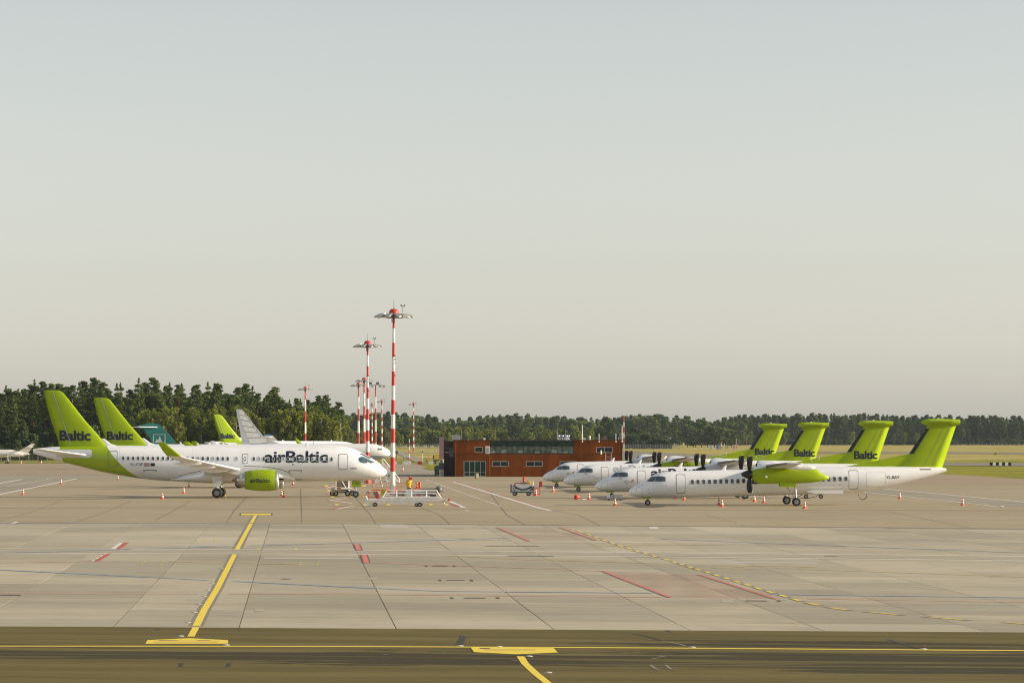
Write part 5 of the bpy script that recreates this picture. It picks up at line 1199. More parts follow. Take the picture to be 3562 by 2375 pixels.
for x, zt, y_ in ((1690, 290, .02), (1860, 375, .02), (2032, 375, .02), (2095, 292, .02)):
    MB().tube((rx(x), y_, HB - .25), (rx(x), y_, BX(0, zt)[1]), .07 if zt < 300 else .05, .05, 8).lathe([(0, .1), (.15, .12), (.2, .08)], 8, Matrix.Translation((rx(x), y_, HB - .3)) @ Matrix.Rotation(-math.pi / 2, 4, 'Y')).build('roof_antenna', M_wpaint, bd)
for x, zt in ((452, 345), (1435, 330), (1523, 330), (2062, 410), (2078, 370)): MB().tube((rx(x), 2, HB), (rx(x), 2, BX(0, zt)[1]), .025, .015, 5).build('roof_antenna', M_galv, bd)
MB().lathe([(0, .12), (.35, .12), (.45, .2), (.65, .18), (.75, 0)], 12, Matrix.Translation((rx(1768), 2, HB)) @ Matrix.Rotation(-math.pi / 2, 4, 'Y')).build('roof_camera', M_wpaint, bd)
MB().box((rx(1712), 2.5, HB + .2), (.5, .4, .4)).build('roof_unit', M_wpaint, bd)
# dark annex on the shaded end
ax = thing('plant_annex', 'dark steel annex in the shade at the left end of the brown building', 'annex', at(1579, DBd + 3))
a0, a1 = (1543.5 - 1579) / sBd, -.2
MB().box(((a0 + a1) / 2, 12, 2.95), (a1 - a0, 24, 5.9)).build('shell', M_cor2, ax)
for k in range(5): MB().box((a0 + .18 + k * .2, -.04, 2.1), (.10, .06, 4.0)).build('cladding_rib', M_gasket, ax)
MB().box((a0 + 1.25, -.06, 3.9), (.75, .1, 1.3)).box((a0 + .75, -.1, 4.72), (1.5, .12, .1)).build('louvre', M_dgrey, ax)
MB().box((a0 + .5, -.2, 4.0), (.6, .2, .08)).build('lamp', M_wpaint, ax)
c_ = thing('container', 'blue-grey equipment container beside the dark annex', 'container', at(1536, DBd + 8)); MB().box((0, 1.2, 1.1), (1.0, 2.4, 2.2)).build('shell', pm('blue_grey_paint', (.10, .14, .18), .5), c_); MB().box((0, -.03, 1.1), (.85, .05, 1.9)).build('door', pm('blue_grey_door', (.12, .17, .22), .5), c_)
c_ = thing('waste_container', 'dark green wheeled waste container left of the annex', 'container', at(1523, DBd + 2)); MB().prism([(-.5, .25), (.5, .25), (.6, 1.5), (-.6, 1.5)], 1.0).build('bin', pm('dark_green_plastic', (.03, .06, .055), .5), c_); MB().prism([(-.65, 1.5), (.65, 1.5), (.5, 1.8), (-.3, 1.85)], 1.1).build('lid', pm('dark_lid', (.05, .08, .08), .5), c_)
for sx in (-.4, .4): wheel_parts(c_, sx, 0, .13, .13, .08)
for k in range(4):
    t = thing('bollard', 'pale bollard by the dark annex, number %s from the left' % ('one', 'two', 'three', 'four')[k], 'bollard', at(1529 + k * 4.2, DBd + 1), 0, 'bollards by the annex')
    t['label'] = ('leftmost', 'second from left', 'third from left', 'rightmost')[k] + ' of four pale bollards by the dark annex'
    MB().tube((0, 0, 0), (0, 0, 1.15), .08, n=8).build('post', M_beige, t); MB().tube((0, 0, 1.15), (0, 0, 1.2), .09, .05, 8).build('cap', M_beige, t)
t = thing('floor_sign', 'yellow box sign standing before the glazed entrance', 'sign', at(1660, DY(1664)))
MB().box((0, 0, .42), (.5, .35, .85)).build('body', M_yellow, t); MB().box((.02, -.19, .45), (.34, .03, .55)).build('face', M_wpaint, t); MB().box((-.3, 0, .4), (.12, .36, .8)).build('side', M_black, t)
t = thing('panel_board', 'tall pinkish grey panel standing left of the annex roof', 'panel', at(1536, 760)); MB().box((0, 0, 4.2), (1.0, .2, 4.6)).build('board', pm('mauve_panel', (.28, .17, .2), .6), t); MB().tube((-.4, 0, 0), (-.4, 0, 2), .06).tube((.4, 0, 0), (.4, 0, 2), .06).build('post', M_galv, t)
# excavator half hidden behind the annex
t = thing('excavator', 'small yellow wheeled excavator partly hidden behind the annex', 'excavator', at(1523, 860))
MB().prism([(-.85, 1.2), (.85, 1.2), (.85, 2.1), (.5, 2.3), (-.85, 2.3)], 1.6).build('engine_cover', M_yellow, t); MB().box((-.95, 0, 1.7), (.5, 1.5, .9)).build('counterweight', M_dgrey, t)
MB().box((.75, -.3, 2.4), (.8, .8, 1.5)).build('cab', M_wing, t); MB().box((0, 0, .95), (2.0, 1.2, .35)).build('chassis', M_dgrey, t)
MB().tube((.7, .4, 1.8), (1.9, .4, 3.2), .14).tube((1.9, .4, 3.2), (2.7, .4, 1.2), .1).build('boom', M_yellow, t)
for sx in (-.75, .75):
    for sy in (-.65, .65): wheel_parts(t, sx, sy, .45, .45, .3)
# jersey barriers and posts on the far pavement edge
def barrier(label, px, py, w, h, mat):
    t = thing('barrier_block', label, 'barrier', at(px, DY(py)), 0, 'plastic barriers on the far edge')
    MB().prism([(-w / 2, 0), (w / 2, 0), (w / 2 * .96, h * .35), (w / 2 * .92, h), (-w / 2 * .92, h), (-w / 2 * .96, h * .35)], .45).build('body', mat, t)
    MB().box((0, -.24, h * .55), (w * .5, .04, h * .22)).build('slot', M_dgrey if mat is M_redp else M_lgrey, t); return t
barrier('left of two white plastic barriers under the striped pole', 1408, 1614.5, 1.15, .62, M_wpaint)
barrier('right, taller of two white plastic barriers under the striped pole', 1421.5, 1614, 1.05, .8, M_wpaint)
barrier('red plastic barrier on the far pavement edge', 1461, 1615.5, 1.2, .8, M_redp)
barrier('lone white plastic barrier right of the red one', 1499, 1614.8, 1.15, .75, M_wpaint)
barrier('white plastic barrier just right of the tallest mast', 1374, 1614.5, .7, .7, M_wpaint)
t = thing('sign_board', 'dark cross-shaped works sign near the excavator', 'sign', at(1485, 900)); MB().tube((-.25, 0, 0), (.25, 0, 1.1), .06).tube((.25, 0, 0), (-.25, 0, 1.1), .06).tube((-.3, 0, .5), (.3, 0, .5), .05).build('frame', M_brass, t); MB().box((-.3, 0, 1.15), (.18, .05, .3)).box((.3, 0, 1.15), (.18, .05, .3)).build('board', M_dgrey, t)
t = thing('grey_cabinet', 'pale grey box cabinet left of the striped pole', 'cabinet', at(1405, 935)); MB().box((0, 0, .75), (.55, .5, 1.5)).build('body', M_lgrey, t); MB().box((0, -.26, .8), (.42, .03, 1.1)).build('door', M_galv, t)
t = thing('lamp_post', 'thin grey post on the grass left of the excavator', 'post', at(1469.5, 925)); MB().tube((0, 0, 0), (0, 0, 3.2), .09, .07, 8).build('post', M_galv, t); MB().box((0, 0, 2.7), (.28, .25, .55)).build('box', M_dgrey, t)
t = thing('round_sign', 'dark round-topped unit just right of the tallest mast', 'sign', at(1379, 880)); MB().tube((0, 0, 0), (0, 0, 2.4), .16, n=8).build('post', M_dgrey, t); MB().lathe([(-.1, .45), (.1, .45), (.14, .3)], 14, Matrix.Translation((0, 0, 2.7)) @ Matrix.Rotation(math.pi / 2, 4, 'Z')).build('disc', M_dgrey, t)
t = thing('low_container', 'long dark low unit behind the grey-bellied jet nose', 'container', at(1349, 1000)); MB().box((0, 0, 1.6), (2.6, 1.2, 1.3)).build('body', pm('slate_panel', (.05, .06, .065), .6), t); MB().box((-1, 0, .5), (.15, .8, 1)).box((1, 0, .5), (.15, .8, 1)).build('leg', M_dgrey, t)

# ------------------------------------------------------------------ traffic cones
M_cone = pm('cone_orange', (.62, .085, .018), .5, .12); M_refl = pm('cone_white_band', (.80, .78, .74), .4, .08)
MZ = Matrix.Rotation(-math.pi / 2, 4, 'Y')
cone_meshes = (MB().box((0, 0, .025), (.42, .42, .05)).mesh('cone_base', M_cone),
               MB().lathe([(.05, .155), (.24, .125)], 16, MZ).lathe([(.38, .103), (.50, .085)], 16, MZ).lathe([(.64, .058), (.76, .035), (.765, 0)], 16, MZ).mesh('cone_body', M_cone),
               MB().lathe([(.24, .127), (.38, .105)], 16, MZ, close=False).lathe([(.50, .087), (.64, .060)], 16, MZ, close=False).mesh('cone_bands', M_refl))
def cone(label, loc, sc=1.0, rot=None):
    t = thing('traffic_cone', label, 'traffic cone', loc, R.uniform(0, .6), 'traffic cones round the parked aircraft')
    t.scale = (sc, sc, sc)
    if rot: t.rotation_euler = rot
    ob('base', cone_meshes[0], t); ob('body', cone_meshes[1], t); ob('reflective_band', cone_meshes[2], t)
    return t
for label, px, py in (('cone at the lower left, darkest, on the white stand line', 79.5, 1720.6), ('cone on the end of the white line under the green tail', 212, 1682.8), ('cone under the green belly of the nearest airliner', 410, 1669.4),
                      ('cone just under the wing tip, farther of three left of the main wheels', 658, 1692.6), ('middle cone of three left of the airliner main wheels', 639, 1715.6), ('nearest cone left of the airliner main wheels', 565, 1736.4),
                      ('nearest cone in front of the green jet engine', 986.5, 1729.3), ('cone half hidden behind another before the jet engine', 979.5, 1725.5), ('cone behind the jet engine, left of a pair', 977.5, 1688.7), ('cone behind the jet engine, right of a pair', 1019.8, 1687),
                      ('cone left of the third turboprop nose wheel', 1924.7, 1710.8), ('cone left of the second turboprop nose wheel', 2049, 1737), ('cone left of the nearest turboprop nose wheel', 2139.5, 1759.3),
                      ('cone peeping out under the nearest turboprop, leftmost', 2348, 1734.5), ('cone peeping out under the nearest turboprop behind its door', 2379.6, 1738.9), ('farther cone of the close pair under the turboprop', 2500.6, 1756.3), ('nearer cone of the close pair under the turboprop', 2511.6, 1762.3),
                      ('cone below the propeller, left of a pair', 2624, 1744.4), ('cone below the propeller, right of a pair', 2656.8, 1748.9), ('cone right of the nearest turboprop main wheels', 2799.4, 1768.2), ('cone on the right below the turboprop tail', 3129.5, 1734.3), ('rightmost cone in the photo, on the white stand line', 3348.7, 1757.3),
                      ('small distant cone under the business jet tail', 72.7, 1613.9), ('small distant cone under the airliner tail cone', 143.9, 1612.6)):
    cone(label, G(px, py), 1.0 if py > 1640 else 1.2)
cone('small orange cone lying far behind the airliner belly', G(688, 1679) + Vector((0, 0, .17)), .8, (0, math.radians(80), 0))
t = thing('delineator_post', 'orange and white post on the dark pavement left of the annex', 'post', G(1401, 1640)); MB().tube((0, 0, 0), (0, 0, .35), .14, .12, 10).tube((0, 0, .7), (0, 0, 1.0), .12, .1, 10).build('orange_part', M_cone, t); MB().tube((0, 0, .35), (0, 0, .7), .12, n=10).build('white_part', M_refl, t)
# ------------------------------------------------------------------ ground equipment
def frame_of(px0, y0):                              # local metres from enlarged-view pixels for a thing standing at photo row y0
    D_ = DY(y0); s_ = F / D_
    return D_, s_
# white towable belt loader in the foreground
D_, s_ = frame_of(1420, 1760.8)
bl = thing('belt_loader', 'long white towable belt loader with guard rails before the tallest mast', 'belt loader', at(1420, D_))
L_ = lambda x, y: ((1120 + x / 4.704 - 1420) / s_, (1760.8 - (1680 + y / 4.704)) / s_)
def lbox(mb, x0, x1, y0, y1, yc, w, mi=0):
    a, b = L_(x0, y1), L_(x1, y0); mb.box(((a[0] + b[0]) / 2, yc, (a[1] + b[1]) / 2), (b[0] - a[0], w, b[1] - a[1]), mi); return mb
for yc in (-.55, .55):
    lbox(MB(), 765, 2050, 252, 282, yc, .1).build('side_beam', M_wpaint, bl)
    MB().prism([L_(880, 322), L_(905, 292), L_(1690, 285), L_(1720, 290), L_(1700, 312), L_(1590, 334), L_(1270, 334), L_(1215, 326)], .12, Matrix.Translation((0, yc * .8, 0))).build('lower_beam', M_wpaint, bl)
    rl = MB()
    pts = [L_(990, 238), L_(1062, 112), L_(1872, 112), L_(1948, 238)]
    rl.path([(p[0], yc * 1.05, p[1]) for p in pts], .032, 6)
    for x in (1222, 1468, 1712): rl.tube((L_(x, 0)[0], yc * 1.05, L_(0, 114)[1]), (L_(x, 0)[0], yc * 1.05, L_(0, 230)[1]), .03, n=6)
    m0, m1_ = L_(1032, 162), L_(1900, 162); rl.tube((m0[0], yc * 1.05, m0[1]), (m1_[0], yc * 1.05, m1_[1]), .025, n=6)
    rl.build('guard_rail', M_wpaint, bl)
lbox(MB(), 985, 1950, 222, 246, 0, 1.25).build('walkway', M_wpaint, bl)
lbox(MB(), 800, 2040, 258, 272, 0, 1.0).build('belt', M_dgrey, bl)
lbox(MB(), 790, 1720, 284, 306, -.47, .05).build('side_skirt', M_wpaint, bl)
MB().prism([L_(712, 205), L_(735, 225), L_(760, 320), L_(800, 345), L_(880, 322), L_(880, 345), L_(800, 372), L_(745, 365), L_(712, 330)], .9).build('loading_lip', M_wpaint, bl)
MB().tube((L_(712, 0)[0], -.4, L_(0, 180)[1]), (L_(716, 0)[0], -.4, L_(0, 210)[1]), .03, n=5).build('lip_pin', M_redp, bl)
for x, r_ in ((865, .19), (1602, .2), (1545, .17)):
    for yy in (-.5, .5): wheel_parts(bl, L_(x, 0)[0] + (.05 if yy > 0 else 0), yy, r_, r_, .16)
MB().tube((L_(1150, 285)[0], -.45, L_(0, 275)[1]), (L_(1250, 330)[0], -.45, L_(0, 322)[1]), .04).build('lift_strut', M_galv, bl)
MB().tube((L_(1940, 0)[0], 0, L_(0, 285)[1]), (L_(2075, 0)[0], 0, L_(0, 272)[1]), .09, n=8).tube((L_(1998, 0)[0], 0, L_(0, 285)[1]), (L_(1998, 0)[0], 0, L_(0, 338)[1]), .05, n=6).build('tow_hitch', M_wpaint, bl)
MB().lathe([(-.3, .1), (-.28, .12), (.28, .12), (.3, .1)], 12, Matrix.Translation((L_(2080, 0)[0], 0, L_(0, 272)[1])) @ Matrix.Rotation(math.pi / 2, 4, 'Z')).build('end_roller', M_redp, bl)
for x in (1425, 1062, 2010): lbox(MB(), x - 16, x + 16, 308 if x < 2000 else 258, 320 if x < 2000 else 276, -.64, .02).build('placard', M_yellow, bl)
# grey pipe cart with brush head, just behind
D_, s_ = frame_of(0, 1738.0)
pc = thing('pipe_trolley', 'low trolley of grey pipes with wire bundle, behind the white belt loader', 'trolley', at(1420, D_))
L_ = lambda x, y: ((1100 + x / 4.355 - 1420) / s_, (1738.0 - (1560 + y / 4.355)) / s_)
for y_, r_, x0, x1, m in ((608, .06, 1560, 1830, M_dgrey), (640, .13, 1480, 1660, M_wpaint), (660, .1, 1200, 1840, M_galv), (690, .12, 1180, 1760, M_galv), (705, .07, 1050, 1520, M_wpaint)):
    MB().tube((L_(x0, 0)[0], .1 * (y_ % 3), L_(0, y_)[1]), (L_(x1, 0)[0], .1 * (y_ % 3), L_(0, y_)[1]), r_, n=8).build('pipe', m, pc)
MB().lathe([(-.35, .12), (-.2, .32), (0, .38), (.2, .34), (.35, .15)], 12, Matrix.Translation((L_(1855, 0)[0], 0, L_(0, 618)[1]))).build('wire_bundle', M_dgrey, pc)
MB().tube((L_(1893, 0)[0], 0, L_(0, 715)[1]), (L_(1928, 0)[0], 0, L_(0, 598)[1]), .03, n=5).build('handle', M_dgrey, pc)
MB().box((L_(1770, 0)[0], 0, L_(0, 708)[1]), (.6, .5, .2)).build('battery_box', M_black, pc)
MB().box((L_(1400, 0)[0], -.4, L_(0, 655)[1]), (.62, .3, .85)).prism([(L_(1365, 0)[0], L_(0, 610)[1]), (L_(1440, 0)[0], L_(0, 610)[1]), (L_(1430, 0)[0], L_(0, 592)[1]), (L_(1375, 0)[0], L_(0, 592)[1])], .3, Matrix.Translation((0, -.4, 0))).build('control_cabinet', M_lgrey, pc)
for x in (1230, 1310, 1560): MB().box((L_(x, 0)[0], -.2, L_(0, 702)[1]), (.25, .2, .22)).build('valve', M_redp if x == 1560 else M_brass, pc)
for x in (1240, 1700):
    for yy in (-.35, .35): wheel_parts(pc, L_(x, 0)[0], yy, .16, .16, .12)
MB().box((L_(1470, 0)[0], 0, .3), (3.6, .6, .08)).build('chassis', M_galv, pc)
# red wire cage with reel
D_, s_ = frame_of(0, 1733.0)
rc = thing('wire_cage_trolley', 'red wire cage trolley with hose reel left of the tallest mast foot', 'trolley', at(1310, D_))
L_ = lambda x, y: ((1100 + x / 4.355 - 1310) / s_, (1733.0 - (1560 + y / 4.355)) / s_)
mb = MB(); a, b = L_(798, 748), L_(935, 652)
for x in (a[0], b[0]):
    for yy in (-.4, .4): mb.tube((x, yy, .02), (x, yy, b[1]), .035, n=6)
for z in (.15, b[1]):
    for yy in (-.4, .4): mb.tube((a[0], yy, z), (b[0], yy, z), .035, n=6)
    for x in (a[0], b[0]): mb.tube((x, -.4, z), (x, .4, z), .035, n=6)
mb.build('frame', M_redp, rc)
mb = MB()
for k in range(1, 9): x = a[0] + (b[0] - a[0]) * k / 9; mb.tube((x, -.4, .15), (x, -.4, b[1]), .010, n=4)
for k in range(1, 5): z = .15 + (b[1] - .15) * k / 5; mb.tube((a[0], -.4, z), (b[0], -.4, z), .010, n=4)
mb.build('mesh_panel', M_beige, rc)
MB().box(((a[0] + b[0]) / 2, 0, b[1] + .04), (b[0] - a[0], .8, .06)).build('lid', M_wpaint, rc)
MB().lathe([(-.16, .0), (-.16, .26), (-.1, .27), (-.1, .15), (.1, .15), (.1, .27), (.16, .26), (.16, 0)], 16, Matrix.Translation((L_(932, 0)[0], -.1, .27)) @ Matrix.Rotation(math.pi / 2, 4, 'Z')).build('hose_reel', M_flagred, rc)
MB().box((a[0] - .18, 0, b[1] - .1), (.22, .3, .3)).build('head_lamp', M_galv, rc)
MB().box((b[0] + .1, -.1, b[1] - .1), (.3, .3, .35)).build('motor', M_wpaint, rc)
# orange platform trolley with railing, yellow hoses and red locker
D_, s_ = frame_of(0, 1722.0)
oc = thing('platform_trolley', 'orange railed platform trolley with yellow hose bundles behind the mast', 'trolley', at(1380, D_))
L_ = lambda x, y: ((1100 + x / 4.355 - 1380) / s_, (1722.0 - (1560 + y / 4.355)) / s_)
a, b = L_(850, 640), L_(1560, 618)
MB().box(((a[0] + b[0]) / 2, 0, (a[1] + b[1]) / 2), (b[0] - a[0], 1.3, .22)).build('deck', M_orange, oc)
mb = MB(); z1 = L_(0, 532)[1]; x0, x1 = L_(865, 0)[0], L_(1380, 0)[0]
for x in (x0, x0 + 1.6, x0 + 3.2, x1): mb.tube((x, .6, a[1]), (x, .6, z1), .03, n=6)
mb.tube((x0, -.6, a[1]), (x0, -.6, z1), .03, n=6); mb.tube((x0, -.6, z1), (x0, .6, z1), .03, n=6)
mb.tube((x0, .6, z1), (x1, .6, z1 + .12), .03, n=6).tube((x0, .6, z1 - .35), (x1, .6, z1 - .3), .022, n=6)
mb.build('railing', M_orange, oc)
hz = [(490, .28), (510, .30), (530, .31), (550, .29), (575, .27)]
for i, (yy, r_) in enumerate(hz): MB().lathe([(r_ * math.cos(q) * 0 + .09 * math.sin(q), r_ + .09 * math.cos(q)) for q in [2 * math.pi * k / 8 for k in range(9)]], 14, Matrix.Translation((L_(1408 - 6 * (i % 2), 0)[0], -.1, L_(0, yy)[1])) @ Matrix.Rotation(math.pi / 2 + .12 * i, 4, 'Y'), close=False).build('hose_coil', M_yellow, oc)
MB().tube((L_(1408, 0)[0], -.1, L_(0, 615)[1]), (L_(1408, 0)[0], -.1, L_(0, 475)[1]), .2, .24, 10).build('hose_drum', pm('olive_hose', (.42, .34, .04), .6, .25), oc)
MB().prism([(L_(960, 0)[0], L_(0, 632)[1]), (L_(1060, 0)[0], L_(0, 628)[1]), (L_(1040, 0)[0], L_(0, 700)[1]), (L_(985, 0)[0], L_(0, 735)[1])], .5, Matrix.Translation((0, -.7, 0))).build('folded_tarp', pm('olive_tarp', (.40, .36, .03), .7, .25), oc)
mb = MB(); p, q = L_(1450, 600), L_(1575, 508)
for x in (p[0], (p[0] + q[0]) / 2, q[0]): mb.tube((x, -.3, p[1]), (x, -.3, q[1]), .035, n=6).tube((x, .3, p[1]), (x, .3, q[1]), .035, n=6)
for z in (p[1], q[1]): mb.tube((p[0], -.3, z), (q[0], -.3, z), .035, n=6).tube((p[0], .3, z), (q[0], .3, z), .035, n=6)
mb.build('locker_frame', M_orange, oc)
MB().box((L_(1560, 0)[0], .1, L_(0, 555)[1]), (.25, .6, .7)).build('locker', M_redp, oc)
MB().tube((L_(1415, 0)[0], .2, L_(0, 480)[1]), (L_(1415, 0)[0], .2, L_(0, 420)[1]), .12, n=8).tube((L_(1440, 0)[0], .2, L_(0, 478)[1]), (L_(1440, 0)[0], .2, L_(0, 432)[1]), .1, n=8, mi=1).build('extinguisher', [M_redp, M_flagred], oc)
for x in (900, 1500):
    for yy in (-.5, .5): wheel_parts(oc, L_(x, 0)[0], yy, .24, .24, .16)
MB().box((L_(1200, 0)[0], 0, .45), (4.6, .7, .12)).build('chassis', M_galv, oc)
t = cone('cone strapped upright on the orange trolley by the red locker', at(1451, D_ - .2, L_(0, 598)[1]))
# beige boarding steps behind the nose gear
D_, s_ = frame_of(0, 1726.0)
st = thing('boarding_steps', 'beige wheeled boarding steps behind the nearest airliner nose gear', 'steps', at(1190, D_ + 1.2))
w2 = (1213.6 - 1166.8) / s_ / 2
for k in range(12): MB().box((0, .3 + k * .26, .55 + k * .23), (2 * w2 - .1, .27, .06)).box((0, .17 + k * .26, .44 + k * .23), (2 * w2 - .12, .02, .16), 1).build('tread', [M_beige, M_brass], st)  # dark riser under each tread paints the shade between the steps
for x in (-w2, w2): MB().prism([(.1, .35), (3.6, 3.4), (3.6, 3.65), (.1, .65)], .06, Matrix.Translation((x, 0, 0)) @ Matrix.Rotation(math.pi / 2, 4, 'Z')).build('stringer', M_beige, st)
for x in (-w2 + .05, w2 - .05): MB().tube((x, .1, .5), (x, .1, 2.6), .04).tube((x, .1, 1.4), (x, 3.4, 4.4), .035).tube((x, 2.6, .4), (x, 2.6, 3.0), .05).build('handrail', M_wpaint, st)
MB().tube((-w2 + .3, 0, 2.4), (w2 - .3, -.05, .9), .05, n=6).build('brace', M_wpaint, st)
MB().box((0, 1.2, .42), (2.3, 2.6, .14)).build('chassis', M_brass, st)
MB().tube((-.1, -.5, .85), (1.15, -.5, .85), .12, n=10).build('hydraulic_tank', M_wpaint, st)
MB().box((-1.0, -.3, .7), (.5, .4, .45)).build('hitch_box', M_galv, st)
for x in (-1.05, -.72, .65, 1.15): wheel_parts(st, x, -.35, .33, .33, .17)
# white steps between the second airliner and the mast
D_, s_ = frame_of(0, 1680.0)
ws = thing('boarding_steps', 'white wheeled steps with sloping handrails behind the tallest mast', 'steps', at(1330, D_))
L_ = lambda x, y: ((1300 + x / 7.84 - 1330) / s_, (1680.0 - (1480 + y / 7.84)) / s_)
for yy in (-.5, .5):
    mb = MB(); mb.path([(L_(225, 0)[0], yy, L_(0, 905)[1]), (L_(270, 0)[0], yy, L_(0, 910)[1]), (L_(690, 0)[0], yy, L_(0, 1440)[1]), (L_(690, 0)[0], yy, L_(0, 1550)[1])], .045, 6)
    mb.path([(L_(225, 0)[0], yy, L_(0, 1000)[1]), (L_(260, 0)[0], yy, L_(0, 1005)[1]), (L_(670, 0)[0], yy, L_(0, 1540)[1])], .04, 6)
    for x, y0, y1 in ((225, 905, 1110), (250, 905, 1110), (380, 1030, 1300), (500, 1200, 1320)): mb.tube((L_(x, 0)[0], yy, L_(0, y0)[1]), (L_(x, 0)[0], yy, L_(0, y1)[1]), .04, n=6)
    mb.build('handrail', M_wpaint, ws)
    MB().prism([L_(230, 1080), L_(270, 1080), L_(670, 1545), L_(640, 1570)], .06, Matrix.Translation((0, yy * .9, 0))).build('stringer', M_wpaint, ws)
for k in range(10): MB().box((L_(280 + k * 39, 0)[0], 0, L_(0, 1110 + k * 46)[1]), (.28, .9, .05)).build('tread', M_galv, ws)
MB().path([(L_(250, 0)[0], 0, L_(0, 1110)[1]), (L_(330, 0)[0], 0, .35)], .07).path([(L_(380, 0)[0], 0, L_(0, 1240)[1]), (L_(330, 0)[0], 0, .35)], .06).build('support', M_wpaint, ws)
MB().box((L_(420, 0)[0], 0, .3), (2.4, 1.0, .1)).build('chassis', M_wpaint, ws)
for x in (300, 560):
    for yy in (-.5, .5): wheel_parts(ws, L_(x, 0)[0], yy, .2, .2, .12)
# tow bar trestle and red-white barrier behind the nose
D_, s_ = frame_of(0, 1690.0)
bb = thing('plank_barrier', 'red and white striped plank barrier seen under the airliner nose', 'barrier', at(1300, D_))
L_ = lambda x, y: ((900 + x / 4.704 - 1300) / s_, (1690.0 - (1500 + y / 4.704)) / s_)
for y_ in (800, 838):
    for k in range(10):
        x0 = 1672 + k * 44; MB().box(((L_(x0, 0)[0] + L_(x0 + 44, 0)[0]) / 2, 0, L_(0, y_)[1]), ((L_(44, 0)[0] - L_(0, 0)[0]) * .98, .06, .16)).build('plank', M_redp if k % 3 == 1 else M_wpaint, bb)
for x in (1690, 1900, 2100): MB().tube((L_(x, 0)[0], .05, 0), (L_(x, 0)[0], .05, L_(0, 790)[1]), .05, n=6).build('leg', M_galv, bb)
MB().tube((L_(1785, 0)[0], -.3, L_(0, 850)[1]), (L_(1785, 0)[0], -.3, L_(0, 795)[1]), .3, .28, 14).build('red_drum', M_redp, bb)
tr = thing('trestle', 'grey A-frame trestle under the airliner nose tip', 'trestle', at(1316, D_ - 6))
for sx in (-1, 1): MB().tube((sx * .55, -.3, 0), (sx * .12, 0, 1.5), .05, n=6).tube((sx * .55, .3, 0), (sx * .12, 0, 1.5), .05, n=6).build('leg', M_galv, tr)
MB().box((0, 0, 1.5), (.7, .3, .25)).build('head', M_galv, tr); MB().box((-.1, 0, .1), (1.4, .3, .1)).build('foot', M_wpaint, tr)
wheel_parts(tr, -.7, 0, .12, .12, .1)
# ground power cart by the building
D_, s_ = frame_of(0, 1723.7)
gp = thing('power_cart', 'grey wheeled power cart with draped black cable before the brown building', 'cart', at(1820, D_))
L_ = lambda x, y: ((1700 + x / 7.84 - 1820) / s_, (1723.7 - (1600 + y / 7.84)) / s_)
a, b = L_(745, 845), L_(1225, 650)
MB().prism([L_(740, 848), L_(1150, 848), L_(1225, 760), L_(1225, 700), L_(1180, 655), L_(745, 648)], 1.2).build('housing', M_lgrey, gp)
MB().prism([L_(640, 850), L_(745, 850), L_(745, 650), L_(700, 645), L_(655, 680)], 1.15).build('end_housing', M_galv, gp)
MB().box((L_(610, 0)[0], 0, L_(0, 770)[1]), (.16, 1.1, .95)).build('end_panel', M_dgrey, gp)
MB().box(((L_(640, 0)[0] + L_(1235, 0)[0]) / 2, 0, L_(0, 868)[1]), (L_(1235, 0)[0] - L_(640, 0)[0], 1.25, .15)).build('chassis', pm('teal_frame', (.03, .11, .10), .5), gp)
MB().path([(L_(690 + 480 * u, 0)[0], -.66, L_(0, 690 + 105 * math.sin(math.pi * min(1, u * .95)))[1]) for u in [k / 14 for k in range(15)]], .05).path([(L_(730 + 410 * u, 0)[0], -.68, L_(0, 745 + 55 * math.sin(math.pi * u))[1]) for u in [k / 12 for k in range(13)]], .07).build('cable', M_black, gp)
MB().box((L_(1180, 0)[0], -.61, L_(0, 770)[1]), (.45, .06, .5)).build('grille', M_dgrey, gp)
MB().box((L_(950, 0)[0], .1, L_(0, 625)[1]), (.75, .6, .18)).build('tray', M_dgrey, gp)
MB().lathe([(-.25, .05), (-.15, .2), (0, .25), (.15, .2), (.25, .05)], 12, Matrix.Translation((L_(1095, 0)[0], -.1, L_(0, 625)[1]))).build('yellow_bag', M_yellow, gp)
MB().box((L_(775, 0)[0], .2, L_(0, 625)[1]), (.6, .5, .1)).build('red_lid', M_redp, gp)
MB().tube((L_(860, 0)[0], 0, L_(0, 640)[1]), (L_(860, 0)[0], 0, L_(0, 540)[1]), .015, n=4).build('aerial', M_dgrey, gp)
MB().tube((L_(960, 0)[0], .2, L_(0, 600)[1]), (L_(960, 0)[0], .2, L_(0, 455)[1]), .15, n=12).build('red_extinguisher', M_redp, gp)
MB().box((L_(1195, 0)[0], -.4, L_(0, 690)[1]), (.2, .3, .3)).build('beacon', M_wpaint, gp)
for x in (710, 1085):
    for yy in (-.5, .5): wheel_parts(gp, L_(x + (12 if yy > 0 else 0), 0)[0], yy, .26, .26, .2)
cone('cone standing on top of the grey power cart', at(1853, D_ - .3, L_(0, 690)[1]), .8)
fr = thing('red_frame_stand', 'red tubular frame with fire extinguisher box beside the grey power cart', 'stand', at(1869, D_))
L2 = lambda x, y: ((1700 + x / 7.84 - 1869) / s_, (1723.7 - (1600 + y / 7.84)) / s_)
mb = MB()
for x in (1240, 1385): mb.tube((L2(x, 0)[0], 0, .02), (L2(x, 0)[0], 0, L2(0, 740)[1]), .05, n=6)
for y_ in (770, 930): mb.tube((L2(1170 if y_ > 900 else 1240, 0)[0], 0, L2(0, y_)[1]), (L2(1400, 0)[0], 0, L2(0, y_)[1]), .05, n=6)
mb.tube((L2(1395, 0)[0], 0, L2(0, 740)[1]), (L2(1395, 0)[0], 0, L2(0, 640)[1]), .04, n=6); mb.build('frame', M_redp, fr)
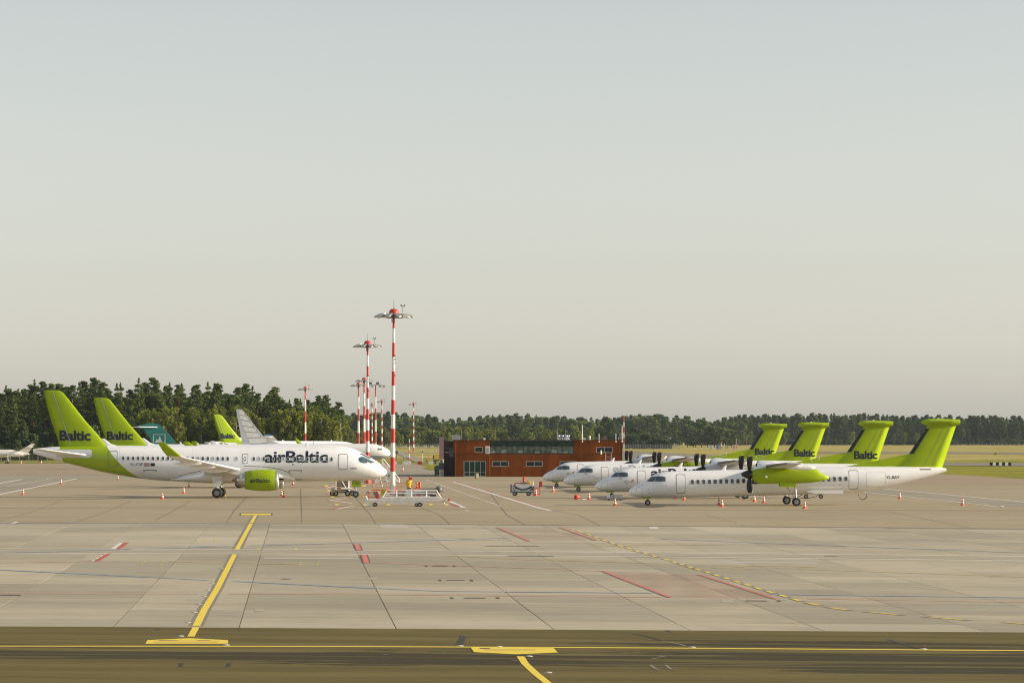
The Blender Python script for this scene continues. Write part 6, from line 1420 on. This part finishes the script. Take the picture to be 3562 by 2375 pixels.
MB().prism([L2(1385, 730), L2(1450, 730), L2(1462, 690), L2(1455, 590), L2(1430, 578), L2(1385, 590)], .35).build('extinguisher_box', M_redp, fr)
MB().box((L2(1392, 0)[0], 0, L2(0, 655)[1]), (.12, .37, .55)).build('box_door', M_flagred, fr)
cone('orange cone standing inside the red tubular frame', at(1864, D_ - .25))
# red intake bung with cord, wheel dolly, low cart under the turboprop
t = thing('intake_plug', 'red padded plug with cord lying on the apron left of the turboprops', 'plug', G(2006, 1736.5), .2)
MB().lathe([(-.28, .1), (-.24, .24), (-.05, .26), (.15, .2), (.3, .1), (.36, .0)], 14, Matrix.Translation((0, 0, .25))).build('plug', M_redp, t); MB().path([(.3, 0, .2), (.6, -.1, .03), (1.1, .2, .02), (1.7, .1, .02)], .02, 5).build('cord', M_galv, t)
D_, s_ = frame_of(0, 1738.0)
t = thing('wheel_dolly', 'low grey wheel dolly around the second turboprop nose wheel', 'dolly', at(2135, D_ - 1.5)); MB().box((.25, 0, .28), (1.25, .7, .2)).build('deck', M_galv, t); MB().box((-.55, 0, .42), (.3, .7, .45)).build('front_plate', M_lgrey, t)
MB().box((.3, -.3, .5), (1.2, .06, .16)).build('side_rail', M_galv, t)
for x in (-.5, .7): wheel_parts(t, x, -.3, .1, .1, .08); wheel_parts(t, x, .3, .1, .1, .08)
D_, s_ = frame_of(0, 1733.5)
t = thing('tow_cart', 'low dark cart with cables half hidden under the nearest turboprop belly', 'cart', at(2830, D_)); MB().box((0, .4, .85), (2.6, 1.0, .5)).build('body', M_dgrey, t)
for x in (-.8, .8): wheel_parts(t, x, 0, .24, .24, .16)
MB().path([(-2.6, 0, .03), (-1.8, 0, .1), (-1.2, 0, .45), (-.9, 0, .6)], .035).path([(.8, 0, .6), (.2, -.1, .2), (-.6, -.1, .05), (-1.4, 0, .03)], .035).build('cable', M_black, t)
for px, py, lab in ((2258, 1759.5, 'orange chocks at the nearest turboprop nose wheel'), (2016, 1710.5, 'orange chocks at the third turboprop nose wheel'), (2600, 1738.5, 'orange chocks at the second turboprop main wheels')):
    t = thing('wheel_chocks', lab, 'chock', G(px, py))
    for dx in (-.42, .42): MB().prism([(-.14, 0), (.14, 0), (.05, .15), (-.05, .15)], .5, Matrix.Translation((dx, 0, 0))).build('chock', M_orange, t)
for px, py, lab in ((1238, 1727.8, 'yellow chocks at the nearest airliner nose wheel'), (760, 1727.6, 'yellow chocks at the nearest airliner main wheels')):
    t = thing('wheel_chocks', lab, 'chock', G(px, py))
    for dx in (-.62, .68): MB().prism([(-.16, 0), (.16, 0), (.05, .18), (-.05, .18)], .5, Matrix.Translation((dx, 0, 0))).build('chock', M_yellow if px > 1000 or dx > 0 else M_orange, t)
# airfield signs and far huts
t = thing('runway_sign', 'low black and white striped marker board on the grass at right', 'sign', at(3480, DY(1620)))
for k in range(7): MB().box((-2.1 + k * .7, 0, .45), (.66, .25, .75)).build('panel', M_wpaint if k % 2 else M_black, t)
t = thing('taxi_sign', 'small yellow taxiway sign on the far grass at right', 'sign', at(3463, DY(1583))); MB().box((0, 0, .55), (1.5, .3, .9)).build('panel', M_yellow, t); MB().box((0, -.17, .6), (.9, .03, .35)).build('legend', M_black, t)
for k in (-.5, .5): MB().tube((k, 0, 0), (k, 0, .2), .06, n=6).build('leg', M_galv, t)
DH = DY(1561.5)
for lab, px, w, h, m in (('pale grey equipment hut on the far grass', 2472, 2.6, 2.0, M_lgrey), ('blue equipment hut on the far grass', 2499.5, 2.1, 2.3, M_blue), ('red and white striped hut on the far grass', 2556, 2.1, 2.2, M_wpaint)):
    t = thing('equipment_hut', lab, 'hut', at(px, DH)); MB().box((0, 1, h / 2), (w, 2, h)).build('wall', m, t); MB().box((0, 1, h + .06), (w + .2, 2.2, .12)).build('roof', M_galv, t)
    if 'striped' in lab:
        for k in (-.75, 0, .75): MB().box((k, -.03, h / 2), (.36, .05, h - .1)).build('stripe', M_redp, t)
    else: MB().box((.3, -.03, .95), (.7, .05, 1.8)).build('door', M_galv, t)
t = thing('antenna_pole', 'short red and white pole beside the blue hut', 'antenna', at(2509.5, DH)); 
for k in range(3): MB().tube((0, 0, k * 1.4), (0, 0, k * 1.4 + 1.4), .12, n=6).build('band', M_mred if k % 2 == 0 else M_mwhite, t)
t = thing('trailer', 'low grey trailer and pole right of the blue hut', 'trailer', at(2526, DH)); MB().box((.2, 0, .6), (1.8, 1, .9)).build('body', M_galv, t); MB().tube((-.8, 0, 0), (-.8, 0, 3), .1, n=6).build('pole', M_lgrey, t)
t = thing('lattice_post', 'grey lattice post right of the striped hut', 'post', at(2562, DH + 40)); MB().tube((0, 0, 0), (0, 0, 5.5), .1, .06, 6).build('pole', M_galv, t); MB().box((0, 0, 5.2), (.5, .2, .3)).build('head', M_galv, t)
for i, (px, py) in enumerate(((2192, 1557), (2240, 1557), (2284, 1557.5), (2378, 1551), (2408, 1550), (1345, 1557), (1419, 1556.5), (1489, 1557))):
    t = thing('marker_light', ('first', 'second', 'third', 'fourth', 'fifth')[i] + ' from left of the small white lights on the grass right of the building' if i < 5 else ('left', 'middle', 'right')[i - 5] + ' small white light before the far fence, left of the building', 'light', at(px, DY(py)), 0, 'white edge lights'); MB().tube((0, 0, 0), (0, 0, .5), .08, n=6).build('stem', M_galv, t); MB().box((0, 0, .75), (.5, .3, .6)).build('lamp', M_wpaint, t)

# ------------------------------------------------------------------ fences
def fence(label, px0, px1, D, h, step, rails, mat):
    t = thing('wire_fence', label, 'fence', at((px0 + px1) / 2, D)); half = (px1 - px0) / 2 * D / F
    mb = MB(); n = int(2 * half / step)
    for k in range(n + 1):
        x = -half + 2 * half * k / n; mb.box((x, 0, h / 2), (.14, .14, h)); mb.box((x, -.2, h + .15), (.1, .5, .1))
    tag(mb.build('post', mat, t), kind='stuff')
    mb = MB()
    for k in range(rails): mb.box((0, 0, .15 + (h - .2) * k / (rails - 1)), (2 * half, .03, .035))
    tag(mb.build('wire', M_galv, t), kind='stuff')
    return t
fence('grey perimeter fence before the wood, left of the building', 1250, 1575, 1925, 2.5, 1.0, 12, M_lgrey)
fence('grey perimeter fence on the far grass, right of the building', 2160, 2365, 1905, 2.4, 1.3, 14, M_galv)
fence('thin wire fence before the shrubs at the left', -60, 420, 925, 2.2, 2.3, 6, M_galv)
fence('long pale fence at the foot of the right wood', 3290, 3700, 2700, 1.4, 3.0, 4, M_lgrey)
# ------------------------------------------------------------------ trees
def leaf_mat(name, a, b, trans=.25):
    m, t, bs = new_mat(name)
    oi = t.nodes.new('ShaderNodeObjectInfo').outputs['Random']; p = t.nodes.new('ShaderNodeTexCoord').outputs['Object']
    n = noise_n(t, p, .45, 3.0, .6); n2 = noise_n(t, p, 3.0, 2.0, .6)
    f = math_n(t, 'ADD', math_n(t, 'MULTIPLY', n, .5), math_n(t, 'ADD', math_n(t, 'MULTIPLY', oi, .35), math_n(t, 'MULTIPLY', n2, .25)))
    c = mixc(t, ramp(t, f, .25, .85), a, b)
    t.links.new(c, bs.inputs['Base Color']); bs.inputs['Roughness'].default_value = .75; bs.inputs['Specular IOR Level'].default_value = .15
    tr = t.nodes.new('ShaderNodeBsdfTranslucent'); t.links.new(c, tr.inputs['Color'])
    mx = t.nodes.new('ShaderNodeMixShader'); mx.inputs[0].default_value = trans
    out = t.nodes['Material Output']; t.links.new(bs.outputs[0], mx.inputs[1]); t.links.new(tr.outputs[0], mx.inputs[2]); t.links.new(mx.outputs[0], out.inputs['Surface'])
    return m
L_pine = leaf_mat('pine_needles', (.056, .090, .022), (.150, .195, .046))
L_birch = leaf_mat('birch_leaves', (.150, .190, .022), (.285, .310, .045), .35)
L_young = leaf_mat('young_pine_needles', (.058, .090, .032), (.120, .165, .055))
L_broad = leaf_mat('broad_leaves', (.038, .064, .020), (.085, .115, .034), .3)
L_far = leaf_mat('mixed_leaves', (.078, .118, .036), (.180, .225, .062))
B_pine = pm('pine_bark', (.20, .085, .035), .9, .3, 1.2); B_birch = pm('birch_bark', (.42, .40, .36), .8, .35, 1.5); B_dark = pm('dark_bark', (.075, .055, .040), .9, .3, 1.2)

def leaves_mesh(name, clumps, mat, size, rng):       # clumps: (centre, radii, count)
    pts = []; 
    for c, r, n in clumps:
        d = rng.normal(size=(n, 3)); d /= np.linalg.norm(d, axis=1)[:, None]
        rad = rng.uniform(.45, 1.0, (n, 1)) ** .6
        pts.append(np.array(c) + d * rad * np.array(r))
    P = np.vstack(pts); n = len(P)
    a = rng.normal(size=(n, 3)); a /= np.linalg.norm(a, axis=1)[:, None]
    b = np.cross(a, rng.normal(size=(n, 3))); b /= np.linalg.norm(b, axis=1)[:, None]
    s = (size * rng.uniform(.6, 1.35, (n, 1)))
    Vv = np.stack([P + a * s, P + b * s * .55, P - a * s, P - b * s * .55], 1).reshape(-1, 3)
    me = bpy.data.meshes.new(name); me.vertices.add(4 * n); me.vertices.foreach_set('co', Vv.ravel())
    me.loops.add(4 * n); me.loops.foreach_set('vertex_index', np.arange(4 * n)); me.polygons.add(n)
    me.polygons.foreach_set('loop_start', np.arange(n) * 4); me.polygons.foreach_set('loop_total', np.full(n, 4))
    me.update(calc_edges=True); me.materials.append(mat)
    return me
def make_tree(kind, seed, H_, k_=1.0):
    rng = np.random.default_rng(seed); rr = random.Random(seed); cl = []; tk = MB()
    lean = Vector((rr.uniform(-.02, .02), rr.uniform(-.02, .02), 0)) * H_
    if kind == 'pine':
        tk.tube((0, 0, 0), tuple(lean * .6 + Vector((0, 0, H_ * .6))), .20, .13, 7).tube(tuple(lean * .6 + Vector((0, 0, H_ * .6))), tuple(lean + Vector((0, 0, H_ * .97))), .13, .03, 6)
        base = rr.uniform(.26, .42); nn = rr.randint(66, 76)
        for k in range(nn):
            f = base + (1 - base) * (k + .5) / nn; a = rr.uniform(0, 6.28) ; g_ = (1.02 - f) / (1.02 - base); R_ = (2.75 * min(1, g_ * 1.25) ** .75 * (1 if g_ < .75 else 1 - (g_ - .75) * 1.6) + .15) * rr.uniform(.35, 1.12)
            c = lean * f + Vector((R_ * math.cos(a), R_ * math.sin(a), f * H_)); r = rr.uniform(.42, .82) * (1.15 - .4 * f)
            cl.append((tuple(c), (r * 1.3, r * 1.3, r * .55), 42))
            tk.tube(tuple(lean * f + Vector((0, 0, f * H_ - .4))), tuple(c), .05, .02, 4, cap=False)
        cl.append((tuple(lean + Vector((0, 0, H_ * .97))), (.45, .45, 1.0), 40)); lm, bk, sz = L_pine, B_pine, .30
    elif kind == 'spruce':
        tk.tube((0, 0, 0), tuple(lean + Vector((0, 0, H_ * .98))), .2, .02, 7); n = 15
        for k in range(n):
            f = .12 + .86 * k / n; Rm = 2.5 * (1.0 - f) ** .85 + .15
            for q in range(max(3, int(7 * (1 - f) + 2))):
                a = rr.uniform(0, 6.28); R_ = Rm * rr.uniform(.45, .95); cl.append((tuple(lean * f + Vector((R_ * math.cos(a), R_ * math.sin(a), f * H_ - .25 * R_))), (.75, .75, .42), 26))
        cl.append((tuple(lean + Vector((0, 0, H_ * .97))), (.22, .22, .8), 30)); lm, bk, sz = L_pine, B_dark, .34
    elif kind == 'birch':
        tk.tube((0, 0, 0), tuple(lean + Vector((0, 0, H_ * .9))), .13, .02, 7); nn = rr.randint(44, 52)
        for k in range(nn):
            f = .15 + .82 * (k + .5) / nn; R_ = (H_ * .15 * math.sin(math.pi * min(1, max(.08, 1.04 - f) ** .75)) + .2) * rr.uniform(.4, 1.15); a = rr.uniform(0, 6.28)
            c = lean * f + Vector((R_ * math.cos(a), R_ * math.sin(a), f * H_)); r = rr.uniform(.38, .75)
            cl.append((tuple(c), (r * .8, r * .8, r * 1.6), 55)); tk.tube(tuple(lean * f + Vector((0, 0, f * H_ - .7))), tuple(c), .035, .015, 4, cap=False)
        lm, bk, sz = L_birch, B_birch, .25
    elif kind == 'young':
        tk.tube((0, 0, 0), (0, 0, H_ * .9), .14, .02, 6); n = 11
        for k in range(n):
            f = .08 + .9 * k / n; Rm = (H_ * .26) * (1 - f) ** .8 + .2
            for q in range(6):
                a = rr.uniform(0, 6.28); R_ = Rm * rr.uniform(.3, 1.0); cl.append(((R_ * math.cos(a), R_ * math.sin(a), f * H_ + .2 * R_), (.6, .6, .7), 30))
        lm, bk, sz = L_young, B_pine, .33
    elif kind in ('broad', 'bush', 'mixed', 'fill'):
        wd = {'broad': .36, 'bush': .75, 'mixed': .2, 'fill': .2}[kind]; lo = {'broad': .22, 'bush': .05, 'mixed': .14, 'fill': .03}[kind]; nn = {'broad': 34, 'bush': 20, 'mixed': 30, 'fill': 40}[kind]
        tk.tube((0, 0, 0), tuple(lean * .7 + Vector((0, 0, H_ * .75))), .02 * H_ * .8, .04, 7)
        for k in range(nn):
            f = lo + (1 - lo) * rr.random() ** .8; R_ = H_ * wd * math.sqrt(max(.04, 1 - ((f - .55) / .5) ** 2)) * rr.uniform(.3, 1.0); a = rr.uniform(0, 6.28); c = Vector((R_ * math.cos(a), R_ * math.sin(a), f * H_ * .93)); r = H_ * wd * rr.uniform(.24, .42)
            cl.append((tuple(c), (r, r, r * .8), 75)); tk.tube((0, 0, f * H_ * .6), tuple(c), .06, .02, 4, cap=False)
        lm, bk, sz = (L_far if kind == 'mixed' else (L_pine if kind == 'fill' else L_broad)), B_dark, .40
    return leaves_mesh(kind + '_crown', cl, lm, sz * k_, rng), tk.mesh(kind + '_trunk', bk), H_
LIB = {'pine': [make_tree('pine', 11 + k, h) for k, h in enumerate((22, 24, 21, 23, 25))], 'spruce': [make_tree('spruce', 31 + k, h) for k, h in enumerate((22, 24, 19))], 'birch': [make_tree('birch', 51 + k, h) for k, h in enumerate((13, 15, 11, 14))],
       'young': [make_tree('young', 71 + k, h) for k, h in enumerate((9, 8, 10))], 'bush': [make_tree('bush', 91 + k, h) for k, h in enumerate((6, 5))], 'fill': [make_tree('fill', 121 + k, h, 1.3) for k, h in enumerate((18, 20))]}
LIBF = {'pine': [make_tree('pine', 211 + k, h, 1.75) for k, h in enumerate((22, 24, 21, 23))], 'spruce': [make_tree('spruce', 231 + k, h, 1.7) for k, h in enumerate((22, 24))], 'birch': [make_tree('birch', 251 + k, h, 1.7) for k, h in enumerate((13, 15, 11))],
        'broad': [make_tree('broad', 81 + k, h, 1.5) for k, h in enumerate((17, 14))], 'bush': [make_tree('bush', 291 + k, h, 1.4) for k, h in enumerate((6, 5))], 'mixed': [make_tree('mixed', 301 + k, h, 1.6) for k, h in enumerate((20, 22, 18))], 'fill': [make_tree('fill', 321 + k, h, 1.9) for k, h in enumerate((18, 20))]}
NAMES = {'pine': 'pine_tree', 'spruce': 'spruce_tree', 'birch': 'birch_tree', 'young': 'young_pine_tree', 'broad': 'broadleaf_tree', 'bush': 'bush', 'mixed': 'forest_tree', 'fill': 'forest_tree'}
TR = random.Random(5)
def tree(kind, X, Y, Ht, label, group=None, wide=1.0):
    cr, tk, h = TR.choice((LIB if Y < 1500 else LIBF)[kind]); s = Ht / h
    t = thing(NAMES[kind], label, 'bush' if kind == 'bush' else 'tree', (X, Y, -.15), TR.uniform(0, 6.28), group)
    t.scale = (s * wide * TR.uniform(.9, 1.12), s * wide * TR.uniform(.9, 1.12), s)
    ob('trunk', tk, t); ob('crown', cr, t); return t
LM_L = ((95, 'left of the nearest green tail'), (260, 'behind the nearest green tail'), (330, 'between the two front green tails'), (450, 'behind the second green tail'), (600, 'above the teal tail'), (720, 'left of the farthest green tail'), (820, 'behind the farthest green tail'), (940, 'behind the scalloped tail'), (1040, 'left of the lone mast'), (1090, 'behind the lone mast'), (1150, 'right of the lone mast'), (9999, 'at the right end of the wood'))
LM_M = ((1240, 'left of the mast cluster'), (1345, 'behind the mast cluster'), (1400, 'right of the tallest mast'), (1470, 'near the lone distant mast'), (1560, 'left of the building'), (1680, 'above the building left end'), (1840, 'above the glazed band'), (1960, 'left of the chimneys'), (2060, 'right of the chimneys'), (2180, 'behind the roof antennas'), (2330, 'above the thicket'), (2450, 'left of the huts'), (2600, 'above the huts'), (2690, 'left of the farthest turboprop tail'), (2800, 'behind the farthest turboprop tail'), (2920, 'behind the third turboprop tail'), (3020, 'left of the second turboprop tail'), (3130, 'behind the second turboprop tail'), (3230, 'left of the nearest turboprop tail'), (3345, 'behind the nearest turboprop tail'), (3450, 'right of the nearest turboprop tail'), (9999, 'at the right edge'))
ROWS = ('front row', 'second row', 'third row', 'back row')
def spot(px, lm):
    for lim, w in lm:
        if px < lim: return w
def top_to_h(py, Y): return H - (py - HY) * Y / F
# left wood: skyline measured on the photograph
SKY = [(-200, 1345), (0, 1335), (120, 1328), (200, 1345), (330, 1322), (420, 1340), (520, 1318), (600, 1328), (700, 1325), (800, 1335), (860, 1345), (920, 1345), (1000, 1358), (1050, 1372), (1110, 1370), (1160, 1380), (1190, 1402), (1212, 1430), (1300, 1520)]
def sky_at(px):
    for (a, ya), (b, yb) in zip(SKY, SKY[1:]):
        if a <= px <= b: return ya + (yb - ya) * (px - a) / (b - a)
    return 1345
for r_, Y in enumerate((1062, 1080, 1102, 1128)):
    X = (-170 - 1781) * Y / F
    while True:
        X += TR.uniform(2.8, 4.6); px = CX + X * F / Y
        if px > 1208 - 8 * r_: break
        Yj = Y + TR.uniform(-8, 8); hmax = top_to_h(sky_at(px), Yj); Ht = hmax * TR.uniform(.84, 1.04) * (1.0 if r_ > 0 else .9)
        kind = 'pine' if TR.random() < .72 else 'spruce'
        tree(kind, X, Yj, Ht, ('dark pine in the left wood ' if kind == 'pine' else 'pointed spruce in the left wood ') + spot(px, LM_L) + ', ' + ROWS[r_], 'pines of the left wood' if kind == 'pine' else 'spruces of the left wood', 1.28 if kind == 'pine' else 1.1)
for r_, (Y, x0, x1) in enumerate(((1042, 360, 1212), (1050, 480, 1190))):
    X = (x0 - CX) * Y / F
    while True:
        X += TR.uniform(2.4, 4.0); px = CX + X * F / Y
        if px > x1: break
        tree('birch', X, Y + TR.uniform(-4, 4), top_to_h(1440 + TR.uniform(-32, 26), Y), 'light birch edging the left wood ' + spot(px, LM_L) + ', ' + ROWS[r_], 'birches of the left wood', 1.3)
for r_, (Y, lo, hi) in enumerate(((1030, 1515, 1555), (1040, 1475, 1510))):
    X = (-120 - CX) * Y / F
    while True:
        X += TR.uniform(2.2, 3.6); px = CX + X * F / Y
        if px > (420 if r_ else 1190): break
        if px > 420 and r_ == 0 and TR.random() < .45: continue
        tree('young', X, Y + TR.uniform(-4, 4), max(2.5, top_to_h(TR.uniform(lo, hi), Y)), 'bushy young pine fronting the left wood ' + spot(px, LM_L) + ', ' + ROWS[r_], 'young pines of the left wood', 1.25)
for px, Y in ((20, 985), (70, 990), (110, 1000), (150, 985), (190, 990), (235, 1000), (270, 990)):
    tree('bush', (px - CX) * Y / F, Y, TR.uniform(2.2, 3.4), 'low weedy shrub behind the wire fence at left', 'shrubs behind the left fence')
for r_, Y in enumerate((1092, 1118, 1145)):
    X = (-170 - 1781) * Y / F
    while True:
        X += TR.uniform(4.0, 5.5); px = CX + X * F / Y
        if px > 1190 - 12 * r_: break
        tree('fill', X, Y + TR.uniform(-4, 4), top_to_h(sky_at(px), Y) * TR.uniform(.74, .92), 'shaded inner tree of the left wood ' + spot(px, LM_L) + ', ' + ROWS[r_], 'inner trees of the left wood', 1.1)
# middle wood
for r_, Y in enumerate((2650, 2720, 2800)):
    X = (1160 - CX) * Y / F
    while True:
        X += TR.uniform(4.2, 7.5); px = CX + X * F / Y
        if px > 2600: break
        yt = 1444 + 6 * math.sin(px * .013) + TR.uniform(-3, 9) - (4 if px < 1500 else 0) + (8 if px > 2300 else 0)
        k = TR.random(); kind = 'pine' if k < .4 else ('spruce' if k < .55 else 'mixed')
        tree(kind, X, Y + TR.uniform(-25, 25), top_to_h(yt, Y) * (1.0 if r_ else .93), {'pine': 'hazy far pine ', 'spruce': 'hazy far spruce ', 'mixed': 'hazy far leafy tree '}[kind] + spot(px, LM_M) + ', ' + ROWS[r_], 'far wood behind the building', 1.5)
for r_, (Y, lo, hi) in enumerate(((2080, 1496, 1514), (2140, 1482, 1500))):
    X = (1205 - CX) * Y / F
    while True:
        X += TR.uniform(3.2, 5.2); px = CX + X * F / Y
        if px > 2010: break
        tree('birch', X, Y + TR.uniform(-15, 15), top_to_h(TR.uniform(lo, hi), Y), 'light green belt birch ' + spot(px, LM_M) + ', ' + ROWS[r_], 'birch belt behind the building', 1.8)
for px, yt, Y, kd, lab, w in ((2115, 1449, 1990, 'broad', 'big dark round tree behind the right end of the building', 1.0), (2208, 1483, 1985, 'broad', 'lower dark rounded tree right of the building antennas', 1.1), (1975, 1478, 2000, 'broad', 'dark leafy tree behind the chimneys', .8), (1795, 1474, 2060, 'broad', 'rounded dark green tree above the glazed band', .8), (2052, 1492, 1980, 'birch', 'pale silvery bush-like tree left of the big dark tree', 1.5)):
    tree(kd, (px - CX) * Y / F, Y, top_to_h(yt, Y), lab, None, w)
for px in (2172, 2190, 2207, 2224, 2240, 2255, 2270, 2286, 2300, 2312):
    Y = 1960; tree('bush', (px - CX) * Y / F, Y + TR.uniform(-8, 8), top_to_h(1512 + max(0, (px - 2240)) * .28 + TR.uniform(-4, 5), Y), 'rounded bush in the thicket right of the building, ' + ('next to the building', 'left part', 'left of centre', 'centre', 'just right of centre', 'right of centre', 'right part', 'near the right end', 'second from right', 'rightmost')[(2172, 2190, 2207, 2224, 2240, 2255, 2270, 2286, 2300, 2312).index(px)], 'thicket right of the building')
for px, yt in ((2392, 1470), (2420, 1488), (2440, 1458), (2462, 1472), (2486, 1478), (2505, 1482), (2525, 1486), (2545, 1492), (2558, 1505), (2412, 1500), (2470, 1500), (2530, 1508)):
    Y = 2250 + TR.uniform(-30, 30); tree('mixed', (px - CX) * Y / F, Y, top_to_h(yt, Y), ('tall ' if yt < 1485 else 'low ') + 'leafy tree in the grove before the right wood, ' + ('left end' if px < 2400 else 'left of centre' if px < 2455 else 'centre' if px < 2480 else 'right of centre' if px < 2520 else 'right end'), 'grove before the right wood', 1.5)
for Y, x0, x1 in ((2870, 1160, 2560), (2990, 2480, 3700), (3030, 2480, 3700)):
    X = (x0 - CX) * Y / F
    while True:
        X += TR.uniform(5.0, 7.0); px = CX + X * F / Y
        if px > x1: break
        tree('fill', X, Y + TR.uniform(-8, 8), TR.uniform(15, 19), 'shaded inner tree of the far woods ' + spot(px, LM_M)+ (', front row' if Y < 3000 else ', back row'), 'inner trees of the far woods', 1.3)
# right wood: tall pines with bare trunks
for r_, Y in enumerate((2860, 2910, 2970)):
    X = (2500 - CX) * Y / F
    while True:
        X += TR.uniform(3.6, 6.4); px = CX + X * F / Y
        if px > 3680: break
        yt = 1447 - 8 * math.exp(-((px - 2900) / 260) ** 2) + TR.uniform(-4, 9)
        kind = 'pine' if TR.random() < .8 else 'spruce'
        tree(kind, X, Y + TR.uniform(-15, 15), top_to_h(yt, Y) * (1.0 if r_ else .96), ('tall bare-trunked far pine ' if kind == 'pine' else 'dark far spruce ') + spot(px, LM_M) + ', ' + ROWS[r_], 'pines of the right wood' if kind == 'pine' else 'spruces of the right wood', 1.4)
for i, (px, yt, lab) in enumerate(((2607, 1497, 'single small birch left of the farthest green tail'), (2960, 1501, 'small birch between the second and third green tails'), (3110, 1512, 'short birch left of two before the right wood'), (3147, 1502, 'slender birch before the right wood'), (3190, 1505, 'small birch left of the nearest green fin'), (2730, 1500, 'small birch behind the farthest green tail'))):
    Y = 2780; tree('birch', (px - CX) * Y / F, Y, top_to_h(yt, Y), lab, None, 1.6)
for k in range(70):
    px = 2420 + k * 17.5 + TR.uniform(-6, 6); Y = 2800 + TR.uniform(-15, 15)
    tree('bush', (px - CX) * Y / F, Y, TR.uniform(2.5, 5.0), ('low bush', 'spreading bush', 'small rounded bush')[k % 3] + ' at the foot of the wood ' + spot(px, LM_M), 'bushes along the right wood', 1.5)
t = thing('house', 'small house gable showing through the trees behind the building roof', 'house', at(2105, 1965)); MB().box((0, 2, 2.2), (3.2, 4, 4.4)).build('wall', M_beige, t); MB().prism([(-2.0, 4.4), (2.0, 4.4), (0, 7.4)], 4.4, Matrix.Translation((0, 2, 0))).build('roof', pm('brick_roof', (.22, .09, .06), .8), t)

# ------------------------------------------------------------------ haze
hm = bpy.data.materials.new('haze'); hm.use_nodes = True; ht = hm.node_tree
for n in list(ht.nodes):
    if n.type == 'BSDF_PRINCIPLED': ht.nodes.remove(n)
pv = ht.nodes.new('ShaderNodeVolumePrincipled'); pv.inputs['Color'].default_value = (.72, .86, 1.0, 1); pv.inputs['Density'].default_value = 0.000026; pv.inputs['Anisotropy'].default_value = 0.25
ht.links.new(pv.outputs[0], ht.nodes['Material Output'].inputs['Volume'])
hz = MB().box((0, 4300, 14.5), (13000, 10200, 34.0)).build('haze', hm); tag(hz, kind='stuff')
